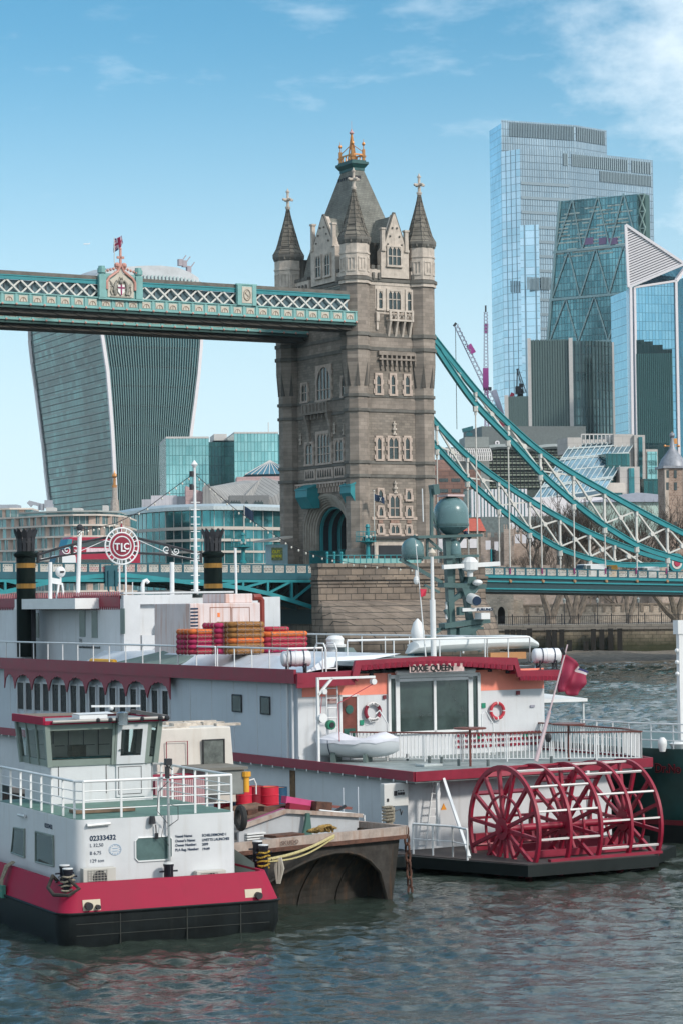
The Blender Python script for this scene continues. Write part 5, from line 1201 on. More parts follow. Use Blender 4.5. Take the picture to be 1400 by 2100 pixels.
signal_post(14.5,499,1156,1092,1,'turquoise signal post with railed gallery on the left road span')
fp = thing('flagpole','thin white flagpole with dark blue flag left of the stone tower','flagpole',T);a,z1_ = T.B(501,1034,14.5);m = MB();m.tube((a,14.5,13.5),(a,14.5,z1_),.07,.05,6);m.build('pole',WHT,fp)
m = MB();flag_mesh(m,a,14.5,z1_ - .3,1.6,1.5,1,.5);m.build('flag',NAVY,fp)
# ---- right-hand middle distance
F12 = Fr(at(1000,980,720)[:2],10);g12 = F12.B
lo = thing('louvred_office','dark grey office with gold-green lit floors below the cranes','office building',F12)
x0,x1_ = g12(1000,950,0)[0],g12(1200,950,0)[0];zA,zB_ = g12(1060,915,0)[1],g12(1060,1000,0)[1]
m = MB();m.box(x0,x1_,0,30,zB_ - 14,zA);m.build('office_wall',pm('dark_office_wall',(.05,.07,.06),.5),lo)
m = MB()
for k in range(7): z = zB_ + (zA - zB_) * k / 7;m.box(x0 - .3,x1_ + .3,-.8,0,z,z + .5);m.box(x0,x1_,-.4,0,z + .9,z + 1.1)
m.build('balcony_band',pm('olive_grey_band',(.20,.23,.18),.6),lo)
m = MB()
for k in range(26): x = x0 + (x1_ - x0) * k / 25;m.box(x - .1,x + .1,-.9,-.7,zB_,zA)
m.build('facade_mullion',IRON,lo)
m = MB();m.box(x0 - 2,x1_,-1,24,zA,zA + 6);lw_ = m.build('roof_storey',pm('grey_roof_storey',(.13,.15,.15),.6),lo)
a,z = g12(1013,913,-1.1);text('roof_number','8',3.4,CONW,lw_,face_mat((a,-1.3,z - 1.0),(1,0,0)),.05,.05)
m = MB();m.path([(x0 + (x1_ - x0) * k / 12,-1.5,zA - .5 + .4 * math.sin(k)) for k in range(13)],.8,5);m.build('service_pipe',pm('grey_duct',(.25,.28,.28),.5),lo)
rd = thing('rooftop_radar','dark teal radar scanner on a flat rooftop left of the cranes','radar',None,loc=at(962,892,700));o_ = at(962,892,700);rel = lambda px,py: tuple(Vector(at(px,py,700)) - Vector(o_))
m = MB();m.bar(rel(947,883),rel(969,878),1.3,1.1);m.bar(rel(950,880),rel(969,875),.8,.5);m.bar(rel(960,882),rel(961,893),.9);m.bar(rel(955,891),rel(968,891),1.0);m.build('radar_scanner',pm('radar_teal',(.02,.12,.14),.5),rd)
gh = thing('glass_vault_hall','low hall with curved white-ribbed glass roof behind the chain','hall',Fr(at(925,930,700)[:2],5));Fg = Fr(at(925,930,700)[:2],5);gg = Fg.B
x0,x1_ = gg(918,930,0)[0],gg(1006,930,0)[0];zt_g = gg(960,918,0)[1];zb_g = gg(960,945,0)[1]
m = MB();m.box(x0,x1_,4,20,zb_g - 10,zt_g + .4);xx = gg(952,905,4)[0];m.box(xx,x1_,4,16,zt_g,gg(960,896,4)[1]);m.build('hall_wall',pm('grey_hall_wall',(.25,.27,.26),.6),gh)
m = MB()
for k in range(22):
 x = x0 + (x1_ - x0) * k / 21;m.path([(x,4 - 5 * math.sin(t),zb_g + (zt_g - zb_g) * math.cos(t)) for t in [math.pi / 2 * j / 6 for j in range(7)]],.22,4)
for j in range(5): t = math.pi / 2 * j / 4;m.bar((x0,4 - 5 * math.sin(t),zb_g + (zt_g - zb_g) * math.cos(t)),(x1_,4 - 5 * math.sin(t),zb_g + (zt_g - zb_g) * math.cos(t)),.25)
m.build('roof_rib',CON,gh)
# brick offices
F13 = Fr(at(895,1000,620)[:2],12);g13 = F13.B
BRK = stone('brown_brick_cladding',(.26,.15,.12),(.20,.12,.10),(.13,.08,.07),2.2,1.1,.06,dirt=.2)
bk = thing('brown_brick_office','brown brick office with dark ribbon windows beside the stone tower','office building',F13)
x0,x1_ = g13(890,1000,0)[0],g13(985,1000,0)[0];zt_ = g13(930,963,0)[1];z0_ = g13(930,1130,0)[1]
m = MB();m.box(x0 - 6,x1_,0,20,z0_,zt_);m.prism([(x0 - 6,1),(x1_ - 8,1),(x1_ - 8,19),(x0 - 6,19)],zt_,g13(910,945,0)[1] + .5,[(x0,3),(x0 + 6,3),(x0 + 6,12),(x0,12)]);m.build('office_wall',BRK,bk)
x2_ = g13(1010,1060,-4)[0];m = MB();m.box(x0 + 4,x2_,-4,0,z0_,g13(960,1036,-4)[1]);m.build('lower_wall',stone('orange_brick',(.40,.22,.16),(.33,.18,.13),(.2,.12,.1),1.6,.5,.04,dirt=.2),bk)
for py0,py1 in ((981,988),(1003,1010),(1024,1032)):
 z1_,z0q = g13(930,py0,0)[1],g13(930,py1,0)[1]
 for a_,b_2 in ((900,918),(925,943),(950,968)):
  m = MB();m.box(g13(a_,1000,0)[0],g13(b_2,1000,0)[0],-.1,.1,z0q,z1_);m.build('ribbon_window',GLS,bk)
F14 = Fr(at(970,1030,560)[:2],6);g14 = F14.B
ws = thing('white_finned_office','office with white upright fins behind the suspension chain','office building',F14)
x0,x1_ = g14(968,1030,0)[0],g14(1078,1030,0)[0];zA,zB_ = g14(1020,1003,0)[1],g14(1020,1060,0)[1];m = MB();m.box(x0,x1_,.5,14,zB_,zA);m.build('office_glass',GR2,ws)
m = MB()
for k in range(17): x = x0 + (x1_ - x0) * k / 16;m.box(x - .25,x + .25,0,.6,zB_,zA)
m.build('white_fin',CONW,ws)
gd = thing('low_dark_building','low grey-green building with flat parapet below the finned office','building',F14);m = MB();a,z1_ = g14(985,1060,-6);b,_ = g14(1140,1060,-6);m.box(a,b,-6,4,8,z1_);m.build('building_wall',pm('slate_wall',(.14,.17,.17),.7,var=.3),gd)
m = MB()
for px in (1045,1052,1060,1068): a_,z = g14(px,1080,-6.1);m.box(a_ - .35,a_ + .35,-6.2,-6,z - .9,z + .9)
m.build('building_window',CONW,gd)
# red tiled roof houses
rh = thing('red_roofed_house','house with red tiled roof and white windows left of the trees','house',F14)
m = MB();a,z0_ = g14(905,1089,-14);b,z1_ = g14(996,1089,-14);c,z2_ = g14(985,1063,-10);m.add([(a,-14,z0_),(b,-14,z1_),(c,-9,z2_),(a,-9,z2_)],[(0,1,2,3)]);m.box(a,c - 2,-9,-8,z0_,z2_);m.build('roof',pm('red_tiles',(.42,.09,.06),.8,var=.2,vs=2),rh)
m = MB();m.box(a,b,-13.5,-6,7,z0_);m.build('wall',stone('house_brick',(.30,.24,.19),(.22,.18,.15),(.1,.09,.08),.9,.35,.04),rh)
for px in (905,925,948,970):
 a_,z = g14(px,1115,-13.6);m = MB();m.box(a_ - .9,a_ + .9,-13.7,-13.5,z - 1.0,z + 1.1);m.build('window',CONW,rh)
# sloping atrium complex
F15 = Fr(at(1180,980,600)[:2],12);g15 = F15.B
tp = thing('sloping_glass_atrium','office complex with a large sloping glass atrium roof and pale blocks','office building',F15)
def q15(px,py,y): a,z = g15(px,py,y);return (a,y,z)
GT = pm('atrium_glass',(.22,.36,.44),.1,.6,var=.35,vs=.15)
A4 = [q15(1168,914,16),q15(1302,906,16),q15(1240,1004,-6),q15(1092,1026,-6)]
m = MB();m.add(A4 + [tuple(Vector(p) + Vector((0,1,-1))) for p in A4],[(0,1,2,3),(7,6,5,4),(0,4,5,1),(1,5,6,2),(2,6,7,3),(3,7,4,0)]);at_ = m.build('atrium_glazing',GT,tp)
m = MB();V4 = [Vector(p) + Vector((0,-.3,.2)) for p in A4]
for k in range(13): t = k / 12;m.bar(V4[0].lerp(V4[1],t),V4[3].lerp(V4[2],t),.16)
for t in (0,.07,.25,.28,.5,.75,.78,1): m.bar(V4[0].lerp(V4[3],t),V4[1].lerp(V4[2],t),.3)
m.build('glazing_bar',pm('pale_steel',(.55,.6,.6),.5),at_)
m = MB()
for k in range(11):
 t = k / 11;p = V4[0].lerp(V4[3],t) + Vector((0,1.4,-1.0));q_ = V4[1].lerp(V4[2],t) + Vector((0,1.4,-1.0));m.bar(p,q_,1.3,.4)
m.build('atrium_floor',CON,at_)
def b15(nm,mat,px0,px1,py0,py1,y0,y1): a,z1_ = g15(px0,py0,y0);b,z0_ = g15(px1,py1,y0);m = MB();m.box(a,b,y0,y1,z0_ - 2,z1_);return m.build(nm,mat,tp)
STC = stone('pale_stone_cladding',(.52,.48,.45),(.48,.445,.42),(.35,.33,.31),2.4,1.6,.04,dirt=.1)
b15('pale_block',STC,1163,1192,897,914,15,24);b15('pale_block',STC,1258,1300,890,1010,14,26);b15('pale_block',STC,1300,1324,892,1015,13,26)
b15('glass_side',GO2,1242,1292,930,1020,4,14);b15('pale_block',STC,1270,1312,957,1020,1,5);b15('glass_strip',GR2,1289,1301,960,1020,.5,2)
b15('glass_strip',GR2,1309,1317,896,922,12.6,13);
for y0,y1 in ((926,940),(943,957),(960,975),(978,994),(998,1012)): b15('stair_window',GR2,1309,1317,y0,y1 - 1.5,12.6,13)
b15('office_wing',STC,1324,1349,921,980,16,26)
for y0 in (926,944,962): b15('wing_window',GO,1327,1347,y0,y0 + 13,15.7,16)
b15('dark_wing',GO2,1319,1364,982,1016,8,16);b15('lower_band',SLB,1240,1282,990,994,-2,3);b15('lower_glass',GO2,1242,1276,996,1020,-1.5,3)
m = MB();a,z = g15(1192,910,15);b,_ = g15(1258,900,15)
for k in range(9): x = a + (b - a) * k / 8;m.box(x - .12,x + .12,15,15.3,z,z + 2.4)
m.box(a,b,15,15.3,z + 2.3,z + 2.6);m.box(a,b,16,20,z - .5,z + 1.2);m.build('roof_railing',CON,tp)
b15('white_band',CONW,1092,1240,1020,1028,-8,-4);b15('ribbon_window',GO2,1100,1207,1029,1041,-7,-3);b15('white_band',CONW,1070,1215,1042,1048,-8,-4)
dk3 = thing('dark_background_block','dark green block behind the pale atrium complex','office building',F15);m = MB();a,z1_ = g15(1300,908,60);b,z0_ = g15(1372,1000,60);m.box(a,b,60,80,z0_,z1_);m.build('block_wall',GD,dk3)
hl = thing('pale_green_hall','low pale green glass hall with shallow grey roof behind bare trees','hall',F15)
m = MB();a,z1_ = g15(1205,1030,-14);b,z0_ = g15(1400,1080,-14);m.box(a,b + 4,-14,4,6,z1_);m.build('hall_wall',grid('frosted_green_glass',(.50,.62,.55),(.42,.56,.50),(.4,.48,.44),1.6,2.5,.06,rough=.4,metal=.1),hl)
m = MB();z = g15(1300,1016,-10)[1];P = [(a,z1_),(b + 4,z1_),(b + 4,z1_ + .6),(a + (b - a) * .62,z + .3),(a + (b - a) * .5,z + .5),(a + (b - a) * .2,z - 1),(a,z1_ + .2)];m.slab(P,'y',-15,5);m.build('hall_roof',pm('lead_grey_roof',(.33,.35,.42),.5,.2),hl)
# ================================================================ RIVER,BANK,CASTLE
def river():
 m,t,b = newmat('river_water');n = t.nodes.new;l = t.links.new;tc = n('ShaderNodeTexCoord')
 b.inputs['Base Color'].default_value = (.03,.042,.034,1);b.inputs['Roughness'].default_value = .03;b.inputs['IOR'].default_value = 1.34;b.inputs['Specular IOR Level'].default_value = .55
 def noi(sc,sx,sy,det,rot=.5):
  mp = n('ShaderNodeMapping');mp.inputs['Scale'].default_value = (sx,sy,1);mp.inputs['Rotation'].default_value = (0,0,rot);l(tc.outputs['Object'],mp.inputs[0])
  k = n('ShaderNodeTexNoise');k.inputs['Scale'].default_value = sc;k.inputs['Detail'].default_value = det;k.inputs['Roughness'].default_value = .55;k.inputs['Distortion'].default_value = .4;l(mp.outputs[0],k.inputs['Vector']);return k.outputs['Fac']
 def ma(op,a,c):
  k = n('ShaderNodeMath');k.operation = op
  for i,v in enumerate((a,c)):
   if isinstance(v,(int,float)): k.inputs[i].default_value = v
   else: l(v,k.inputs[i])
  return k.outputs[0]
 big = noi(.09,1,1,3);h = ma('ADD',ma('MULTIPLY',noi(2.2,.9,1.25,4,.3),.8),ma('MULTIPLY',noi(6,.9,1.2,3,-.4),.3))
 h = ma('MULTIPLY',h,ma('ADD',.55,ma('MULTIPLY',big,.9)))
 bu = n('ShaderNodeBump');bu.inputs['Strength'].default_value = 1;bu.inputs['Distance'].default_value = .045;l(h,bu.inputs['Height']);l(bu.outputs[0],b.inputs['Normal'])
 import numpy as np
 rg = np.random.RandomState(11);ny_,nx_ = 860,460;yy = 44 * (430 / 44) ** (np.arange(ny_) / (ny_ - 1));tt = np.linspace(-.23,.23,nx_)
 Y = np.repeat(yy[:,None],nx_,1);X = Y * tt[None,:];cell = Y * .0046
 patch = .75 + .45 * np.sin(X * .11 + 1.3 * np.sin(Y * .045)) * np.sin(Y * .06 + X * .05 + 1);Zw = np.zeros_like(X)
 for k in range(90):
  lam = .28 * (3.6 / .28) ** (rg.rand() ** 1.15);th = rg.normal(1.1,.8);kx,ky = 2 * np.pi / lam * np.cos(th),2 * np.pi / lam * np.sin(th);am = .054 * lam / (2 * np.pi) * (1.0 if lam < 1.2 else .62)
  Zw += am * np.clip(lam / (1.1 * cell) - .4,.15,1) * np.sin(kx * X + ky * Y + rg.rand() * 6.28 + .6 * np.sin(.31 * X - .23 * Y + k))
 Zw = Zw * patch * np.clip(.9 + (Y - 90) / 110,.8,2.3);V = np.stack([X,Y,Zw + .02],2).reshape(-1,3);i = (np.arange(ny_ - 1)[:,None] * nx_ + np.arange(nx_ - 1)[None,:]).reshape(-1);F = np.stack([i,i + 1,i + nx_ + 1,i + nx_],1)
 me = bpy.data.meshes.new('water');me.vertices.add(len(V));me.vertices.foreach_set('co',V.ravel());me.loops.add(F.size);me.loops.foreach_set('vertex_index',F.ravel());me.polygons.add(len(F));me.polygons.foreach_set('loop_start',np.arange(len(F)) * 4);me.update(calc_edges=True);me.polygons.foreach_set('use_smooth',[True] * len(F));me.materials.append(m);wo = bpy.data.objects.new('water',me);COL.objects.link(wo);struct(wo)
 mb = MB();mb.quad((-3000,5,0),(3000,5,0),(3000,3000,0),(-3000,3000,0));mb.quad((-3000,-3000,0),(3000,-3000,0),(3000,5,0),(-3000,5,0))
 mb.V = [(x,y,-.2) for x,y,z in mb.V];return struct(mb.build('water',m,recalc=False))
river()
mb = MB();mb.box(-3000,3000,430,4000,-3,5.2);struct(mb.build('ground',pm('city_ground',(.12,.11,.10),.9)))
FB = Fr(at(1200,1280,405)[:2],-6)
gb = FB.B
ztw = gb(1200,1281,0)[1]
# foreshore
m = MB();nx,ny = 60,10;V = []
for j in range(ny + 1):
 for i in range(nx + 1):
  x = -90 + 240 * i / nx;t = j / ny;y = -46 + 46 * t;z = -.45 + 1.5 * t ** .8 + .18 * math.sin(i * 1.3 + j) + .12 * math.sin(i * .5 - j * 2)
  if j == 0: z = -1.2
  V.append((x,y,z))
m.add(V,[(j * (nx + 1) + i,j * (nx + 1) + i + 1,(j + 1) * (nx + 1) + i + 1,(j + 1) * (nx + 1) + i) for j in range(ny) for i in range(nx)])
o = m.build('foreshore',pm('shingle',(.15,.125,.095),.95,var=.55,vs=1.2,bump=1,bs=3,col2=(.24,.20,.16)));o.location = (FB.o[0],FB.o[1],0);o.rotation_euler.z = R(-6);struct(o)
QW = thing('quay_wall','weed-stained river wall with pale coping along the far bank','river wall',FB)
WD = stone('quay_stone',(.36,.30,.22),(.26,.21,.16),(.1,.09,.07),1.4,.6,.04,dirt=.45,zdirt=(2.6,5.0),dcol=(.035,.042,.018))
m = MB();m.box(-90,150,0,40,-1,ztw - .9);m.build('wall_face',WD,QW)
m = MB();m.box(-90,150,-.25,40,ztw - .9,ztw);m.build('coping',stone('coping_stone',(.30,.27,.23),(.25,.22,.19),(.12,.11,.1),2.4,.5,.04,dirt=.25),QW)
ORD = 'first second third fourth fifth sixth seventh eighth ninth tenth eleventh twelfth thirteenth fourteenth fifteenth sixteenth seventeenth eighteenth nineteenth twentieth twenty-first twenty-second twenty-third twenty-fourth twenty-fifth twenty-sixth twenty-seventh twenty-eighth twenty-ninth thirtieth thirty-first thirty-second thirty-third thirty-fourth'.split()
PIL = pm('black_timber_pile',(.018,.015,.012),.9)
for k,(px,pt) in enumerate([(1039,1292),(1051,1292),(1063,1292),(1074,1293),(1085,1290),(1124,1293),(1136,1293),(1151,1292),(1167,1314),(1201,1317),(1216,1291),(1233,1292),(1251,1290),(1270,1290)]):
 a,z = gb(px,pt,-1.2);q = thing('timber_pile',f'{ORD[k]} black timber pile from the left against the weedy river wall','timber pile',FB,group='timber piles along the river wall');w = FB.w(a,-1.2);q.location = (w[0],w[1],0)
 m = MB();m.box(-.42,.42,-.35,.35,-1,z);m.box(-.46,.46,-.39,.39,z,z + .08);m.build('pile_shaft',PIL,q)
fn = thing('quay_fence','long black iron railing on the far quay edge','fence',FB)
m = MB();zf = ztw + 1.5
m.box(-90,150,1.0,1.06,zf - .1,zf);m.box(-90,150,1.0,1.06,ztw + .15,ztw + .22)
for k in range(420): x = -60 + k * .35;m.box(x - .03,x + .03,1.0,1.05,ztw,zf)
m.build('fence_bars',IRON,fn)
m = MB()
for k in range(60): x = -60 + k * 2.8;m.box(x - .09,x + .09,.95,1.12,ztw,zf + .2);m.ball((x,1.03,zf + .28),.1,n=6,m=4)
m.build('fence_post',IRON,fn)
FC = Fr(at(1200,1280,432)[:2],-4);gc = FC.B
CAS = stone('castle_ragstone',(.68,.56,.45),(.44,.36,.29),(.58,.5,.42),.62,.33,.05,dirt=.25,bump=.6)
CAS2 = stone('castle_ragstone_far',(.50,.39,.33),(.38,.30,.25),(.44,.37,.32),.7,.4,.05,dirt=.25)
cw_ = thing('castle_outer_wall','pale ragstone castle wall with crenels and pointed gateway on the bank','castle wall',FC)
m = MB();a,z1_ = gc(1072,1240,0);m.box(a,120,0,2,4.5,z1_ - .3);m.build('curtain_wall',CAS,cw_)
m = MB();m.box(a,120,-.2,2.2,z1_ - .3,z1_)
x = a + .5
while x < 118: m.box(x,x + .55,-.15,.0,z1_ - 1.5,z1_ - .3);x += 1.72
m.build('wall_walk',pm('castle_coping',(.30,.24,.19),.9),cw_)
# gatehouse with pointed arch
gx0,gz = gc(1006,1217,-3);gx1,_ = gc(1052,1217,-3);gxa,gza = gc(1017,1275,-3);gxb,_ = gc(1038.5,1275,-3);gm = (gxa + gxb) / 2;hwg = (gxb - gxa) / 2;zsp = gc(1028,1255,-3)[1];zap = gc(1028,1241,-3)[1]
m = MB();m.box(gx0 - 30,gxa,-3,2,4.5,gz);m.box(gxb,gx1,-3,2,4.5,gz);m.box(gx1,gc(1072,1240,-3)[0],-2,2,4.5,gc(1060,1230,-2)[1])
na = 8;ap_ = []
for k in range(na + 1): t = k / na;ap_.append((gm - hwg * (1 - t ** 1.6),zsp + (zap - zsp) * math.sin(t * math.pi / 2)))
full = ap_ + [(2 * gm - x_,z_) for x_,z_ in ap_[::-1][1:]]
for (s0,z0),(s1,z1) in zip(full,full[1:]): m.add([(s0,-3,z0),(s1,-3,z1),(s1,-3,gz),(s0,-3,gz),(s0,2,z0),(s1,2,z1),(s1,2,gz),(s0,2,gz)],[(0,1,2,3),(7,6,5,4),(0,4,5,1),(2,6,7,3)])
m.build('gatehouse',CAS,cw_)
m = MB()
pts = [(gxa,4.8)] + full + [(gxb,4.8)];m.path([(x_,-3.05,z_) for x_,z_ in pts],.38,4);m.build('gate_arch_trim',pm('pale_gate_stone',(.50,.42,.34),.9),cw_)
m = MB();m.box(gxa,gxb,-1.2,-1,4.5,gz - 1);m.build('gate_infill',pm('dark_gate_infill',(.035,.028,.024),.9),cw_)  # dark infill panel across the gateway behind the arch trim
m = MB()
for k in range(8): x = gx0 + (gx1 - gx0) * k / 8;m.box(x,x + (gx1 - gx0) / 14,-3.15,-2,gz,gz + .8)
for k in range(10): x = gx0 - 1.2 - k * 1.4;m.box(x - .7,x,-3.1,-2,gz - 1.2,gz - .6)
m.build('crenel',CAS,cw_)
ci = thing('castle_inner_wall','taller reddish castle inner wall standing behind the outer wall','castle wall',FC)
m = MB();m.box(-60,110,16,19,5,gc(1200,1196,16)[1] + 2.6);a,z = gc(1330,1190,14);b,_ = gc(1372,1190,14);m.ngon(((a + b) / 2,15),(b - a) / 2,5,z + 3,n=12)
m.build('curtain_wall',CAS2,ci)
m = MB();zt_ = gc(1200,1196,16)[1] + 2.6
for k in range(60): x = -58 + 2.8 * k;m.box(x,x + 1.7,16,17,zt_,zt_ + .9)
m.build('crenel',CAS2,ci)
ch_ = thing('castle_lodgings','stone castle lodgings and towers behind the bridge railing','castle building',FC)
m = MB()
for px0,px1,py,y in ((985,1040,1102,40),(1032,1052,1085,38),(1052,1100,1092,44),(1100,1140,1110,44),(1195,1250,1120,40),(1290,1345,1100,42)):
 a,z = gc(px0,py,y);b,_ = gc(px1,py,y);m.box(a,b,y,y + 8,5,z)
 for k in range(4): x = a + (b - a) * k / 4;m.box(x,x + (b - a) / 8,y,y + 1,z,z + .9)
m.build('lodging_wall',CAS2,ch_)
m = MB()
for px,py in ((905,1122),(1000,1118),(1018,1120),(1060,1105),(1075,1105),(1090,1108)): a,z = gc(px,py,37.8);m.box(a - .5,a + .5,37.6,37.8,z - .9,z + .9)
m.build('lodging_window',CONW,ch_)
# corner turret of the old keep
FK = Fr(at(1400,1100,500)[:2],10);gk = FK.B
kp = thing('keep_turret','red stone keep turret with lead cupola and gilt weather vane','turret',FK)
a,z0_ = gk(1366,1130,0);b,z1_ = gk(1410,960,0);KST = stone('keep_ragstone',(.46,.32,.25),(.26,.17,.13),(.42,.33,.27),.6,.35,.06,dirt=.2)
m = MB();m.box(a,b,0,b - a,5,z1_);m.build('turret_wall',KST,kp)
m = MB();m.box(a - .1,a + .7,-.12,.4,z0_,z1_);m.box(b - 1.2,b - .5,-.12,.4,z0_,z1_);m.build('quoin',pm('pale_quoin',(.52,.43,.36),.9),kp)
m = MB()
for px,py in ((1368.5,972),(1384.5,972),(1368,997),(1385,997),(1385,1078)): x,z = gk(px,py,-.1);m.box(x - .28,x + .28,-.15,.05,z - .8,z + .8)
m.build('turret_window',GLS,kp)
c = ((a + b) / 2,(b - a) / 2);h0 = z1_;w = (b - a) / 2 + .5
m = MB();m.box(a - .5,b + .5,-.5,b - a + .5,h0,h0 + .5);m.lathe((c[0],c[1],h0 + .5),[(w,0),(w * .93,.7),(w * .8,1.5),(w * .5,2.6),(w * .22,3.8),(.35,5.4),(.28,6.2)],16,R(11));m.ball((c[0],c[1],h0 + 7.1),.62);m.build('lead_cupola',pm('lead_grey',(.26,.27,.30),.5,.3,var=.25),kp,smooth=True)
x,z = gk(1389,895,c[1]);m = MB();m.tube((c[0],c[1],h0 + 7.4),(c[0],c[1],z + 1),.12,n=5);m.box(c[0] - .1,c[0] + 1.1,c[1],c[1] + .12,z - 1.6,z - .4);m.bar((c[0] - 1.6,c[1],z - 2),(c[0] + 1.4,c[1],z - 2),.15)
for dx in (-1.6,1.4): m.ball((c[0] + dx,c[1],z - 2),.3,n=6,m=4)
m.build('weather_vane',GOLD,kp)
kw = thing('keep_wall','castle keep wall below the lead-capped turret','castle building',FK);m = MB();a2,z = gk(1340,1110,4);m.box(a2,b + 10,4,14,5,z);m.build('keep_wall_face',KST,kw)
# ---- bare trees
BK = pm('plane_bark',(.13,.105,.08),.9,var=.45,vs=2);BKP = pm('mottled_plane_bark',(.19,.155,.125),.9,var=.5,vs=1.2);TWG = pm('winter_twigs',(.115,.088,.068),.9,var=.3)
def grow(trunk,limb,twig,p,d,L,r,depth,rnd,up=.15,spread=.75):
 steps = 3;P = [p];q = p.copy();dd = d.copy()
 for k in range(steps):
  dd = (dd + Vector((rnd.uniform(-1,1),rnd.uniform(-1,1),rnd.uniform(-.3,1))) * .14 + Vector((0,0,up * .2))).normalized();q = q + dd * (L / steps);P.append(q.copy())
 m = trunk if depth == 0 else (limb if depth < 3 else twig)
 m.path(P,[r * (1 - .35 * k / steps) for k in range(steps + 1)],6 if depth < 2 else (4 if depth < 3 else 3))
 if depth >= 6: return
 n = 3 if depth < 3 else (3 if rnd.random() < .7 else 2)
 for k in range(n):
  ax = Vector((rnd.uniform(-1,1),rnd.uniform(-1,1),rnd.uniform(-.4,.8))).normalized();nd = (dd * .9 + ax * spread).normalized()
  if nd.z < -.1: nd.z = .1;nd.normalize()
  grow(trunk,limb,twig,P[-1] if k else P[-1],nd,L * rnd.uniform(.62,.82),r * .58,depth + 1,rnd,up,spread)
def bare_tree(seed,h,r,label,loc,group=None,mat=BK,spread=.75,fork=False):
 rnd = random.Random(seed);t,l_,w = MB(),MB(),MB();q = thing('bare_tree',label,'tree',None,loc=loc,group=group)
 if fork:
  t.tube((0,0,-.3),(0,0,.8),r * 1.15,r,8)
  for k,(dx,an) in enumerate(fork): grow(t,l_,w,Vector((dx * .3,0,.6)),Vector((an,rnd.uniform(-.15,.15),1)).normalized(),h * .42,r * .72,0 if k < 3 else 1,rnd,.2,spread)
 else: grow(t,l_,w,Vector((0,0,-.3)),Vector((0,0,1)),h * .3,r,0,rnd,.2,spread)
 t.build('trunk',mat,q,smooth=True);l_.build('limb',mat,q,smooth=True);w.build('crown',TWG,q);return q
GT_ = 'bare trees behind the suspension chains'
protos = [bare_tree(s,17,.45,'bare brown winter tree in the wood behind the suspension chains',(0,0,5),GT_,BK,.8) for s in (3,8,21)]
rnd = random.Random(5)
spots = []
for px,D,hs in ((1010,470,.55),(1060,462,.75),(1085,500,.8),(1110,470,.95),(1135,520,.95),(1150,475,1.0),(1175,500,1.05),(1195,460,.95),(1215,520,1.15),(1235,480,1.1),(1255,455,1.0),(1270,520,1.25),(1290,480,1.15),(1310,455,.95),(1325,510,1.2),(1345,475,1.0),(1370,460,.85),(1392,480,.9),(1165,450,.7),(1225,448,.75),(1285,446,.7),(1100,452,.65),(1040,490,.6),(1125,455,.75),(1160,530,1.1),(1185,540,1.15),(1205,445,.6),(1300,530,1.25),(1335,448,.7),(1358,520,1.1),(1245,540,1.25),(1270,447,.65)):
 p = at(px,1240,D);spots.append((p[0],p[1],hs,px))
spots.sort(key=lambda s: s[3])
for i,(x,y,s,px) in enumerate(spots):
 o = protos[i] if i < 3 else dup(protos[i % 3]);o.location = (x,y,5.0);o['label'] = f'{ORD[i]} bare brown winter tree from the left behind the suspension chains';o.rotation_euler = (0,0,rnd.uniform(0,6.28));o.scale = (s * .95,s * .95,s)
def gp(px): p = at(px,1276,418);return (p[0],p[1],ztw)
bare_tree(31,15,.95,'forked bare plane tree nearest the pointed castle gate',gp(1128),'plane trees on the quay',BKP,.6,fork=((-.3,-.16),(.35,.38)))
bare_tree(44,15,.9,'many-stemmed bare plane tree second from the castle gate',gp(1177),'plane trees on the quay',BKP,.6,fork=((-.2,-.25),(.1,.12),(.35,.5)))
bare_tree(52,14,.6,'slender straight bare plane tree on the quay',gp(1290),'plane trees on the quay',BKP,.55,fork=((-.1,-.05),(.15,.18)))
bare_tree(63,14,.8,'bare quay tree with long drooping limb near the right edge',gp(1385),'plane trees on the quay',BK,.8,fork=((0,-.08),(-.3,-1.3),(.2,.5)))
for i,(px,lb) in enumerate(((1157,'black lamp post between the two forked plane trees'),(1225,'black quay lamp post right of the many-stemmed plane tree'),(1309,'black quay lamp post right of the slender plane tree'))):
 p = at(px,1276,410);q = thing('street_lamp',lb,'street lamp',None,loc=(p[0],p[1],ztw),group='lamp posts on the quay')
 m = MB();m.ngon((0,0),.14,0,.9,n=8,r1=.08);m.tube((0,0,.9),(0,0,3.6),.06,n=6);m.build('lamp_column',IRON,q);m = MB();m.ngon((0,0),.12,3.6,4.2,n=6,r1=.24);m.ngon((0,0),.28,4.2,4.5,n=6,r1=.05);m.build('lamp_lantern',pm('lantern_glass',(.3,.33,.32),.3) if i == 0 else bpy.data.materials['lantern_glass'],q)
# ---- traffic
BUSR = pm('bus_red',(.33,.01,.04),.3,var=.05);TYR = pm('tyre_rubber',(.02,.02,.02),.8)
bus = thing('double_decker_bus','red double-decker bus crossing the bridge behind the round sign','bus',T)
by_ = 5.0;xa,z1_ = T.B(134,1101,by_);xb,_ = T.B(288,1101,by_);zb = 13.95;H_ = z1_ - zb
m = MB();P = [(xa + .15,zb + .3),(xa,zb + 1.2),(xa + .1,zb + 2.4),(xa + .5,z1_ - .3),(xa + .9,z1_),(xb - .3,z1_),(xb,z1_ - .4),(xb,zb + .3)]
m.slab(P,'y',by_,by_ + 2.5);m.build('body',BUSR,bus,bevel=.08)
m = MB();m.box(xa + 1.1,xb - .6,by_ - .03,by_ + .02,z1_ - 1.35,z1_ - .45);m.box(xa + 2.2,xb - 1.6,by_ - .03,by_ + .02,zb + 1.1,zb + 2.1);m.build('side_window',GLS,bus)
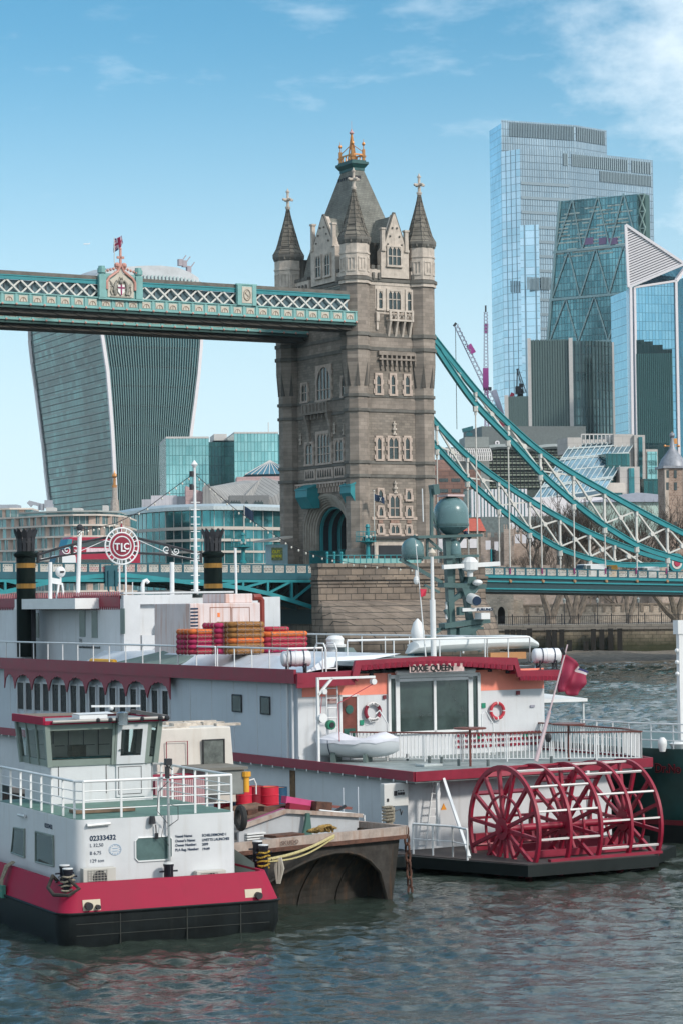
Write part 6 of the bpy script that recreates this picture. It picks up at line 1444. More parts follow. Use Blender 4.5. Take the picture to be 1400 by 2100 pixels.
m = MB();m.slab([(xa - .03,zb + 1.1),(xa - .12,zb + 2.0),(xa + .1,zb + 2.2),(xa + .95,zb + 2.2),(xa + .95,zb + 1.1)],'y',by_ - .04,by_ + 2.54);m.slab([(xa + .02,z1_ - 1.6),(xa + .42,z1_ - .3),(xa + 1.0,z1_ - .3),(xa + .8,z1_ - 1.6)],'y',by_ - .04,by_ + 2.54);m.build('windscreen',pm('blue_windscreen',(.05,.22,.28),.1,.4),bus)
m = MB();m.box(xa + 3.0,xb - 2.3,by_ - .04,by_,z1_ - 2.05,z1_ - 1.5);m.build('advert_panel',pm('pale_pink_advert',(.66,.5,.55),.5,var=.25,vs=3),bus)
for x in (xa + 2,xb - 2.6): m = MB();m.tube((x,by_ - .02,zb + .5),(x,by_ + .3,zb + .5),.5,n=14);m.build('wheel',TYR,bus)
VW = pm('van_white',(.70,.72,.74),.3,var=.04)
def van(label,y,px0,px1,pyt,mat,facing=-1,nm='van',h=None,zb=13.9,win=True,grp=None):
 xa,z1_ = T.B(px0,pyt,y);xb,_ = T.B(px1,pyt,y);v = thing('delivery_van' if nm == 'van' else 'car',label,nm,T,group=grp)
 L_ = xb - xa;m = MB();fl = lambda s: xa + L_ * s if facing < 0 else xb - L_ * s
 P = [(fl(0),zb + .35),(fl(0),zb + .95),(fl(.1),zb + 1.15),(fl(.24),z1_ - .05),(fl(.3),z1_),(fl(.97),z1_),(fl(1),z1_ - .25),(fl(1),zb + .35)]
 m.slab(P,'y',y,y + 1.9);m.build('body',mat,v,bevel=.05)
 m = MB();m.slab([(fl(.1),zb + 1.15),(fl(.23),z1_ - .15),(fl(.29),z1_ - .15),(fl(.29),zb + 1.2)],'y',y - .02,y + 1.92);m.slab([(fl(.31),zb + 1.2),(fl(.31),z1_ - .2),(fl(.45),z1_ - .2),(fl(.45),zb + 1.2)],'y',y - .02,y + 1.92);m.build('window',GLS,v)
 for s in (.18,.8): m = MB();m.tube((fl(s),y - .02,zb + .35),(fl(s),y + .25,zb + .35),.35,n=12);m.build('wheel',TYR,v)
 return v
van('pale blue and white van driving ahead of the red bus',3.0,104,156,1139,VW,-1,'van')
v = van('white panel van on the right road span beneath the chains',4.0,1183,1243,1157,VW,-1,'van',zb=12.2)
van('yellow car behind the white panel van on the right span',4.0,1242,1266,1159,pm('taxi_yellow',(.62,.30,.03),.4),-1,'car',zb=12.2)
van('white car on the right road span near the round joint',4.0,1306,1352,1162.5,VW,-1,'car',zb=12.0)
# traffic light by the pier
tl = thing('traffic_light','teal post with black signal head near the right pier edge','traffic light',T);a,z1_ = T.B(1006,1126,6);m = MB();m.tube((a,6,13),(a,6,z1_),.14,n=8);m.build('signal_post_shaft',TEAL,tl)
m = MB();m.box(a + .2,a + .65,5.7,6.1,z1_ - 1.9,z1_ - .1)
for k in range(3): m.tube((a + .42,5.7,z1_ - .4 - .55 * k),(a + .42,5.5,z1_ - .4 - .55 * k),.2,n=8)
m.build('signal_head',IRON,tl)
# airliner
ap_ = at(178,500,6200);pl = thing('airplane','tiny white airliner in the sky left of the flag','airplane',None,loc=ap_)
m = MB();m.path([(-9,0,0),(-7.5,0,.3),(0,0,.3),(6,0,.5),(9,0,.9)],[.4,1.6,1.8,1.3,.3],8);m.add([(-1,0,-.3),(3,0,-.3),(5,9,.2),(3.8,9,.2)],[(0,1,2,3)]);m.add([(-1,0,-.3),(3,0,-.3),(5,-9,.2),(3.8,-9,.2)],[(3,2,1,0)]);m.add([(6,0,.9),(8.6,0,.9),(9.2,0,4),(8,0,4)],[(0,1,2,3)]);m.build('fuselage',VW,pl)
# ================================================================ THE PADDLE STEAMER
DX = Fr((2.71,93.35),30);dA,dB = DX.A,DX.B
SWH = pm('ship_white_paint',(.61,.62,.64),.45,bump=.35,bs=1.1,var=.07,vs=.6,streak=.35,scol=(.36,.33,.29),thr=.56)
CGL = pm('dark_cabin_glass',(.004,.004,.007),.25,spec=.12,var=.5)
SGR = pm('ship_grey_white_paint',(.50,.54,.59),.45,bump=.35,bs=1.1,var=.06,vs=.4,streak=.35,scol=(.33,.31,.28),thr=.58)
RED = pm('ship_maroon_paint',(.235,.010,.032),.45,var=.15,vs=2,streak=.3,scol=(.12,.01,.02))
SAL = pm('salmon_paint',(.88,.27,.19),.5,var=.08,vs=.8)
BLK = pm('black_hull_paint',(.009,.013,.013),.5,var=.3,spec=.25)
DECK = pm('grey_green_deck',(.23,.285,.28),.6,var=.35,vs=1.3,col2=(.33,.37,.37))
RAIL = pm('rail_white_paint',(.72,.72,.72),.4,var=.06)
WOOD = pm('varnished_wood',(.15,.04,.028),.35,var=.3,vs=3)
DX_ = thing('paddle_steamer','large white and maroon stern-wheel paddle steamer with salmon cabin wall','paddle steamer',DX)
ZD,ZR,BF = 3.6,7.58,9.84
WD_ = 12.9
def P_(nm,mat,m,par=None,**k): return m.build(nm,mat,par or DX_,**k)
m = MB();m.box(.4,10.3,1.2,60,-.5,ZD - .35);P_('lower_hull',SWH,m)
m = MB();m.box(.05,11.2,-.2,60,-.6,.6);P_('hull_bottom',BLK,m)
m = MB();m.prism([(0,0),(11.9,.5),(12.9,4),(12.9,62),(0,62)],ZD - .28,ZD);P_('main_deck',DECK,m)
m = MB();p_ = DX.Z(868,1573,ZD);m.box(p_[0] - .1,p_[0] + .8,p_[1] - .2,p_[1] + .5,ZD,ZD + .1);P_('deck_hatch',pm('hatch_grey',(.42,.46,.46),.3),m,bevel=.02)
for px,py in ((835,1560),(880,1565),(905,1566),(940,1571),(1000,1572),(1130,1565),(1220,1560)): m = MB();p_ = DX.Z(px,py,ZD);m.ngon(p_,.06,ZD,ZD + .28,n=8);P_('deck_cleat',pm('cleat_grey',(.10,.12,.12),.5) if 'cleat_grey' not in bpy.data.materials else bpy.data.materials['cleat_grey'],m)
m = MB();E_ = [(0,62),(0,0),(11.9,.5),(12.9,4),(12.9,60)]
for p,q in zip(E_,E_[1:]): m.bar((*p,ZD - .03),(*q,ZD - .03),.12,.38)
P_('deck_edge_band',RED,m)
m = MB()
for k in range(60): b = .5 + k;m.box(-.08,-.05,b - .03,b + .03,ZD - .3,ZD - .2)
P_('edge_rivet',RAIL,m)
# upper cabin
m = MB();m.box(.3,12.98,BF,60,ZD,ZR - .5);P_('upper_cabin',SGR,m)
a0,_ = dA(605,1500,.3)
m = MB();z = dB(900,1420,BF)[1];m.box(.5,12.98,BF - .03,BF + .02,z,ZR - .3);P_('salmon_wall',SAL,m)
m = MB();m.box(.29,12.99,BF - .02,BF + .02,ZD,z);m.box(.3,12.98,BF - .06,BF,ZD,ZD + .25);P_('aft_wall',SWH,m)
m = MB();m.box(-.1,13.2,BF + 1,60,ZR - .55,ZR - .22);P_('roof_slab',DECK,m)
m = MB();m.box(-.1,2.7,BF - .7,BF + 1,ZR - .6,ZR - .2);m.box(10.9,13.4,BF - .8,BF + 1,ZR - .5,ZR - .38);P_('roof_overhang',RED,m)
m = MB();m.box(-.16,-.04,BF - .5,60,ZR - .62,ZR - .02);m.bar((-.1,BF - .6,ZR - .5),(2.6,BF - .8,ZR - .42),.14,.62)
fp_ = [dB(px,py,BF - 1) for px,py in ((722,1386),(729,1355),(890,1346),(1060,1349),(1067,1375),(1150,1377),(1150,1390),(1062,1389),(1054,1364),(890,1361),(740,1370),(733,1398))]
m.slab(fp_,'y',BF - 1.0,BF - .85)
for i in range(26):
 t = i / 25;x,zz = dB(745 + 300 * t,1370 - 9 * math.sin(t * 3.14) ,BF - .95);m.ngon((x,BF - .92),.14,zz - .1,zz + .12,n=6)
for i in range(10): x,zz = dB(1070 + 8 * i,1391,BF - .95);m.ngon((x,BF - .92),.12,zz - .1,zz + .1,n=6)
P_('roof_fascia',RED,m)
rp = [dB(px,py,BF - .9) for px,py in ((729,1356),(890,1347),(1060,1350),(1066,1374))]
m = MB();m.slab([(x_,z_ - .03) for x_,z_ in rp] + [(x_ + (-.1 if i_ == 0 else .1 if i_ == 3 else 0),z_ - .2) for i_,(x_,z_) in list(enumerate(rp))[::-1]],'y',BF - .84,BF + 9);P_('raised_roof',DECK,m)
m = MB()
m.add([(1.0,BF + .6,ZR - .2),(1.0,34,ZR - .2),(2.2,34,ZR + .42),(2.2,BF + .9,ZR + .42),(6,34,ZR + .5),(6,BF + .9,ZR + .5)],[(0,3,2,1),(3,5,4,2),(0,5,3)]);P_('sloped_roof_light',pm('milky_roof_sheet',(.62,.66,.72),.3,var=.08,streak=.3,scol=(.5,.42,.32)),m,recalc=False)
# scalloped maroon arches and long window row along the side
m = MB();n = 8;pxs = [12,33,68,103,140,179,219,261,305,352]
bs_ = [dA(px,1400,.0)[0] for px in pxs]
for b0,b1 in zip(bs_[::-1],bs_[::-1][1:]):
 w = b1 - b0;zt0 = ZR - .55;drop = .95;N_ = 12;top = []
 for k in range(N_ + 1):
  t = k / N_;u = abs(2 * t - 1);h = drop * (1 - math.sqrt(max(0,1 - u ** 2))) * .85 + .3;top.append((b0 + w * t,zt0 - h - (.07 if k % 2 else 0)))
 m.slab([(b0,zt0)] + top + [(b1,zt0)],'x',-.1,-.04)
P_('scalloped_trim',RED,m)
for i,px in enumerate((44.5,61.5,79,96.5,116,132.5,153.5,172,192,212,233.5,254,276,297,320,341.5)):
 t = (px - 38) / 312;y0,y1 = 1400 + 18 * t,1453 + 22 * t;b0,z1 = dA(px + 6 - .6 * t,y0,.28);b1,z0 = dA(px - 6 + .6 * t,y1,.28)
 m = MB();m.box(.24,.3,b0,b1,z0,z1);w_ = P_('side_window',CGL,m)
 m = MB()
 for bb in (b0 - .1,b1 + .02): m.box(.2,.3,bb,bb + .08,z0 - .3,z1 + .1)
 m.box(.2,.3,b0,b1,z1,z1 + .08);P_('window_frame',SWH,m,w_)
for x0,x1,y0,y1 in ((478,496,1426,1459),(536,554,1430,1464)):
 b0,z1 = dA(x1,y0,.28);b1,z0 = dA(x0,y1,.28);m = MB();m.box(.24,.3,b0,b1,z0,z1);w_ = P_('cabin_window',GLS,m,bevel=.03)
 m = MB();m.path([(.25,b0,z0),(.25,b1,z0),(.25,b1,z1),(.25,b0,z1)],.035,4,True);P_('window_frame',IRON,m,w_)
m = MB()
for px in (592,602): b,_ = dA(px,1450,.2);m.tube((.15,b,ZD),(.15,b,ZR - .5),.06,n=6)
P_('drain_pipe',SWH,m)
m = MB()
for k in range(22): b = BF + 1.5 + 2.2 * k;m.box(.285,.3,b,b + .03,ZD,ZR - .5)
P_('plate_joint',SWH,m)
b,_ = dA(598,1620,.35);m = MB();m.box(.37,.4,b - .25,b + .2,1.2,ZD - .4);P_('rust_stain_plate',pm('rust_streak',(.16,.09,.045),.8,var=.5,vs=4),m)
# sliding doors
def fpan(m,x0,x1,y0,y1,o0,o1,bf=None):
 bf = BF if bf is None else bf;a0,z1 = dB(x0,(y0 + y1) / 2,bf)[0],dB((x0 + x1) / 2,y0,bf)[1];a1,z0 = dB(x1,(y0 + y1) / 2,bf)[0],dB((x0 + x1) / 2,y1,bf)[1];m.box(a0,a1,bf - o1,bf - o0,z0,z1);return a0,a1,z0,z1
m = MB();fpan(m,796,978,1388,1501,.03,.06);sd = P_('sliding_door_glass',pm('door_glass',(.03,.05,.045),.06,0,var=.4,vs=1,spec=1),m)
m = MB()
for x0,x1,y0,y1 in ((793,980,1382,1389),(793,798,1382,1503),(976,982,1382,1503),(808,816,1386,1503),(886,891,1390,1503),(957,966,1386,1503),(808,966,1390,1396),(808,966,1498,1503)): fpan(m,x0,x1,y0,y1,.05,.14)
P_('door_frame',RAIL,m,sd)
m = MB();x0,zz = dB(812,1380,BF - .3);x1,_ = dB(972,1378,BF - .3);m.tube((x0,BF - .3,zz),(x1,BF - .3,zz),.1,n=10);P_('awning_roller',RAIL,m,smooth=True)
m = MB();a0,a1,z0,z1 = fpan(m,699,729,1429,1530,.02,.08);dr = P_('wooden_door',WOOD,m)
m = MB();cx_,cz_ = dB(713.5,1455,BF);m.tube((cx_,BF - .08,cz_),(cx_,BF - .12,cz_),.19,n=14)
for s in (.1,.55): m.box(a0 + .08 + s * .0,a1 - .08,BF - .1,BF - .08,z0 + .15,z0 + .75) if s < .2 else None
P_('door_porthole',pm('green_porthole',(.03,.10,.08),.2),m,dr)
m = MB();fpan(m,695,699,1425,1530,.02,.12);fpan(m,729,733,1425,1530,.02,.12);fpan(m,695,733,1425,1429,.02,.12);P_('door_frame',RAIL,m,dr)
# name on the fascia
a,z = dB(843,1377.5,BF - 1.1)
m = MB();m.box(a - .05,a + 2.75,BF - 1.03,BF - 1.01,z - .05,z + .3);P_('name_board',pm('name_sheen_pink',(.55,.40,.38),.5,var=.4,vs=4),m)  # added board, reflective patches around the letters put into its pink
text('ship_name','DIXIE QUEEN',.37,BLK,DX_,face_mat((a,BF - 1.06,z),(1,-.0,0)),.006,.008,sx=.98)
m = MB()
for px,py,mt in ((757,1379,0),(782,1373,0),(1000,1371,0),(1036,1374,0)):
 x,zz = dB(px,py,BF - .3);m.tube((x,BF - .05,zz + .15),(x,BF - .45,zz),.05,n=6);m.ngon((x,BF - .45),.1,zz - .15,zz + .08,n=8,r1=.06)
P_('flood_lamp',IRON,m)
m = MB()
for px,py in ((740,1482),(989,1447),(980,1510),(1075,1510)): fpan(m,px - 4,px + 4,py - 5,py + 5,.05,.08)
P_('safety_sign',pm('sign_green',(.01,.22,.13),.5),m)
m = MB();fpan(m,670,690,1426,1443,.05,.08);sg = P_('warning_board',pm('pink_board',(.62,.42,.38),.6),m)
a,z = dB(671,1436,BF - .1);text('board_lettering','DANGER\nKEEP CLEAR',.09,RED,sg,face_mat((a,BF - .09,z + .05),(1,0,0)),.003)
m = MB();fpan(m,783,789,1426,1434,.05,.1);fpan(m,1056,1063,1417,1425,.05,.1);P_('alarm_panel',pm('alarm_maroon',(.16,.02,.03),.5),m)
m = MB();fpan(m,1085,1094,1446,1451,.05,.08);P_('notice_plate',pm('grey_plate',(.3,.3,.36),.5),m)
# stern railing
RC = (5.72,5.43);RT = 1.18
def railing(root,pts,zf,h,top,bar,n_bars=(),pitch=1.2,pr=.035,vertical=None,topmat=None,r_top=.045,name='railing'):
 m = MB()
 for p,q in zip(pts,pts[1:]):
  L_ = math.hypot(q[0] - p[0],q[1] - p[1]);k = max(1,round(L_ / pitch))
  for j in range(k + 1): t = j / k;x,y = p[0] + (q[0] - p[0]) * t,p[1] + (q[1] - p[1]) * t;m.tube((x,y,zf),(x,y,zf + h),pr,n=6)
  for nb in n_bars: m.tube((*p,zf + h * nb),(*q,zf + h * nb),pr * .55,n=5)
  if vertical:
   k = round(L_ / vertical)
   for j in range(k): t = (j + .5) / k;x,y = p[0] + (q[0] - p[0]) * t,p[1] + (q[1] - p[1]) * t;m.box(x - .018,x + .018,y - .018,y + .018,zf + .12,zf + h)
  if topmat is None: m.tube((*p,zf + h),(*q,zf + h),r_top,n=8)
 o = m.build(name,bar,root)
 if topmat:
  m = MB()
  for p,q in zip(pts,pts[1:]): m.bar((*p,zf + h + .03),(*q,zf + h + .03),.13,.06)
  m.build('handrail',topmat,o)
 return o
rA = (11.6,.9)
rl = (dB(696,1492,BF - .3)[0],BF - .3)
railing(DX_,[(2.6,BF - .4),(5.1,5.6) if False else (3.6,5.3),(5.3,1.1) if False else (5.72,3.2),(11.5,.95)][0:1] + [(5.72,5.43),(11.9,1.2),(12.7,3.5),(12.7,BF)],ZD,RT,None,RAIL,(.1,),1.9,.04,.17,WOOD)
m = MB();
for px0,px1 in ((962,1018),(1165,1222)): a,z_ = dB(px0,1499 - (px0 > 1100) * 9,2.0);b,_ = dB(px1,1498,2.0);m.ngon(((a + b) / 2,3.0),(b - a) / 2,z_ + .0,z_ + .06,n=16);m.tube(((a + b) / 2,3.0,ZD),((a + b) / 2,3.0,z_),.05)
P_('deck_table',WOOD,m)
m = MB()
for z_ in (ZD + .25,ZD + .5,ZD + .75):
 for k in range(24): a = 8.2 + .19 * k;m.box(a,a + .13,BF - .12,BF - .07,z_,z_ + .12)
P_('maroon_bench_slats',RED,m)
m = MB()
for px,s in ((1003,1),(786,-1)):
 a,z_ = dB(px,1500,BF - 1.5)
 m.path([(a - .5 * s * 0,BF - 1.5,ZD),(a - .4,BF - 1.5,z_ + .25),(a - .4,BF - 1.5,z_ + .75),(a - .2,BF - 1.5,z_ + .9),(a + .2,BF - 1.5,z_ + .3),(a + .25,BF - 1.5,ZD)][(0 if s > 0 else 2):],.035,6)
P_('stair_handrail',RAIL,m)
m = MB();zc_ = dB(1117,1436,BF)[1];ax_ = dB(1204,1436,BF)[0];m.add([(12.98,BF,zc_ + .05),(ax_,BF,zc_),(ax_ - .3,BF + 6,zc_ + .25),(12.98,BF + 9,zc_ + .6),(12.98,BF,zc_ - .12),(ax_,BF,zc_ - .14),(ax_ - .3,BF + 6,zc_),(12.98,BF + 9,zc_ + .4)],[(0,1,2,3),(7,6,5,4),(0,4,5,1),(1,5,6,2),(2,6,7,3),(3,7,4,0)]);m.tube((ax_ - .1,BF + .2,ZD),(ax_ - .1,BF + .2,zc_),.05);P_('white_canopy',RAIL,m)
# wheel,pontoon,supports
PW = (-3.6,1.72);PR_ = 2.42
m = MB();p0_,p1_ = dB(907,1592,.2),dB(962,1758,-4.4);m.bar((p0_[0],.2,p0_[1]),(p1_[0],-4.4,p1_[1]),.1);P_('diagonal_strut',RAIL,m)
WRED = pm('paddle_wheel_red',(.26,.008,.03),.38,var=.15,vs=2)
m = MB();m.prism([(-1.9,1),(-1.9,-.55),(-.9,-.8),(.95,-6.3),(6.9,-6.4),(7.6,-5.5),(9.6,-4.0),(8.9,.5)],.2,.62);P_('stern_guard',BLK,m)
m = MB();m.prism([(-1.5,.9),(-.6,-.7),(1.1,-6.1),(6.8,-6.2),(9.2,-4.0),(8.6,.4)],.62,.64);P_('guard_deck',pm('guard_deck_dark',(.05,.04,.038),.7),m)
rings = [1.72 + 1.42 * k for k in range(5)]
for k,a in enumerate(rings):
 m = MB();V = []
 for rr_,dx in ((PR_,-.06),(PR_,.06),(PR_ - .17,.06),(PR_ - .17,-.06)):
  V.append([(a + dx,PW[0] + rr_ * math.cos(t),PW[1] + rr_ * math.sin(t)) for t in [2 * math.pi * j / 48 for j in range(48)]])
 m.loft(V + [V[0]],cap=False);pw = P_('paddle_ring',WRED,m,smooth=30)
 if k in (0,2,4):
  m = MB()
  for j in range(14): t = 2 * math.pi * j / 14 + .1;m.bar((a,PW[0] + .2 * math.cos(t),PW[1] + .2 * math.sin(t)),(a,PW[0] + (PR_ - .1) * math.cos(t),PW[1] + (PR_ - .1) * math.sin(t)),.13,.13)
  V = []
  for rr_,dx in ((1.28,-.04),(1.28,.04),(1.2,.04),(1.2,-.04)): V.append([(a + dx,PW[0] + rr_ * math.cos(t),PW[1] + rr_ * math.sin(t)) for t in [2 * math.pi * j / 32 for j in range(32)]])
  m.loft(V + [V[0]],cap=False);m.tube((a - .12,*PW),(a + .12,*PW),.42,n=14);P_('spokes',WRED,m,pw)
m = MB();m.tube((rings[0] - .2,*PW),(rings[-1] + .2,*PW),.14,n=10);P_('wheel_axle',WRED,m,smooth=True)
WT = pm('lit_paddle_board',(.66,.62,.60),.5,var=.1)  # white stands in for light caught by the front and top boards
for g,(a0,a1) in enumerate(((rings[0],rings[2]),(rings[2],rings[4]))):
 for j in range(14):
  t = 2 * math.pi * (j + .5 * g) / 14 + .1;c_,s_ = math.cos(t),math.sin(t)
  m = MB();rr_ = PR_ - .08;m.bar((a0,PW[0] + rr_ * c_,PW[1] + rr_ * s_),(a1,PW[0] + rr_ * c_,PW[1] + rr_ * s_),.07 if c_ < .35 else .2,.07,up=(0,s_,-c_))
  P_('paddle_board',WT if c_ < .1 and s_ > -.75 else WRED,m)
for a in (rings[0] - .55,8.4):
 m = MB()
 for dx in (0,): m.bar((a,.2,.8),(a,.2,ZD - .2),.12)
 pass;P_('diagonal_strut',RAIL,m)
m = MB();m.box(2.2,8.2,-.9,-.7,.64,1.3);m.bar((2,-2.2,.8),(8,-2.2,.8),.3,.3);m.bar((2,-4.6,.8),(7.6,-4.6,.8),.25,.25);m.box(2.2,7.4,-6.0,-5.8,.64,.74);P_('wheel_well_plate',RED,m)
# lower stern details: ladder,low rail,electric box,sign
m = MB()
for px in (877,893): a,_ = dB(px,1680,1.0);m.bar((a + .15,.8,ZD - .3),(a - .25,.8,.75),.05)
for k in range(9): a,_ = dB(885,1680,1.0);z_ = 1.0 + .3 * k;m.bar((a - .4 + .04 * k,.8,z_),(a + .05 + .04 * k,.8,z_),.04)
P_('stern_ladder',RAIL,m)
c1 = DX.Z(847,1752,.74);c2 = DX.Z(928,1758,.74);c3 = (rings[0] - 1.1,-4.6)
railing(DX_,[c1,c2,DX.Z(958,1765,.74)],.74,1.15,None,RAIL,(.5,),1.2,.04,name='low_railing')
m = MB();b,z1 = dA(786,1606,-.3);a0,z0 = dB(790,1654,-.2);ex0,ex1 = dB(787,1630,.9)[0],dB(837,1630,.9)[0];ez1,ez0 = dB(812,1607,.9)[1],dB(812,1654,.9)[1];m.box(ex0,ex1,.9,1.2,ez0,ez1);eb = P_('electric_box',pm('electric_box_grey',(.62,.62,.60),.5,var=.04),m,bevel=.02)
m = MB();m.box(ex0 + .45,ex0 + .58,.87,.9,ez0 + .42,ez0 + .6)
for k in range(3): m.box(ex0 + .62 + k * .11,ex0 + .7 + k * .11,.86,.9,ez0 + .44,ez0 + .54);m.box(ex0 + .62 + k * .11,ex0 + .68 + k * .11,.88,.9,ez0 + .58,ez0 + .62)
m.box(ex0 + .12,ex0 + .2,.87,.9,ez0 + .2,ez0 + .32);P_('box_switch',IRON,m,eb)
m = MB();m.path([(ex0 + .5,1.0,ez0),(ex0 + .52,.95,ez0 - .2),(ex0 + .75,.95,ez0 - .12),(ex0 + .8,.95,ez0 - .35),(ex0 + .9,1,ez0 - .2)],.025,5);P_('cable',IRON,m,eb)
x,z_ = dB(908,1655,.95);m = MB();m.slab([(x - .13,z_ - .12),(x + .13,z_ - .12),(x,z_ + .13)],'y',.9,.94);P_('warning_triangle',pm('warning_orange',(.75,.28,.02),.5),m)
m = MB()
for px in (705,735,783): x,_ = dB(px,1650,1.1);m.box(x,x + .04,1.16,1.2,.8,ZD - .4)
P_('plate_seam',SGR,m)
# sun deck: side railing
ZS = ZR - .2
b0 = BF - .3;railing(DX_,[(0.05,44),(.05,BF + 7.2)],ZS,1.05,None,RAIL,(.0,),1.9,.03,name='sun_deck_railing')
railing(DX_,[(.05,BF + 7),(.05,BF + .4),(1.7,BF + .3)],ZS,1.05,None,RAIL,(),1.7,.03,name='sun_deck_railing')
railing(DX_,[(12.6,BF + 34),(12.6,BF + 4),(12.6,BF + .5),(4.2,BF + 2.5)],ZR,1.1,None,RAIL,(),2.3,.03,name='sun_deck_railing')
# boarding ladder with hoops
m = MB()
lx = [dB(px,1450,BF - .5)[0] for px in (670,692)]
for x in lx: m.path([(x,BF - .5,dB(680,1505,BF - .5)[1]),(x,BF - .5,ZR + .8),(x,BF - .3,ZR + 1.05),(x,BF + .3,ZR + 1.05),(x,BF + .5,ZR + .8),(x,BF + .5,ZR)],.035,6)
for k in range(9): zz = ZD + .6 + .42 * k;m.tube((lx[0],BF - .5,zz),(lx[1],BF - .5,zz),.025,n=5)
P_('cabin_ladder',RAIL,m)
# davit
m = MB();ax,_ = dB(652,1450,BF - 1.6);bx,bz = dB(768,1392,BF - 1.6);_,az_ = dB(652,1392,BF - 1.6);m.box(ax - .05,ax + .05,BF - 1.65,BF - 1.55,ZD,az_ + .05);m.box(ax,bx,BF - 1.65,BF - 1.55,az_ - .05,az_ + .05);m.bar((ax,BF - 1.6,az_ - .7),(ax + .7,BF - 1.6,az_),.1);m.tube((bx - .08,BF - 1.7,az_ - .2),(bx - .08,BF - 1.5,az_ - .2),.13,n=10);m.tube((ax + .3,BF - 1.7,az_ - .55),(ax + .3,BF - 1.5,az_ - .55),.12,n=10)
zz = dB(655,1473,BF - 1.6)[1];m.tube((ax + .15,BF - 1.8,zz),(ax + .15,BF - 1.5,zz),.2,n=12)
dv = P_('davit',RAIL,m)
m = MB();p1 = (bx - .08,BF - 1.6,az_ - .3);x_,z_ = dB(693,1443,BF - 1.6);m.path([p1,(x_,BF - 1.6,z_),(x_ + .05,BF - 1.6,z_ - 1.6)],.02,4);m.path([(ax + .2,BF - 1.6,az_ - .7),(ax + .1,BF - 1.6,zz)],.015,4);P_('davit_rope',pm('red_rope',(.4,.05,.07),.7),m,dv)
hr = thing('hose_reel','green hose reel mounted by the foot of the white ladder','hose reel',DX);x,z_ = dB(677,1487,BF - .7)
m = MB();m.tube((x - 0,BF - .85,z_),(x,BF - .6,z_),.21,n=14);m.build('hose_coil',pm('hose_green',(.015,.20,.11),.5),hr,bevel=.03);m = MB();m.tube((x,BF - .9,z_),(x,BF - .86,z_),.12,n=10);m.build('reel_hub',IRON,hr)
# life buoys
LBW = pm('buoy_white',(.72,.70,.70),.5,var=.05)
def buoy(label,px,py,r,mat,seg,segmat,txt=None):
 q = thing('lifebuoy',label,'lifebuoy',DX,group='lifebuoys on the aft cabin wall');x,z = dB(px,py,BF - .12);y = BF - .16;t = .075
 m = MB();m.path([(x + r * math.cos(a),y,z + r * math.sin(a)) for a in [2 * math.pi * k / 28 for k in range(28)]],t,8,True);ring = m.build('ring',mat,q,smooth=True)
 m = MB()
 for a0_,a1_ in seg: m.path([(x + r * math.cos(a0_ + (a1_ - a0_) * k / 8),y,z + r * math.sin(a0_ + (a1_ - a0_) * k / 8)) for k in range(9)],t * 1.08,8)
 m.build('ring_band',segmat,ring,smooth=True)
 m = MB();m.path([(x - r * .9,y - .05,z - r * .5),(x - r * .5,y - .08,z - r * 1.25),(x + r * .1,y - .05,z - r * 1.15),(x + r * .6,y - .08,z - r * 1.2),(x + r * .95,y - .05,z - r * .4)],.012,4);m.build('grab_line',LBW,ring)
 if txt:
  for s,top in txt:
   n = len(s)
   for k,ch in enumerate(s):
    ang = (math.pi / 2 + (n / 2 - k - .5) * .2) if top else (-math.pi / 2 - (n / 2 - k - .5) * .2);
    if ch == ' ': continue
    px_,pz_ = x + r * math.cos(ang),z + r * math.sin(ang);up = (math.cos(ang),0,math.sin(ang)) if top else (-math.cos(ang),0,-math.sin(ang));rt = (up[2],0,-up[0])
    text('buoy_letter',ch,.09,BLK,ring,face_mat((px_ - up[0] * .03,y - t - .01,pz_ - up[2] * .03),rt,up),.002,.002,'CENTER')
 return q
buoy('white and maroon lettered lifebuoy beside the brown wooden door',763,1460,.36,LBW,((-.75,.75),(math.pi - .75,math.pi + .75)),RED,(('DIXIE QUEEN',True),('LONDON',False)))
buoy('all-red lifebuoy with thin white bands right of the sliding doors',1018,1458,.34,pm('buoy_red',(.50,.03,.05),.5),[(a - .07,a + .07) for a in (0,math.pi / 2,math.pi,-math.pi / 2)],LBW)
# dinghy on the side deck
c = atz(738,1563,ZD);DG = Fr(c[:2],-16);dg_ = thing('rowing_dinghy','white dinghy under a crumpled white cover on wooden chocks','dinghy',DG);dg_.location.z = ZD
rings_ = [];nst = 13
for i in range(nst):
 s = -1.78 + 3.5 * i / (nst - 1);u = i / (nst - 1);wv = .72 * (1 - max(0,u - .35) ** 2.2 * 2.3) * (1 - max(0,.12 - u) * 2.5);wv = max(wv,.05);kz = .22 + .02 * math.cos(u * 6) + max(0,u - .75) ** 2 * 4;gz = .95 + .12 * (u - .45) ** 2 * 2.5 - .02
 rings_.append([(s,y_ * wv,kz + (gz - kz) * h) for y_,h in ((-1,1),(-1.0,.8),(-.88,.5),(-.6,.2),(-.15,.0),(.15,0),(.6,.2),(.88,.5),(1,.8),(1,1))])
m = MB();m.loft(rings_);m.build('hull',pm('dinghy_white',(.62,.64,.66),.35,var=.05),dg_,smooth=50)
m = MB();rings2 = [];rnd = random.Random(4)
for i in range(nst):
 r0,r1 = rings_[i][0],rings_[i][-1];u = i / (nst - 1);pk = .2 + .12 * math.sin(u * 9) + rnd.uniform(-.03,.05);pk *= min(1,u * 6,(1 - u) * 6)
 rings2.append([(r0[0],r0[1] * 1.06,r0[2] - .12 + rnd.uniform(-.05,.05)),(r0[0],r0[1] * 1.05,r0[2] + .03),(r0[0],r0[1] * .5,r0[2] + pk * .7),(r0[0],0,r0[2] + pk),(r0[0],r1[1] * .5,r0[2] + pk * .7),(r0[0],r1[1] * 1.05,r0[2] + .03),(r0[0],r1[1] * 1.06,r0[2] - .12)])
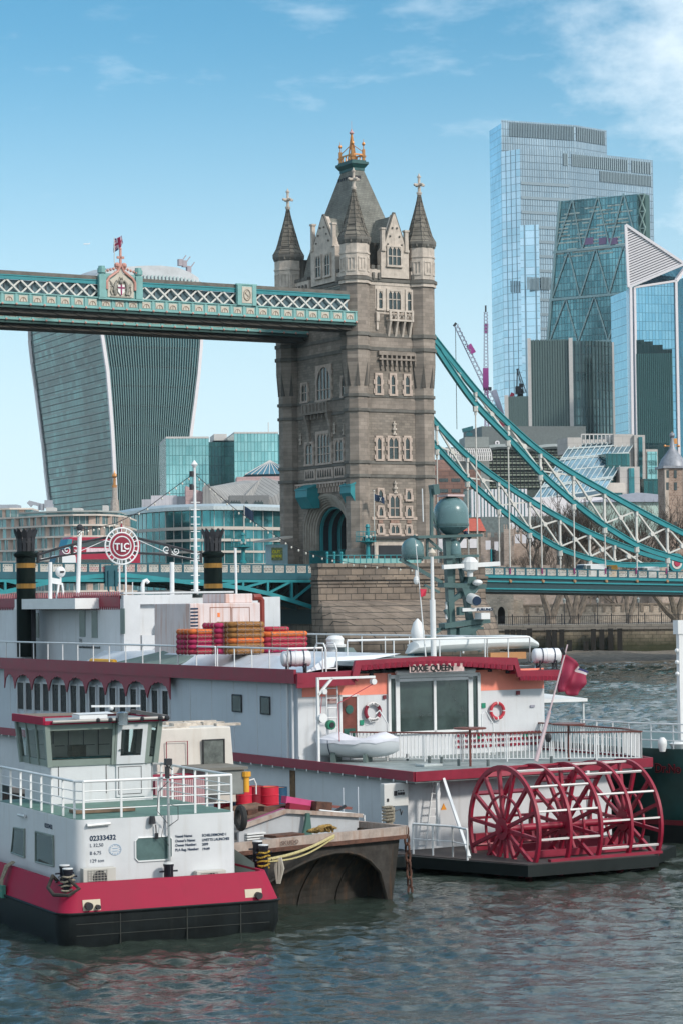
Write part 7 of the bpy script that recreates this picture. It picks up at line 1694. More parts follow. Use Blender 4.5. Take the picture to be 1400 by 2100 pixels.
m.loft(rings2,closed=False);m.build('cover',pm('cover_white_cloth',(.68,.68,.74),.8,var=.06,bump=.6,bs=3),dg_,smooth=60,recalc=False)
m = MB();m.box(-1.15,-.95,-.5,.5,0,.42);m.box(.25,.4,-.5,.5,0,.36);m.build('chock',pm('chock_grey',(.12,.16,.15),.7),dg_)
m = MB();i = 2;m.path([(p[0],p[1] * 1.04,p[2]) for p in rings_[i]],.02,4);m.build('strap',NAVY,dg_)
# life raft canisters
def canister(label,loc_px,a_,b_,z_,L_,r,vdir,sup=True):
 q = thing('life_raft_canister',label,'life raft',DX,group='white life raft canisters');d = Vector(vdir).normalized();c = Vector((a_,b_,z_));s = d.cross(Vector((0,0,1)))
 m = MB();prof = [(-.5,.62),(-.47,.86),(-.42,1),(-.05,1),(-.04,1.04),(.04,1.04),(.05,1),(.42,1),(.47,.86),(.5,.62)];V = []
 for t,k in prof: V.append([tuple(c + d * (L_ * t) + s * (r * k * math.cos(x)) + Vector((0,0,r * k * math.sin(x)))) for x in [2 * math.pi * j / 18 for j in range(18)]])
 m.loft(V);m.build('canister',pm('canister_white',(.70,.70,.72),.35,var=.03) if 'canister_white' not in bpy.data.materials else bpy.data.materials['canister_white'],q,smooth=True)
 m = MB()
 for t in (-.2,.24): m.path([tuple(c + d * (L_ * t) + s * (r * 1.06 * math.cos(x)) + Vector((0,0,r * 1.06 * math.sin(x)))) for x in [2 * math.pi * j / 18 for j in range(18)]],.022,4,True)
 m.build('strap',NAVY,q)
 m = MB()
 for t in (-.3,.3):
  for w in (-.8,.8): m.bar(c + d * (L_ * t) + s * (r * w) + Vector((0,0,-r * .6)),c + d * (L_ * t) + s * (r * w * .9) + Vector((0,0,-r - .32)),.06)
  m.bar(c + d * (L_ * t) + s * r * .8 + Vector((0,0,-r)),c + d * (L_ * t) - s * r * .8 + Vector((0,0,-r - .3)),.05)
 for w in (-.75,.75): m.bar(c - d * L_ * .42 + s * r * w + Vector((0,0,-r - .3)),c + d * L_ * .42 + s * r * w + Vector((0,0,-r - .3)),.06)
 m.build('cradle',IRON,q);return q
x,z = dB(607,1351,BF + .6);canister('white life raft canister on dark cradle at the maroon roof edge',0,x,BF + .6,z,1.28,.34,(1,-.35,0))
x,z = dB(1125,1345,BF - .1);canister('white life raft canister beside the red ensign at the stern roof',0,x,BF + .1,z,1.3,.34,(1,-.3,0))
# ensign on slanting staff
en = thing('ensign','furled red ensign on a slanting staff at the stern rail','flag',DX);bE = 2.2;p0 = dB(1098,1562,bE);p1 = dB(1163,1322,bE);pm1 = dB(1126,1460,bE)
m = MB();m.tube((p0[0],bE,p0[1]),(pm1[0],bE,pm1[1]),.09,.07,8);m.tube((pm1[0],bE,pm1[1]),(p1[0],bE,p1[1]),.04,.03,8);m.build('staff',pm('pinkish_staff',(.55,.42,.44),.5),en)
f0 = dB(1155,1340,bE);f1 = dB(1148,1420,bE);f2 = dB(1185,1427,bE);f3 = dB(1206,1383,bE)
def ens(u,v):
 tp = Vector((f0[0],bE,f0[1])).lerp(Vector((f3[0],bE,f3[1] + .05)),u ** 1.2);bt_ = Vector((f1[0],bE,f1[1])).lerp(Vector((f2[0],bE,f2[1])),u)
 p = tp.lerp(bt_,v);p.y += .16 * math.sin(u * 10 + v * 3) + .08 * math.sin(v * 9);p.x += .07 * math.sin(v * 5 + u * 4);p.z += .06 * math.sin(u * 8);return tuple(p)
m,t,b = newmat('red_ensign_cloth');n = t.nodes.new;l = t.links.new;tcn = n('ShaderNodeTexCoord');sp = n('ShaderNodeSeparateXYZ');l(tcn.outputs['UV'],sp.inputs[0])
c_ = mixc(mth('MULTIPLY',mth('GREATER_THAN',sp.outputs[0],.62),mth('GREATER_THAN',sp.outputs[1],.84)),(.26,.015,.05),(.55,.5,.52));c_ = mixc(mth('MULTIPLY',mth('GREATER_THAN',sp.outputs[0],.75),mth('GREATER_THAN',sp.outputs[1],.93)),c_,(.02,.02,.10));l(c_,b.inputs['Base Color']);b.inputs['Roughness'].default_value = .7
uvflag('flag_cloth',0,1,1,m,en,ens,18,12)
m = MB();m.ball((pm1[0] - .15,bE - .1,dB(1126,1513,bE)[1]),.14,sz=1.4);m.tube((f0[0] - .1,bE,f0[1] + .2),(f0[0] + .05,bE,f0[1] - .05),.09,.06,6);m.build('staff_fitting',IRON,en)
# ventilator,dish,lockers on the roof
vt = thing('roof_ventilator','round white stepped ventilator on the sun deck','ventilator',DX);bV = BF + 9;x,_ = dB(687,1330,bV);zz = [dB(687,y,bV)[1] for y in (1345,1328,1322,1316,1311,1303)]
m = MB();k = .62;m.lathe((x,bV,0),[(k * .62,zz[0] - .3),(k * .62,zz[1]),(k * .82,zz[1] + .02),(k * .84,zz[2]),(k * .66,zz[2] + .02),(k * .66,zz[3]),(k * .7,zz[4]),(k * .5,zz[5] - .03),(.1,zz[5])],18);m.build('ventilator_body',RAIL,vt,smooth=30)
lb = thing('covered_longboat','long white covered boat lying across the roof behind the railing','boat',DX);bV = BF + 6
rings_ = []
for px,h,w in ((834,.05,.2),(848,.55,.5),(900,.7,.62),(960,.72,.62),(1030,.7,.6),(1080,.62,.5),(1100,.3,.2)):
 x,zc = dB(px,1341 - (px - 834) * .045,bV);rings_.append([(x,bV + w * math.cos(t),zc + h * .5 + h * .5 * math.sin(t)) for t in [2 * math.pi * j / 12 for j in range(12)]])
m = MB();m.loft(rings_);m.build('boat_cover',pm('boat_cover_grey_white',(.58,.6,.6),.6,var=.05),lb,smooth=True)
m = MB();x0,z0 = dB(1005,1340,bV - .7);x1,_ = dB(1078,1340,bV - .7);m.box(x0,x1,bV - .7,bV - .3,z0 - .3,z0 + .02);m.build('orange_lifejacket_roll',pm('dull_orange_roll',(.42,.2,.08),.7),lb)
rk = thing('grey_skip','small grey sloping box beside the ventilator on the roof','box',DX)
m = MB();x0,z0 = dB(706,1346,BF + 8);x1,z1 = dB(735,1328,BF + 8);m.slab([(x0,z0),(x0,z1),(x1 - .3,z1),(x1,z0)],'y',BF + 8,BF + 9.5);m.build('box_body',pm('teal_grey_box',(.14,.19,.19),.6),rk)
sd_ = thing('satellite_dish','white upright radar pod on a teal base behind the roof railing','radar',DX);bV = BF + 7;x,z0 = dB(860,1336,bV);m = MB()
m.lathe((x - .1,bV,dB(860,1325,bV)[1]),[(.12,0),(.3,.3),(.32,.7),(.2,1.1),(.03,1.3)],12);m.box(x - .6,x + .6,bV - .15,bV + .15,z0 + .25,z0 + .33);m.build('radar_pod',RAIL,sd_,smooth=True);m = MB();m.box(x - .5,x + .8,bV - .3,bV + .3,z0 - .2,z0 + .2);m.build('radar_base',TEALD,sd_)
# flagstaff masts at the stern roof
fm = thing('signal_mast','white mast with onion cap rising from the stern roof','mast',DX);bV = BF + 3;x,_ = dB(888,1300,bV);zz = [dB(886,y,bV)[1] for y in (1345,1230,1140,1128)]
x2 = dB(885,1130,bV)[0];m = MB();m.tube((x,bV,zz[0] - .4),(x - .02,bV,zz[1]),.13,n=10);m.tube((x - .02,bV,zz[1]),(x2,bV,zz[2]),.085,.07,n=10);m.build('mast_tube',RAIL,fm,smooth=True)
m = MB();m.lathe((x2,bV,zz[2]),[(.06,-.05),(.16,.05),(.19,.14),(.1,.25),(.02,.36)],10);m.build('mast_cap',pm('cap_cream',(.55,.48,.4),.4),fm,smooth=True)
st = thing('ensign_staff','thin white slanting staff with small red flag on the stern roof','flagstaff',DX);bV = BF + 2;p0 = dB(873,1342,bV);p1 = dB(851,1108,bV);m = MB();m.tube((p0[0],bV,p0[1] - .4),(p1[0],bV,p1[1]),.035,.015,6);m.build('staff',RAIL,st)
m = MB();f = dB(862,1213,bV);m.add([(f[0] - .06,bV - .03,f[1] + .12),(f[0] + .24,bV - .1,f[1] + .1),(f[0] + .26,bV + .05,f[1] - .2),(f[0] - .02,bV - .03,f[1] - .25),(f[0] - .06,bV - .05,f[1] + .12),(f[0] + .24,bV - .12,f[1] + .1),(f[0] + .26,bV + .03,f[1] - .2),(f[0] - .02,bV - .05,f[1] - .25)],[(0,1,2,3),(7,6,5,4),(0,4,5,1),(1,5,6,2),(2,6,7,3)]);m.build('small_flag',pm('small_flag_red',(.6,.03,.07),.6),st)
# ---- second deck house and funnels
HA = 2.2;hA = lambda px,py: dA(px,py,HA)
b1,_ = hA(247,1290);zt1 = hA(247,1224)[1]
m = MB();m.box(HA,11.5,b1,60,ZS,zt1 - .1);P_('deck_house',SWH,m)
m = MB();m.box(HA - .05,HA,b1,60,zt1 - .5,zt1)
k = 0;b = b1
while b < 60: m.slab([(b,zt1),(b + .16,zt1),(b + .08,zt1 + .28)],'x',HA - .05,HA);m.slab([(b,zt1 - .5),(b + .16,zt1 - .5),(b + .08,zt1 - .66)],'x',HA - .05,HA);b += .26
P_('toothed_fringe',RED,m)
for x0,x1,y0,y1 in ((164,175,1252,1306),(189,200,1253,1308),(72,80,1257,1308),(248,256,1248,1300)):
 b0,z1 = hA(x1,y0);b2,z0 = hA(x0,y1);m = MB();m.box(HA - .03,HA + .01,b0,b2,z0,z1);P_('deck_house_window',pm('grey_green_window',(.13,.18,.17),.2),m)
b,z = hA(163,1318);text('deck_house_lettering','TEL',.3,BLK,DX_,face_mat((HA - .04,b,z),(0,-1,0)),.003);b,z = hA(163,1329);text('deck_house_lettering','www.thamesluxurycharters.co.uk',.2,BLK,DX_,face_mat((HA - .04,b,z),(0,-1,0)),.003,.004)
FBk = dA(53,1150,1.2)[0]
BKF = pm('funnel_black_green',(.003,.008,.007),.6,var=.2,spec=.12);GLD = pm('funnel_gold_band',(.30,.15,.03),.35,.5)
def funnel(px):
 x = dB(px,1150,FBk)[0];zb_,zt_,zc = ZR + 2.2,dB(px,1131,FBk)[1],dB(px,1083,FBk)[1];r = .52 if px < 200 else .53
 m = MB();m.lathe((x,FBk,0),[(r,ZR),(r,zt_ - .35),(r * 1.25,zt_ - .25),(r * 1.28,zt_ - .12),(r * .9,zt_)],20);f = P_('funnel',BKF,m,smooth=True)
 m = MB()
 for py in (1160,1202): z = dB(px,py,FBk)[1];m.lathe((x,FBk,z),[(r + .015,-.13),(r + .015,.13)],20)
 P_('funnel_gold_ring',GLD,m,f)
 m = MB()
 for j in range(12):
  a = 2 * math.pi * j / 12;c,s = math.cos(a),math.sin(a);h = zc - zt_;tx,ty = -s,c
  B_ = [(r * .9,zt_,.1),(r * .95,zt_ + h * .55,.1),(r * 1.15,zt_ + h * .78,.17),(r * 1.35,zc,.0)]
  V = []
  for rr_,z,w in B_:
   for sg in (-1,1): V.append((x + c * rr_ + tx * w * sg,FBk + s * rr_ + ty * w * sg,z))
  for rr_,z,w in B_:
   for sg in (-1,1): V.append((x + c * (rr_ - .04) + tx * w * sg,FBk + s * (rr_ - .04) + ty * w * sg,z))
  m.add(V,[(2 * i,2 * i + 1,2 * i + 3,2 * i + 2) for i in range(3)] + [(8 + 2 * i + 2,8 + 2 * i + 3,8 + 2 * i + 1,8 + 2 * i) for i in range(3)])
 m.lathe((x,FBk,zt_ + (zc - zt_) * .4),[(r * .97,-.04),(r * .97,.04)],16);P_('funnel_crown',IRON,m,f,recalc=False);return x
fx0,fx1 = funnel(53),funnel(437)
m = MB()
AR = FBk - .1
def ar(pts): return [(dB(px,py,AR)[0],AR,dB(px,py,AR)[1]) for px,py in pts]
m.path(ar([(78,1138),(115,1126),(160,1114),(214,1103),(250,1101),(283,1104),(330,1115),(370,1125),(412,1136)]),.075,6);m.path(ar([(78,1150),(115,1142),(158,1135),(214,1133),(283,1134),(340,1138),(412,1150)]),.06,6)
for p,q in (((148,1117),(148,1136)),((348,1119),(348,1139)),((78,1132),(78,1155)),((412,1130),(412,1155))): m.path(ar([p,q]),.09,6)
P_('funnel_brace',IRON,m)
m = MB()
def spiral(cx,cy,r,sg): return [(cx + sg * r * (1 - t * .8) * math.cos(t * 9),cy + r * (1 - t * .8) * math.sin(t * 9)) for t in [k / 22 for k in range(23)]]
for cx,cy,r,sg in ((137,1128,9,-1),(155,1126,10,1),(342,1127,9,1),(361,1130,8,-1),(408,1141,6,1)): m.path(ar(spiral(cx,cy,r,sg)),.03,4)
m.path(ar([(84,1146),(137,1137),(170,1128),(218,1107)]),.02,4);m.path(ar([(283,1107),(330,1128),(350,1137),(405,1147)]),.02,4)
P_('brace_scroll',RAIL,m)
TS = thing('round_sign','round maroon and white sign with ship spoke rim between the funnels','sign',DX);AS = AR - .5
cxs,czs = dB(250,1120,AS);k_ = dB(284,1120,AS)[0] - cxs
m = MB()
for r in (1.0,.74): m.path([(cxs + k_ * r * math.cos(t),AS,czs + k_ * r * math.sin(t)) for t in [2 * math.pi * j / 36 for j in range(36)]],.045,5,True)
for j in range(20): t = 2 * math.pi * j / 20;m.bar((cxs + k_ * .74 * math.cos(t),AS,czs + k_ * .74 * math.sin(t)),(cxs + k_ * math.cos(t),AS,czs + k_ * math.sin(t)),.045)
for px in (246,259): x,_ = dB(px,1180,AS);m.tube((x,AS + .05,ZR + 2),(x,AS + .05,czs - k_ * .2),.05,n=6)
m.build('sign_rim',RAIL,TS)
m = MB();V = []
for j in range(36):
 t = 2 * math.pi * j / 36
for r0,r1,off in ((.56,.74,0),):
 A_ = [[(cxs + k_ * r * math.cos(t),AS + d,czs + k_ * r * math.sin(t)) for t in [2 * math.pi * j / 36 for j in range(36)]] for r,d in ((r0,-.02),(r1,-.02),(r1,.02),(r0,.02))];m.loft(A_ + [A_[0]],cap=False)
m.tube((cxs,AS - .02,czs),(cxs,AS + .04,czs),k_ * .5,n=28);m.add([(cxs - .13,AS,czs + k_ * .5),(cxs + .13,AS,czs + k_ * .5),(cxs,AS,czs + k_ * 1.45),(cxs - .13,AS + .05,czs + k_ * .5),(cxs + .13,AS + .05,czs + k_ * .5),(cxs,AS + .05,czs + k_ * 1.45)],[(0,1,2),(5,4,3),(0,3,4,1),(1,4,5,2),(2,5,3,0)])
m.build('sign_disc',RED,TS)
m = MB();m.path([(cxs + k_ * .53 * math.cos(t),AS - .03,czs + k_ * .53 * math.sin(t)) for t in [2 * math.pi * j / 30 for j in range(30)]],.035,5,True);m.build('disc_edge',RAIL,TS)
text('sign_letter','T',.52,RAIL,TS,face_mat((cxs - .46,AS - .06,czs - .2),(1,0,0)),.01,.015);text('sign_letter','L',.66,RAIL,TS,face_mat((cxs - .13,AS - .08,czs - .3),(1,0,0)),.01,.015);text('sign_letter','C',.5,RAIL,TS,face_mat((cxs + .08,AS - .06,czs - .18),(1,0,0)),.01,.015)
# bits between the funnels
m = MB();b,z1 = dA(30,1229,.8);b2,z0 = dA(154,1249,.8);m.box(.8,2.4,min(b,b2),max(b,b2),z0,z1);P_('white_canopy_box',RAIL,m)
m = MB()
for px in (42,61): b,_ = dA(px,1300,1.4);m.ngon((1.4,b),.33,ZS,z0 + .1,n=12);m.ngon((1.4,b),.36,ZS + 1.0,ZS + 1.1,n=12)
P_('white_exhaust_trunk',SWH,m)
m = MB();b,_ = dA(70,1300,1.4);m.box(1.2,1.4,b - .2,b - .1,ZS,z0);P_('dark_gap_plate',IRON,m)
mb_ = thing('mast_ladder','tall white mast with step rungs rising between the black funnels','mast',DX);bM_ = FBk - 6;x,_ = dB(402,1150,bM_);z1 = dB(399,957,bM_)[1];z0 = ZR;x1 = dB(399,957,bM_)[0]
m = MB();m.tube((x,bM_,z0),((x + x1) / 2,bM_,(z0 + z1) / 2),.14,.12,8);m.tube(((x + x1) / 2,bM_,(z0 + z1) / 2),(x1,bM_,z1),.1,.07,8)
for py in range(1030,1215,15): xx,zz = dB(401,py,bM_);m.bar((xx - .27,bM_,zz),(xx + .27,bM_,zz),.035)
m.build('mast_pole',RAIL,mb_)
m = MB();m.lathe((x1,bM_,z1),[(.05,-.1),(.15,.05),(.2,.12),(.02,.35)],8);m.build('mast_finial',RAIL,mb_,smooth=True)
m = MB();
for py in (972,999): xx,zz = dB(397,py,bM_);m.ngon((xx - .12,bM_),.1,zz - .15,zz + .15,n=8);m.bar((xx - .2,bM_,zz),(xx + .3,bM_,zz),.05)
m.build('mast_light',IRON,mb_)
def cable(label,pts,bq,nb):
 q = thing('string_lights',label,'string lights',DX,group='string lights from the tall mast');P = [(dB(px,py,bq)[0],bq,dB(px,py,bq)[1]) for px,py in pts];m = MB();m.path(P,.022,4);m.build('cable',IRON,q)
 m = MB();L_ = len(P) - 1
 for k in range(nb): t = (k + .5) / nb * L_;i = min(int(t),L_ - 1);f = t - i;p = Vector(P[i]).lerp(Vector(P[i + 1]),f);m.ball((p.x,p.y,p.z - .1),.055,sz=1.3,n=6,m=4)
 m.build('bulb',pm('bulb_glass',(.5,.48,.42),.2) if 'bulb_glass' not in bpy.data.materials else bpy.data.materials['bulb_glass'],q)
cable('string of bulbs sloping down left from the tall mast',((394,974),(350,1006),(300,1043),(240,1072),(205,1081),(168,1088),(158,1097)),bM_,20)
cable('string of bulbs sloping down right from the tall mast',((403,975),(440,1008),(480,1042),(520,1070),(560,1095),(600,1120),(650,1140),(720,1155),(800,1163),(880,1170)),bM_ - 3,30)
# small mast things
def pole(label,px0,py0,px1,py1,bq,r,cat='mast',nm='white_pole',top=None):
 q = thing(nm,label,cat,DX,group='white poles on the steamer roof');x0,z0 = dB(px0,py0,bq);x1,z1 = dB(px1,py1,bq);m = MB();m.tube((x0,bq,min(z0,ZR + 2.9)),(x1,bq,z1),r,n=8);m.build('pole_shaft',RAIL,q)
 if top: m = MB();m.ball((x1,bq,z1 + .15),.2,n=8,m=5);m.bar((x1 - .3,bq,z1 + .1),(x1 + .3,bq,z1 + .1),.08);m.build('pole_head',IRON,q)
pole('leaning white pole with dark light head left of the round sign',159,1225,164,1088,FBk - 2,.12,top=1);pole('slim white pole just right of the right black funnel',485,1216,483,1124,FBk - 2,.07);pole('stubby white post on the deck house right of the left funnel',103,1200,103,1153,FBk - 2,.11);pole('short white post left of the mast ladder',353,1197,353,1153,FBk - 2,.13);pole('low thin white rod near the swan-neck vent',272,1222,272,1194,FBk - 2,.03)
sv = thing('swan_neck_vent','white curved swan-neck vent pipe on the deck house roof','vent',DX);x,z = dB(293,1216,FBk - 4);bq = FBk - 4;m = MB();m.path([(x,bq,z - .3),(x,bq,z + .45),(x + .06,bq,z + .62),(x + .22,bq,z + .68),(x + .34,bq,z + .55)],.11,8);m.build('vent_pipe',RAIL,sv,smooth=True)
sl_ = thing('searchlight','round white searchlight on white trestle near the left funnel','searchlight',DX);bq = FBk - 2;x,z = dB(124,1173,bq);m = MB();m.ball((x,bq,z),.3,sy=.7,n=12,m=8);m.tube((x,bq,z - .2),(x,bq,z - .7),.06);m.build('lamp_housing',RAIL,sl_,smooth=True)
m = MB();x2,z2 = dB(124,1222,bq)
for d in (-.3,.3): m.bar((x2 + d,bq,ZR + 2.6),(x2 + d * .3,bq,z - .6),.09)
xa_,za_2 = dB(103,1190,bq);m.bar((xa_,bq,za_2),(x2,bq,za_2 - .1),.12,.3);m.build('trestle',RAIL,sl_)
m = MB();m.box(x - .1,x + .12,bq - .25,bq - .2,z - .05,z + .05);m.build('lamp_label',IRON,sl_)
# sun deck centre: beam roof,lockers,generator
m = MB();bq = b1 - .3;x0,zA = dB(246,1218,bq);x0 = HA + .06;x1,zB_ = dB(395,1238,bq);x2,_ = dB(480,1218,bq);zC_ = dB(300,1216,bq)[1]
m.box(x0,x2,bq,bq + 6,zC_ - .05,zC_ + .05);m.box(x0,x1,bq,bq + .3,zB_ - .0,zC_ - .1);m.box(x0,x0 + .95 * (dB(290,1290,bq)[0] - x0),bq,bq + 5,ZS,zB_);P_('roof_beam',SWH,m)
m = MB();m.slab([(dB(290,1300,bq)[0],ZS),(dB(290,1300,bq)[0],dB(290,1303,bq)[1]),(dB(322,1300,bq)[0],dB(322,1303,bq)[1]),(dB(322,1282,bq)[0],dB(322,1282,bq)[1]),(dB(340,1258,bq)[0],dB(340,1258,bq)[1]),(x1,dB(395,1258,bq)[1]),(x1,ZS)],'y',bq - .1,bq + 4);P_('white_duct_housing',SWH,m)
m = MB();m.box(dB(281,1290,bq)[0],dB(319,1290,bq)[0],bq + 1,bq + 3,dB(300,1298,bq)[1],dB(300,1281,bq)[1]);m.lathe((dB(357,1310,bq - 1)[0],bq - 1,dB(357,1318,bq - 1)[1]),[(.5,-.3),(.52,.15),(.35,.28),(.1,.3)],14);P_('white_locker',RAIL,m)
m = MB();m.box(x0 + 1,x2,bq + 3.5,bq + 3.6,ZS,zC_ - .1);P_('shadowed_recess',pm('recess_grey',(.25,.27,.26),.7),m)
m = MB();bb = 14;s0 = dA(215,1368,.6)[0];s1 = dA(345,1368,.6)[0];zq_ = dB(270,1335,24)[1]
m.add([(.7,s0,ZS),(.7,s1,ZS),(3.2,s1,ZS + 1.0),(3.2,s0 - 6,ZS + 1.2),(4,s1 - 1,ZS + 1.0)],[(0,1,2,3),(1,4,2),(0,3,4,1)]);P_('green_canvas_cover',pm('green_grey_canvas',(.16,.21,.19),.7,var=.15),m,recalc=False)
m = MB();s0 = dA(232,1364,.5)[0];s1 = dA(184,1362,.5)[0];m.tube((.6,s0,ZS + .15),(.6,s1,ZS + .15),.13,n=8);P_('yellow_buoyancy_roll',pm('yellow_roll',(.75,.38,.02),.5),m)
gn = thing('generator_housing','rust-streaked pinkish white generator housing behind the life floats','generator',DX);bG = BF + 14;x0,z1 = dB(390,1238,bG);x1,z0 = dB(535,1345,bG)
RWH = pm('rusty_pink_white',(.66,.56,.55),.5,var=.08,vs=.8,streak=.75,scol=(.50,.18,.07),thr=.5)
m = MB();m.box(x0,x1,bG,bG + 4,ZS,z1);a_,z2 = dB(463,1218,bG + .5);b_2,_ = dB(518,1218,bG + .5);m.box(a_,b_2,bG + .5,bG + 3,z1,z2);m.build('housing',RWH,gn,bevel=.03)
m = MB()
for px0,px1 in ((431,474),(476,512)): p,z3 = dB(px0,1246,bG);q,z4 = dB(px1,1290,bG);m.path([(p,bG - .01,z4),(q,bG - .01,z4),(q,bG - .01,z3),(p,bG - .01,z3)],.02,4,True)
m.build('hatch_outline',pm('rust_seam',(.3,.1,.05),.7),gn)
m = MB()
for k in range(7): p,z3 = dB(391,1250 + k * 7,bG);q,_ = dB(406,1250,bG);m.box(p,q,bG - .04,bG,z3,z3 + .07)
m.build('louvre_slot',NAVY,gn)
m = MB();p,z3 = dB(446,1257,bG);m.box(p,p + .13,bG - .02,bG,z3 - .2,z3);m.build('orange_sticker',pm('orange_sticker',(.8,.2,.05),.5),gn)
m = MB();p,z3 = dB(519,1225,bG + 1);q,_ = dB(536,1225,bG + 1);m.path([(p,bG + 1,z3),(q - .1,bG + 1,z3),(q,bG + 1,z3 - .15),(q,bG + 1,ZS)],.17,8);m.build('red_exhaust_pipe',pm('oxide_red_pipe',(.22,.03,.02),.5),gn,smooth=True)
# stacked life floats
FLT = {'red': pm('float_red_canvas',(.38,.03,.06),.8,var=.3,vs=6),'orange': pm('float_orange_canvas',(.62,.14,.03),.8,var=.3,vs=6),'brown': pm('float_brown_canvas',(.27,.12,.03),.8,var=.4,vs=6),'crimson': pm('float_crimson_canvas',(.40,.02,.09),.8,var=.25,vs=6)}
BNDM = pm('float_webbing',(.30,.20,.16),.8)
def lfloat(px0,px1,py,h,bq,col,label):
 x0,z = dB(px0,py,bq);x1,_ = dB(px1,py,bq);r = h / 2;q = thing('life_float',label,'life float',DX,group='stacked life floats on the sun deck');D_ = 1.5;P = []
 cs = [(x0 + .35,bq + .35,math.pi),(x0 + .35,bq + D_,math.pi / 2),(x1 - .35,bq + D_,0),(x1 - .35,bq + .35,-math.pi / 2)]
 for cx_,cy_,a0 in cs:
  for k in range(5): a = a0 - math.pi / 2 * k / 4 + (math.pi / 2 if False else 0);P.append((cx_ + .25 * math.cos(a + math.pi * .0),cy_ + .25 * math.sin(a),z))
 P = [(x0 + .1,bq + .4,z),(x0 + .2,bq + .18,z),(x0 + .45,bq + .1,z),(x1 - .45,bq + .1,z),(x1 - .2,bq + .18,z),(x1 - .1,bq + .4,z),(x1 - .1,bq + D_,z),(x1 - .4,bq + D_ + .25,z),(x0 + .4,bq + D_ + .25,z),(x0 + .1,bq + D_,z)]
 m = MB();m.path(P,r * 1.05,8,True);m.box(x0 + .2,x1 - .2,bq + .3,bq + D_,z - r * .4,z + r * .2);m.build('float_ring',FLT[col],q,smooth=60)
 m = MB();n = max(3,round((x1 - x0) / .45))
 for k in range(n): x = x0 + .35 + (x1 - x0 - .7) * k / (n - 1);m.path([(x,bq + .1 + r * 1.12 * math.cos(a),z + r * 1.12 * math.sin(a)) for a in [2 * math.pi * j / 8 for j in range(8)]],.016,4,True)
 for k in range(4): y = bq + .35 + .38 * k;m.path([(x0 + .1 + r * 1.12 * math.cos(a),y,z + r * 1.12 * math.sin(a)) for a in [2 * math.pi * j / 8 for j in range(8)]],.016,4,True)
 m.path([(x0 + .3 + (x1 - x0 - .6) * k / 12,bq + .1 - r * 1.1,z + .04 - .05 * (k % 2)) for k in range(13)],.018,4);m.build('float_lashing',BNDM,q)
bQ = BF + 9;H1 = dB(500,1277,bQ)[1]
def stack(nm,px0,px1,ytop,ybot,cols,bq):
 n = len(cols);z0,z1 = dB(px0,ybot,bq)[1],dB(px0,ytop,bq)[1];h = (z1 - z0) / n
 for k,c in enumerate(cols):
  lfloat(px0,px1,ybot - (ybot - ytop) * (k + .5) / n,h,bq,c,f"{c} life float, {['lowest', 'second', 'third', 'fourth', 'fifth', 'sixth'][k]} from the bottom of the {nm} stack")
stack('leftmost',392,451,1291,1343,['red','crimson','crimson','red','orange'],bQ);stack('narrow second',446,480,1278,1342,['crimson','red','crimson','red','crimson','crimson'],bQ - .4)
stack('brown middle',474,549,1276,1342,['brown','brown','orange','brown','brown','brown'],bQ - 1.0);stack('rightmost long',545,637,1296,1339,['crimson','red','red','orange'],bQ)
lfloat(548,600,1291,.22,bQ + .6,'red','single bright red life float lying on top of the rightmost stack')
# ================================================================ GREEN SHIP BEHIND
GH = pm('dark_green_hull',(.012,.06,.055),.3,var=.25,vs=1,streak=.2,scol=(.02,.04,.035));MGR = pm('mast_green',(.06,.115,.115),.4,var=.12)
gs = thing('green_ship','dark green hulled ship with radar mast moored beyond the paddle steamer','ship',DX)
wl = [(13.0,45),(13.0,6),(13.2,3.2),(14.6,0),(17.0,-3),(20.5,-5.5)];dl = [(12.98,45),(12.98,7),(13.0,3.5),(14.0,.2),(16.6,-3.4),(20.8,-6.6)]
def gl(k): return [(a + (c - a) * k,b + (d - b) * k) for (a,b),(c,d) in zip(wl,dl)]
ring = lambda P,z: [(x,y,z) for x,y in P] + [(21.5,P[-1][1],z),(21.5,45,z)]
m = MB();m.loft([ring(gl(0),.95),ring(gl(.6),2.6),ring(gl(1),4.0)]);m.build('hull',GH,gs,smooth=40)
m = MB();m.loft([ring(gl(0),-.5),ring(gl(0),.75)]);m.build('hull_bottom',BLK,gs);m = MB();m.loft([ring([(x - .01,y - .01) for x,y in gl(0)],.75),ring([(x - .01,y - .01) for x,y in gl(0)],.96)]);m.build('boot_line',pm('boot_red',(.16,.01,.02),.5),gs)
m = MB();m.box(13.2,21,24,45,4.0,7.2);m.build('superstructure',SWH,gs)
for P in (dl[1:],):
 m = MB()
 for h in (.35,.7,1.05):
  for p,q in zip(P,P[1:]): m.tube((*p,4 + h),(*q,4 + h),.03,n=5)
 for p,q in zip(P,P[1:]):
  L_ = math.hypot(q[0] - p[0],q[1] - p[1]);k = max(1,round(L_ / 1.3))
  for j in range(k): t = j / k;x,y = p[0] + (q[0] - p[0]) * t,p[1] + (q[1] - p[1]) * t;m.tube((x,y,4),(x,y,5.07),.03,n=5)
 m.build('bow_railing',RAIL,gs)
m = MB();
for px,py,w,h in ((1358,1538,.2,.6),(1393,1540,.45,.4)): x,z = dB(px,py,1.5);m.lathe((x,1.5,3.9),[(w * .6,0),(w,.3),(w * .9,h * .8),(w * .4,h)],10)
m.build('deck_winch',RAIL,gs,smooth=True)
x,_ = dB(1398,1400,2.5);z1 = dB(1396,1296,2.5)[1];m = MB();m.box(x - .12,x + .7,2.5,2.7,4,z1);m.box(x - .2,x + .7,2.45,2.8,z1 - .1,z1 + .5)
for k in range(3): m.ball((x - .25,2.5,z1 - .8 - .5 * k),.1,n=6,m=4)
m.build('crane_post',RAIL,gs)
p2 = Vector((14.6,.1,0));d = Vector((13.82 - 13.42,1.04 - 2.2,0)).normalized();o_ = Vector((13.40,2.24,3.0))
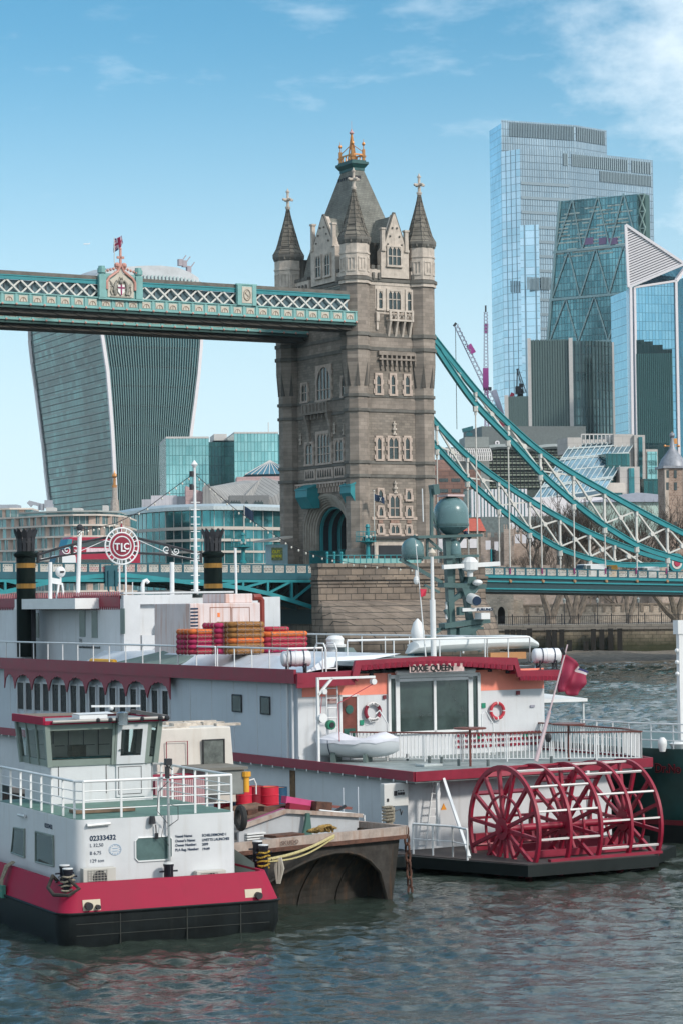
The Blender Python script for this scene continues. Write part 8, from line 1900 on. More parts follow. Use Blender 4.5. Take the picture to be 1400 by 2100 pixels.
for mt,off,bo in ((pm('name_red',(.35,.01,.03),.4),.05,.022),(BLK,.07,.0)): text('ship_name','Dr.No',.5,mt,gs,face_mat(o_ + Vector((-.93,-.33,0)) * off,d),.002,bo,sx=.98)
m = MB();c = p2 + d * 2.3;m.ball((c.x - .1,c.y - .15,2.0),.4,sx=.6,n=8,m=5);m.bar((c.x - .5,c.y + .1,2.4),(c.x + .3,c.y - .5,1.6),.12);m.build('anchor',BLK,gs)
# mast: two legs with platforms,domes and radars
MA = 22.0;MX = 16.0
mB = lambda px,py,b=MA: dB(px,py,b)
def mp(px,py,db=0): x,z = mB(px,py,MA + db);return (x,MA + db,z)
m = MB()
m.bar(mp(927,1335),mp(915,1100),.3,.34);m.bar(mp(922,1335,1.5),mp(930,1100,.8),.2);m.bar(mp(968,1330,.5),mp(936,1110),.2);m.bar(mp(915,1240),mp(948,1215),.22);m.bar(mp(913,1250),mp(945,1325),.2);m.bar(mp(975,1330),mp(950,1200),.24);m.bar(mp(930,1335),mp(985,1278),.2);m.bar(mp(960,1280),mp(985,1335),.2)
m.bar(mp(903,1200),mp(990,1203),.6,.24,up=(0,0,1));m.bar(mp(905,1284),mp(998,1272),.6,.26);m.bar(mp(848,1102),mp(980,1098),.8,.14);m.bar(mp(830,1146),mp(975,1140),.6,.14);m.bar(mp(820,1147),mp(905,1195),.16)
m.bar(mp(895,1003),mp(884,1005),.5);m.bar(mp(884,1003),mp(884,1100),.14);m.bar(mp(884,1045),mp(900,1100),.1)
for p,q in (((870,1100),(905,1130)),((875,1100),(875,1145)),((895,1125),(875,1125)),((950,1100),(935,1120)),((918,1160),(925,1200)),((935,1145),(948,1190)),((850,1100),(848,1098)),((900,1215),(870,1200)),((905,1290),(860,1320)),((895,1290),(990,1288))): m.bar(mp(*p),mp(*q),.11)
m.slab([mB(*p)[:2] for p in ((940,1205),(978,1205),(955,1228),(948,1228))],'y',MA - .3,MA + .3);m.slab([mB(*p) for p in ((935,1288),(985,1280),(960,1300),(935,1310))],'y',MA - .3,MA + .3)
m.slab([mB(*p) for p in ((950,1201),(953,1183),(968,1183),(972,1201))],'y',MA - .3,MA + .3);m.box(*[mB(928,1248)[0],mB(938,1248)[0]],MA - .6,MA - .3,mB(930,1262)[1],mB(930,1245)[1])
m.build('mast',MGR,gs);mast = gs.children[-1]
DOME = pm('radome_green',(.105,.19,.20),.25,var=.04)
def dome(px,pytop,pyb,pxr,hasbase=True):
 x,zt_ = mB(px,pytop);_,zb_ = mB(px,pyb);r = mB(px + pxr,pyb)[0] - x;h = zt_ - zb_;m = MB()
 prof = [(.15,-r * .62),(r * .5,-r * .42),(r * .98,-.05 - r * .05),(r,.03),(r * 1.0,h * .42)] if hasbase else [(r * .9,-.1),(r,0),(r,h * .4)]
 for k in range(1,9): t = math.pi / 2 * k / 8;prof.append((max(.02,r * math.cos(t)),h * .42 + (h * .58) * math.sin(t)))
 m.lathe((x,MA,zb_),prof,24);m.build('radome',DOME,mast,smooth=30)
 m = MB();m.lathe((x,MA,zb_ + .03),[(r * 1.03,-.05),(r * 1.03,.06)],24);m.build('radome_flange',MGR,mast);return x,zt_
x,zt_ = dome(923.5,1018,1078,31);m = MB();m.box(x - .5,x + .5,MA - .5,MA + .5,zt_ - .02,zt_ + .08);m.build('dome_cap',pm('cap_red_white',(.6,.45,.45),.5),mast)
dome(845,1103,1141,20,False);dome(930,1106,1140,12,False)
m = MB();m.bar(mp(907,1163,-.6),mp(1023,1156,-.6),.2,.22);m.build('radar_scanner',RAIL,mast);m = MB();m.lathe(mp(963,1183,-.6),[(.14,0),(.16,.25),(.4,.35),(.42,.75),(.25,.95),(.1,1.0)],12);m.build('radar_gearbox',RAIL,mast);m = MB();m.bar(mp(946,1251,-.6),mp(1004,1249,-.6),.18,.17);m.box(mB(966,1260)[0],mB(984,1260)[0],MA - .9,MA - .3,mB(975,1270)[1],mB(975,1257)[1]);m.build('radar_scanner',RAIL,mast)
x,z = mB(961,1253);text('radar_lettering','FURUNO',.19,NAVY,mast,face_mat((x,MA - .72,z),(1,0,0)),.004,.008,sx=1.25)
m = MB();m.ball(mp(969,1211),.25,sz=.7);m.tube(mp(964,1227,-.3),mp(976,1232,-.9),.27,n=14);m.ball(mp(978,1195,-.5),.27,sz=.6);m.build('satcom_unit',RAIL,mast,smooth=True)
m = MB();m.tube(mp(976,1232,-.9),mp(977.5,1232.6,-1.0),.23,n=14);m.tube(mp(963,1104),mp(952,1091),.1);m.build('lens',NAVY,mast)
m = MB();m.tube(mp(853,1193),mp(853,1167),.07,n=6);m.ball(mp(853,1190),.14,sz=1.6);m.tube(mp(915,1235),mp(915,1270),.06);m.tube(mp(949,1340),mp(949,1285),.05);m.tube(mp(867,1070),mp(865,1002),.03);m.build('whip_aerial',RAIL,mast)
# ================================================================ WORKBOAT (foreground)
SF = Fr(atz(125,1948,0)[:2],25);sB,sA = SF.B,SF.A
sb = thing('workboat','white and crimson workboat with olive wheelhouse and number 02333432','workboat',SF)
CRM = pm('crimson_bulwark',(.31,.012,.045),.6,spec=.2,var=.08,vs=.6,streak=.25,scol=(.2,.01,.03));BWH = pm('workboat_white',(.62,.625,.64),.4,bump=.3,bs=1.3,var=.06,vs=.6,streak=.4,scol=(.42,.38,.33),thr=.56)
OLV = pm('olive_grey_paint',(.21,.25,.225),.45,var=.08);GDK = pm('green_deck_paint',(.09,.18,.15),.6,var=.2,vs=1.5);HBL = pm('boat_black_hull',(.007,.01,.011),.55,spec=.2,var=.5,vs=1.5,streak=.3,scol=(.03,.035,.03))
def rrect(x0,x1,y0,y1,r,n=6):
 P = []
 for cx_,cy_,a0 in ((x0 + r,y0 + r,math.pi),(x1 - r,y0 + r,1.5 * math.pi),(x1 - r,y1 - r,0),(x0 + r,y1 - r,math.pi / 2)):
  for k in range(n + 1): a = a0 + math.pi / 2 * k / n;P.append((cx_ + r * math.cos(a),cy_ + r * math.sin(a)))
 return P
R3 = lambda P,z: [(x,y,z) for x,y in P]
WB = 7.4;ZK,ZU = 1.03,1.93
m = MB();m.loft([R3(rrect(.25,WB - .25,.25,32,.5),-.5),R3(rrect(0,WB,0,32.3,.55),.35),R3(rrect(0,WB,0,32.3,.55),ZK)]);m.build('hull',HBL,sb,smooth=35)
m = MB();zz = ZU;A0,A1 = rrect(.02,WB - .02,.02,32.2,.5),rrect(.28,WB - .36,.3,32,.45);B0,B1 = rrect(.14,WB - .14,.14,32.1,.45),rrect(.4,WB - .48,.42,31.9,.4)
m.loft([R3(A0,ZK),R3(A1,zz),R3(B1,zz),R3(B0,ZK + .05)],cap=False);m.build('bulwark',CRM,sb,smooth=35)
m = MB();m.prism(B0,ZK,1.2);m.build('main_deck',GDK,sb)
m = MB();m.path([(x,y,ZK) for x,y in rrect(-.03,WB + .03,-.03,32.2,.55)],.045,6,True);m.build('rubbing_strake',HBL,sb)
m = MB()
for x in (1.9,4.1,5.9): m.box(x,x + .03,-.025,.01,.0,ZK)
for z in (.35,.7): m.box(.5,WB - .5,-.02,.01,z,z + .02)
m.build('hull_weld_seam',pm('scuffed_seam',(.022,.025,.022),.7,var=.5,vs=5),sb)
ZH = 3.80;HX0,HX1,HY = .82,6.22,.9
m = MB();m.loft([R3(rrect(HX0,HX1,HY,9.5,.35),1.25),R3(rrect(HX0,HX1,HY,9.5,.35),ZH)]);m.build('deckhouse',BWH,sb,smooth=35)
m = MB();m.prism(rrect(HX0 + .03,HX1 - .03,HY + .03,9.45,.35),ZH,ZH + .012);m.build('deckhouse_roof',GDK,sb)
# wheelhouse
q0 = SF.Z(107,1652,ZH);q1 = SF.Z(312,1640,ZH);wx0,wx1,wy = q0[0] ,q1[0],(q0[1] + q1[1]) / 2;wy1 = wy + 2.9
zs = sB(200,1569,wy)[1];zt_ = sB(200,1484,wy)[1]
m = MB();m.loft([R3(rrect(wx0,wx1,wy,wy1,.06),ZH),R3(rrect(wx0,wx1,wy,wy1,.06),zs)]);m.build('wheelhouse_lower',BWH,sb)
fl = .13
def wv(s,t,z):
 k = (z - zs) / (zt_ - zs) * fl
 return None
X0b,X1b,Y0b,Y1b = wx0 - .05,wx1 + .05,wy - .05,wy1 + .05
def up(x,y,k): cxm_,cym_ = (X0b + X1b) / 2,(Y0b + Y1b) / 2;return (x + (1 if x > cxm_ else -1) * fl * k * abs(x - cxm_) / ((X1b - X0b) / 2),y + (1 if y > cym_ else -1) * fl * k * abs(y - cym_) / ((Y1b - Y0b) / 2),zs + (zt_ - zs) * k)
m = MB()
C4 = [(X0b,Y0b),(X1b,Y0b),(X1b,Y1b),(X0b,Y1b)]
for i in range(4):
 a,b = C4[i],C4[(i + 1) % 4]
 for k0,k1 in ((0,.16),(.86,1.0)):
  m.add([up(*a,k0),up(*b,k0),up(*b,k1),up(*a,k1)] + [tuple(Vector(up(*p,k)) + Vector((.0,.0,0)) + (Vector(((X0b + X1b) / 2,(Y0b + Y1b) / 2,up(*p,k)[2])) - Vector(up(*p,k))).normalized() * .1) for p,k in ((a,k0),(b,k0),(b,k1),(a,k1))],[(0,1,2,3),(7,6,5,4),(0,4,5,1),(3,2,6,7)])
 m.bar(up(*a,0),up(*a,1),.17)
cB = lambda px: (sB(px,1525,wy - .15)[0] - X0b) / (X1b - X0b)
for t in (cB(232),cB(238),cB(298),cB(303)): x = X0b + (X1b - X0b) * t;m.bar(up(x,Y0b,0),up(x,Y0b,1),.09,.09);m.bar(up(x,Y1b,0),up(x,Y1b,1),.09,.09)
for t in (.36,.7): y = Y0b + (Y1b - Y0b) * t;m.bar(up(X0b,y,0),up(X0b,y,1),.08);m.bar(up(X1b,y,0),up(X1b,y,1),.08)
wh = m.build('wheelhouse_frame',OLV,sb)
mg,tg,bg_ = newmat('clear_tinted_glass');tg.nodes.remove(bg_);og = tg.nodes['Material Output'];mxs = tg.nodes.new('ShaderNodeMixShader');tr = tg.nodes.new('ShaderNodeBsdfTransparent');tr.inputs[0].default_value = (.90,.95,.92,1);gy = tg.nodes.new('ShaderNodeBsdfGlossy');gy.inputs['Roughness'].default_value = .03;lw = tg.nodes.new('ShaderNodeLayerWeight');lw.inputs[0].default_value = .35;tg.links.new(lw.outputs['Fresnel'],mxs.inputs[0]);tg.links.new(tr.outputs[0],mxs.inputs[1]);tg.links.new(gy.outputs[0],mxs.inputs[2]);tg.links.new(mxs.outputs[0],og.inputs[0])
for i in range(4): a,b = C4[i],C4[(i + 1) % 4];m = MB();m.add([up(*a,.15),up(*b,.15),up(*b,.87),up(*a,.87)],[(0,1,2,3)]);m.build('wheelhouse_glass',mg,sb)
m = MB();m.box(X0b + .3,X1b - .3,Y0b + .35,Y0b + 1.0,zs - .1,zs + .22);m.box(X0b + 1.2,X0b + 1.7,Y0b + 1.2,Y0b + 1.7,zs,zs + .6);m.build('console',pm('console_brown',(.10,.09,.065),.6,var=.3),sb)
m = MB()
for x in (.5,.95,1.4): m.box(X0b + x,X0b + x + .25,Y0b + .3,Y0b + .36,zs + .0,zs + .2)
m.build('console_screen',IRON,sb);m = MB();m.box(X0b + .4,X1b - .5,Y0b + .36,Y0b + .9,zs + .22,zs + .25);m.build('console_top',pm('console_teal',(.03,.2,.21),.4),sb)
m = MB();m.box(X0b + .1,X1b - .1,Y1b - .16,Y1b - .12,zs + .1,zs + (zt_ - zs) * .8);m.box(X0b + .15,X0b + 1.0,Y1b - .5,Y1b - .16,zs + .1,zs + .6);m.build('cabin_lining',pm('pale_cabin_lining',(.62,.62,.57),.7,var=.08),sb)
m = MB()
for k in range(5): x = X0b + .5 + .55 * k;m.box(x,x + .42,Y1b - .18,Y1b - .16,zs + .5,zs + .52);m.box(x,x + .02,Y1b - .18,Y1b - .16,zs + .15,zs + (zt_ - zs) * .75)
m.build('locker_door_line',IRON,sb)
# door
dx0,dx1 = X0b + (X1b - X0b) * cB(239),X0b + (X1b - X0b) * cB(297)
m = MB()
for x0,x1,k0,k1 in ((dx0,dx1,0,.2),(dx0,dx1,.84,.97),(dx0,dx0 + .13,.2,.84),(dx1 - .16,dx1,.2,.84)):
 p = [Vector(up(x,Y0b,k)) + Vector((0,-.07,0)) for x,k in ((x0,k0),(x1,k0),(x1,k1),(x0,k1))];m.add(p + [v + Vector((0,.05,0)) for v in p],[(0,1,2,3),(7,6,5,4),(0,4,5,1),(1,5,6,2),(2,6,7,3),(3,7,4,0)])
m.box(dx0 + .02,dx1 + .05,wy - .05,wy - .0,ZH + .15,zs - .02);dd = m.build('wheelhouse_door',BWH,sb)
m = MB();m.path([(dx0 + .1,wy - .06,ZH + .25),(dx1 - .1,wy - .06,ZH + .25),(dx1 - .1,wy - .06,zs - .1),(dx0 + .1,wy - .06,zs - .1)],.012,4,True);p = Vector(up(dx0 + .06,Y0b,.35));m.bar(p + Vector((0,-.12,0)),p + Vector((.12,-.12,0)),.03);m.build('door_handle',IRON,dd)
m = MB()
for px in (120,218,312): x = sB(px,1600,wy)[0];m.box(x - .012,x + .012,wy - .01,wy,ZH + .3,zs)
m.build('panel_seam',IRON,sb)
# roof
T4 = [up(*c,1) for c in C4];e = .12
m = MB();rz = zt_;o4 = [(T4[0][0] - e,T4[0][1] - e),(T4[1][0] + e + .1,T4[1][1] - e),(T4[2][0] + e + .1,T4[2][1] + e),(T4[3][0] - e,T4[3][1] + e)]
m.prism(o4,rz,rz + .08,[(x * 1.0,y) for x,y in o4]);m.build('roof_plate',pm('roof_grey',(.22,.25,.26),.6,var=.15),sb)
m = MB()
for (p,q),h in zip(zip(o4,o4[1:] + o4[:1]),(.13,.1,.12,.26)): m.bar((*p,rz + .02 + h / 2),(*q,rz + .02 + h / 2),.08,h)
m.build('roof_edge',CRM,sb)
m = MB();m.bar((*o4[3],rz + .2),(*o4[2],rz + .14),.08,.12);m.bar((*o4[1],rz + .16),(*o4[2],rz + .22),.08,.12);m.build('roof_coaming',pm('roof_coaming_brown',(.20,.17,.15),.7),sb)
m = MB();xm = (o4[0][0] + o4[1][0]) / 2;ym = (o4[0][1] + o4[2][1]) / 2;m.box(xm - .5,xm + .5,ym - .45,ym + .35,rz + .1,rz + .24);m.add([(xm - .5,ym - .45,rz + .26),(xm + .8,ym - .35,rz + .26),(xm + .8,ym + .4,rz + .3),(xm - .5,ym + .35,rz + .28)],[(0,1,2,3)]);m.build('roof_hatch',RAIL,sb)
m = MB();yq = o4[0][1] - .14;m.tube((o4[0][0] + .25,yq,rz + .12),(o4[1][0] - .1,yq,rz + .14),.055,n=8)
m.build('light_bar',pm('steel_tube',(.33,.31,.29),.5,.1),sb,smooth=True)
m = MB()
for t,r in ((.42,.08),(.52,.085),(.58,.09),(.78,.08),(.985,.1),(.93,.1)): x = o4[0][0] + (o4[1][0] - o4[0][0]) * t;m.ball((x,yq - .04,rz + .13),r,n=8,m=5)
m.build('roof_lamp',IRON,sb)
m = MB();x = sB(250,1475,yq)[0];m.lathe((x,yq - .05,rz - .05),[(.2,0),(.2,.36),(.21,.4),(.1,.44)],14);m.build('round_searchlight',pm('chrome_lamp',(.35,.38,.4),.2,.8),sb,smooth=30)
m = MB();m.bar((o4[2][0] - 1.6,o4[2][1] - .3,rz + .45),(o4[2][0] + .1,o4[2][1] - .6,rz + .42),.12,.07);m.ball((o4[2][0] - .9,o4[2][1] - .4,rz + .38),.1);m.build('roof_antenna',RAIL,sb)
# rails on the deckhouse roof
zr = sB(300,1598,HY + .1)[1];hR = zr - ZH
Pn = [(HX0 + .12,9.2),(HX0 + .12,HY + .5),(HX0 + .3,HY + .14),(HX1 - .15,HY + .12),(HX1 - .12,7.4),(4.6,8.6)]
m = MB()
for nb,r in ((.26,.018),(.5,.018),(.74,.018)): m.path([(x,y,ZH + hR * nb) for x,y in Pn],r,5)
m.path([(x,y,zr) for x,y in Pn],.042,8)
for p,q in zip(Pn,Pn[1:]):
 L_ = math.hypot(q[0] - p[0],q[1] - p[1]);k = max(1,round(L_ / (1.15 if p[1] > 1 else 1.3)))
 for j in range(k): t = j / k;x,y = p[0] + (q[0] - p[0]) * t,p[1] + (q[1] - p[1]) * t;m.box(x - .035,x + .035,y - .02,y + .02,ZH - .22,zr)
m.build('deckhouse_railing',RAIL,sb)
m = MB();p = SF.Z(150,1672,ZH);q = SF.Z(255,1668,ZH);m.box(p[0] + .1,p[0] + 2.1,p[1],p[1] + .7,ZH + .03,ZH + .12);m.build('loose_hatch_board',pm('worn_board',(.18,.12,.08),.8,var=.4),sb)
m = MB();x,_ = sB(347,1680,HY - .15);xt,zt2 = sB(344,1590,HY - .15);z0 = sB(347,1767,HY - .15)[1];m.tube((x,HY - .15,z0),(xt,HY - .15,zt2),.045,n=8);pl_ = m.build('lamp_pole',pm('galvanised_pole',(.42,.44,.44),.4,.4),sb)
m = MB();z1 = sB(345,1556,HY - .15)[1];m.box(xt - .1,xt + .1,HY - .3,HY - .1,z1 - .2,z1);m.box(xt - .07,xt + .05,HY - .2,HY - .1,zt2 - .1,z1 - .25);m.bar((xt - .05,HY - .15,z1 - .2),(xt + .14,HY - .2,z1 - .35),.04);m.bar((xt - .08,HY - .15,z1 - .45),(xt + .1,HY - .2,z1 - .2),.03);m.build('pole_lamp',IRON,pl_)
m = MB();m.path([(xt,HY - .2,zt2 - .2),(xt - .35,HY - .25,zt2 - .5),(xt - .4,HY - .25,zt2 - 1.1),(xt - .05,HY - .22,zt2 - 1.5),(xt - .12,HY - .2,z0 + 1.3),(xt - .25,HY - .2,z0 + .8),(xt,HY - .2,z0 + .5)],.012,4);m.path([(xt,HY - .2,zt2 - .9),(xt + .3,HY - .25,zt2 - 1.0),(xt + .3,HY - .25,zt2 - 1.4),(xt,HY - .2,zt2 - 1.6)],.012,4);m.build('pole_cable',IRON,pl_)
# front wall fittings
def swin(nm,px0,px1,py0,py1,root=None):
 a,z1 = sB(px0,py0,HY);b,z0 = sB(px1,py1,HY);m = MB();m.slab([(a + .08,z0),(b - .08,z0),(b,z0 + .08),(b,z1 - .08),(b - .08,z1),(a + .08,z1),(a,z1 - .08),(a,z0 + .08)],'y',HY - .02,HY + .05);w = m.build(nm,pm('teal_pane',(.10,.16,.155),.12,.2,var=.25,vs=2) if 'teal_pane' not in bpy.data.materials else bpy.data.materials['teal_pane'],sb)
 m = MB();m.path([(a,HY - .02,z0 + .1),(a,HY - .02,z1 - .1),(a + .1,HY - .02,z1),(b - .1,HY - .02,z1),(b,HY - .02,z1 - .1),(b,HY - .02,z0 + .1),(b - .1,HY - .02,z0),(a + .1,HY - .02,z0)],.03,5,True);m.build('window_frame',RAIL,w)
swin('front_window',277,353,1719,1763)
for (xa,ya),(xb,yb_),(xc,yc),(xd,yd) in (((30,1698),(52,1701),(52,1759),(25,1749)),((75,1706),(111,1715),(112,1777),(75,1768))):
 Q = [sA(x,y,HX0) for x,y in ((xa,ya),(xb,yb_),(xc,yc),(xd,yd))];m = MB();m.slab(Q,'x',HX0 - .03,HX0 + .02);w = m.build('side_window',GLS,sb);m = MB();m.path([(HX0 - .03,y,z) for y,z in Q],.035,5,True);m.build('window_frame',OLV,w)
def aircon(px0,px1,py0):
 a,z1 = sB(px0,py0,.55);b,_ = sB(px1,py0,.55);m = MB();m.box(a,b,.55,.85,z1 - .62,z1);w = m.build('air_conditioner',pm('aircon_beige',(.50,.48,.44),.5,var=.05) if 'aircon_beige' not in bpy.data.materials else bpy.data.materials['aircon_beige'],sb,bevel=.015)
 m = MB();m.tube(((a + b) / 2,.54,z1 - .3),((a + b) / 2,.56,z1 - .3),.23,n=20);g = m.build('fan',IRON,w)
 m = MB()
 for k in range(7): z = z1 - .55 + .08 * k;m.box(a + .15,b - .3,.52,.535,z,z + .012)
 for k in range(7): x = a + .15 + (b - a - .45) * k / 6;m.box(x,x + .012,.52,.535,z1 - .55,z1 - .05)
 m.build('fan_grille',pm('grille_beige',(.4,.38,.34),.5) if 'grille_beige' not in bpy.data.materials else bpy.data.materials['grille_beige'],w)
aircon(171,238,1783);aircon(404,464,1788)
m = MB()
for px,py,L_ in ((205,1694,.75),(50,1671,.0)):
 if L_: a,z = sB(px - 26,py,HY - .08);m.tube((a,HY - .08,z),(a + L_,HY - .08,z + .03),.05,n=8);m.box(a,a + L_,HY - .05,HY,z + .02,z + .06)
b,z = sA(50,1673,HX0);m.tube((HX0 - .08,b - .3,z),(HX0 - .08,b + .4,z),.05,n=8);m.build('strip_light',pm('strip_light_grey',(.55,.56,.56),.3),sb)
m = MB();a,z = sB(312,1682,HY - .1);m.ngon((a,HY - .12),.11,z - .12,z + .12,n=10,r1=.08);m.tube((a + .12,HY - .1,z - .15),(a + .14,HY - .1,z - .5),.02,n=4);m.ngon((a + .15,HY - .1),.05,z - .6,z - .42,n=6);m.build('wall_horn',IRON,sb)
def st_(s,px,py,size,bold=0,sx=1): a,z = sB(px,py,HY);return text('hull_lettering',s,size,NAVY,sb,face_mat((a,HY - .012,z),(1,0,0)),.002,bold,sx=sx)
st_('02333432',184,1725,.215,.006);st_('L 32,50',184,1738,.15);st_('B 6,75',184,1754,.15);st_('129 ton',184,1770,.15)
for s1,s2,py in (('Vessel Name:','SCHELDEMOND I',1718.5),("Owner's Name:",'LIVETTS LAUNCHES',1728),('Owner Number:','2099',1737),('PLA Reg. Number:','19449',1746.5)): st_(s1,359.5,py,.115,.003,.92);st_(s2,414.5,py - 2.2,.115,.003,.92)
b,z = sA(92,1697,HX0);text('hull_lettering','02333432',.2,NAVY,sb,face_mat((HX0 - .01,b,z),(0,-1,0)),.002,.004)
m = MB();a,z = sB(236,1743,HY);m.path([(a + .2 * math.cos(t),HY - .01,z + .17 * math.sin(t)) for t in [2 * math.pi * j / 18 for j in range(18)]],.008,4,True)
for j in range(12): t = 2 * math.pi * j / 12;m.box(a + .16 * math.cos(t) - .012,a + .16 * math.cos(t) + .012,HY - .012,HY,z + .13 * math.sin(t) - .012,z + .13 * math.sin(t) + .012)
m.box(a - .09,a + .09,HY - .012,HY,z - .05,z - .035);m.box(a - .09,a + .09,HY - .012,HY,z + .03,z + .045);m.build('round_emblem',pm('emblem_blue',(.22,.35,.5),.5),sb)
# bulwark plates and pipes
CRMP = pm('cream_plate',(.58,.50,.38),.6,var=.1);
for px0,px1,py0,py1,hs in ((169,207,1847,1871,((181,1859,.12),(200,1860.5,.07))),(502,538,1825,1850,((529,1837,.11),))):
 a,z1 = sB(px0,py0,.12);b,z0 = sB(px1,py1,.06);m = MB();m.add([(a,.07,z0),(b,.07,z0),(b,.15,z1),(a,.15,z1),(a,.03,z0),(b,.03,z0),(b,.11,z1),(a,.11,z1)],[(3,2,1,0),(4,5,6,7),(0,1,5,4),(1,2,6,5),(2,3,7,6),(3,0,4,7)]);w = m.build('fairlead_plate',CRMP,sb)
 m = MB()
 for px,py,r in hs: x,z = sB(px,py,.05);m.tube((x,-.1,z),(x,.12,z),r,n=14)
 m.build('outlet_pipe',IRON,w)
BLD = pm('bollard_black',(.02,.02,.03),.35,.3)
def bollard(a,b,cap=True,z1=2.45,rope=None):
 m = MB();m.lathe((a,b,1.3),[(.15,0),(.15,z1 - 1.42),(.17,z1 - 1.38),(.17,z1 - 1.32)],14);m.tube((a - .3,b,z1 - .25),(a + .3,b,z1 - .25),.03,n=6);m.tube((a - .3,b,z1 - .5),(a + .3,b,z1 - .5),.03,n=6);w = m.build('bollard',BLD,sb,smooth=30)
 m = MB();m.lathe((a,b,z1 - .02),[(.165,0),(.165,.03),(.02,.035)],14);m.build('bollard_cap',RAIL,w)
 if rope:
  m = MB();P = []
  for k in range(50): t = k * .5;P.append((a + (.19 + .02 * math.sin(k * 2.1)) * math.cos(t),b + (.19 + .02 * math.sin(k * 2.1)) * math.sin(t),z1 - .75 + .011 * k + .02 * math.sin(k * 1.3)))
  m.path(P,.033,5);m.build('rope_turns',rope,w,smooth=True)
ROPE = pm('old_rope',(.30,.26,.20),.9,var=.4,vs=20,bump=1,bs=30);ROPY = pm('yellow_black_rope',(.42,.26,.03),.8,var=.8,vs=18,bump=1,bs=30);RDK = pm('dark_rope',(.04,.035,.03),.9,var=.4,vs=20)
bollard(sB(122,1800,1.3)[0] + .1,1.1,z1=2.42);bollard(sB(139,1800,.5)[0],.5,z1=2.38,rope=ROPE);bollard(sB(346,1790,.5)[0],.5,z1=2.35);a_b = sB(541,1790,1.6)[0];bollard(a_b,1.6,z1=2.62,rope=ROPY);bollard(a_b,2.1,z1=2.7)
m = MB();m.path([(sB(139,1810,.45)[0],.3,2.06),(.6,.0,1.8),(.25,-.02,1.62),(-.05,.5,1.6),(-.1,.9,1.78),(.15,1.2,2.1),(.35,1.3,1.9)],.06,7);m.build('mooring_rope',RDK,sb,smooth=True)
m = MB();pq = sA(20,1800,.2);
for d in (0,.08,-.06,.14): m.path([(.35,pq[0] + d,2.08),(.12,pq[0] + d * 1.5,1.95),(-.03,pq[0] + d + .1,1.5),(-.1,pq[0] + d * 2,1.15)],.035,6)
m.build('hanging_rope',ROPE,sb,smooth=True);m = MB();m.box(-.12,-.0,pq[0] - .2,pq[0] + .45,.95,1.35);m.build('green_rag',pm('green_rag',(.06,.22,.17),.9),sb)
m = MB();m.add([(WB - .45,1.0,1.3),(WB - .45,6.5,1.3),(WB - .45,6.5,3.0),(WB - .45,1.3,2.1)],[(0,1,2,3)]);m.build('side_plating',OLV,sb,recalc=False)
# ================================================================ BARGE
BG = Fr(atz(822,1842,0)[:2],40);gB = BG.B
bg2 = thing('rusty_barge','rust-streaked black dumb barge with arched swim end beside the workboat','barge',BG)
BGH = pm('barge_black_rust',(.03,.026,.022),.7,spec=.25,var=.5,vs=1.2,bump=.4,bs=4,streak=.7,scol=(.10,.055,.03),thr=.5);BGR = pm('barge_rim_cream_rust',(.36,.29,.25),.7,var=.25,vs=3,streak=.6,scol=(.24,.10,.05),thr=.5)
RSB = pm('rust_brown',(.10,.045,.03),.85,var=.5,vs=3,bump=.4,bs=10)
WBg,ZT = 9.2,2.42
m = MB();m.box(-WBg,.0,1.6,26,-.5,ZT - .9);m.box(-.1,.06,.1,26,ZT - .95,ZT - .1);m.box(-WBg,.0,.1,.2,ZT - .5,ZT - .1)
# swim end: side cheek at right,arched underside
m.slab([(.1,-.3),(.35,-.3),(.35,ZT - .35),(.1,ZT - .35)][::-1] if False else [(0,-.4),(1.6,-.4),(1.6,ZT - .3),(-.0,ZT - .3)],'x',-.28,.02)
lean = lambda M_: setattr(M_,'V',[(x - .42 * (1 - z / ZT) * max(0,1 + x / 2.2),y,z) for x,y,z in M_.V])
lean(m);m.build('hull',BGH,bg2)
N_ = 16;A_ = []
for k in range(N_ + 1):
 t = k / N_;x = -.28 - (WBg - .3) * t;prof = math.sqrt(max(0,1 - ((x + 2.9) / 2.65) ** 2)) if x > -2.9 else max(0,1 - ((-2.9 - x) / 5.6) ** 1.7);A_.append((x,prof))
m = MB()
for (x0,p0),(x1,p1) in zip(A_,A_[1:]):
 z0,z1 = -.4 + (ZT - .55 + .4) * p0 * .98,-.4 + (ZT - .55 + .4) * p1 * .98
 m.add([(x0,0,z0),(x1,0,z1),(x1,0,ZT - .3),(x0,0,ZT - .3),(x0,.12,z0),(x1,.12,z1)],[(0,1,2,3),(0,4,5,1)])
lean(m);m.build('arched_end_plate',pm('barge_plate_grey',(.045,.04,.036),.7,var=.5,vs=2,spec=.2,streak=.5,scol=(.05,.035,.025)),bg2,recalc=False)
m = MB()
for k in range(12):
 t0,t1 = k / 12,(k + 1) / 12;f = lambda t: (.12 + .95 * math.sin(t * 2.2),ZT - .5 - (ZT + .1) * t)
 (y0,z0),(y1,z1) = f(t0),f(t1);m.add([(-.25,y0,z0),(-WBg,y0,z0),(-WBg,y1,z1),(-.25,y1,z1)],[(0,1,2,3)])
m.build('sloping_underside',BGH,bg2,recalc=False)
m = MB()
for x in (-1.6,-3.3,-5.0): m.path([(x - .7 * t,.1 + .95 * math.sin(t * 2.2),ZT - .5 - (ZT + .1) * t) for t in (.05,.2,.4,.6,.8,1)],.04,4)
m.path([(x,-.03,-.4 + (ZT - .15) * p * .98) for x,p in A_],.06,5);lean(m);m.build('weld_rib',BGH,bg2)
m = MB();P = [(-WBg,-.35),(-7.2,-.2),(-5.2,-.08),(-2.5,-.05),(.1,-.08),(.3,.1),(.3,26)]
for p,q in zip(P,P[1:]): m.bar((*p,ZT - .06),(*q,ZT - .06),.2,.3)
m.build('rim',BGR,bg2)
m = MB()
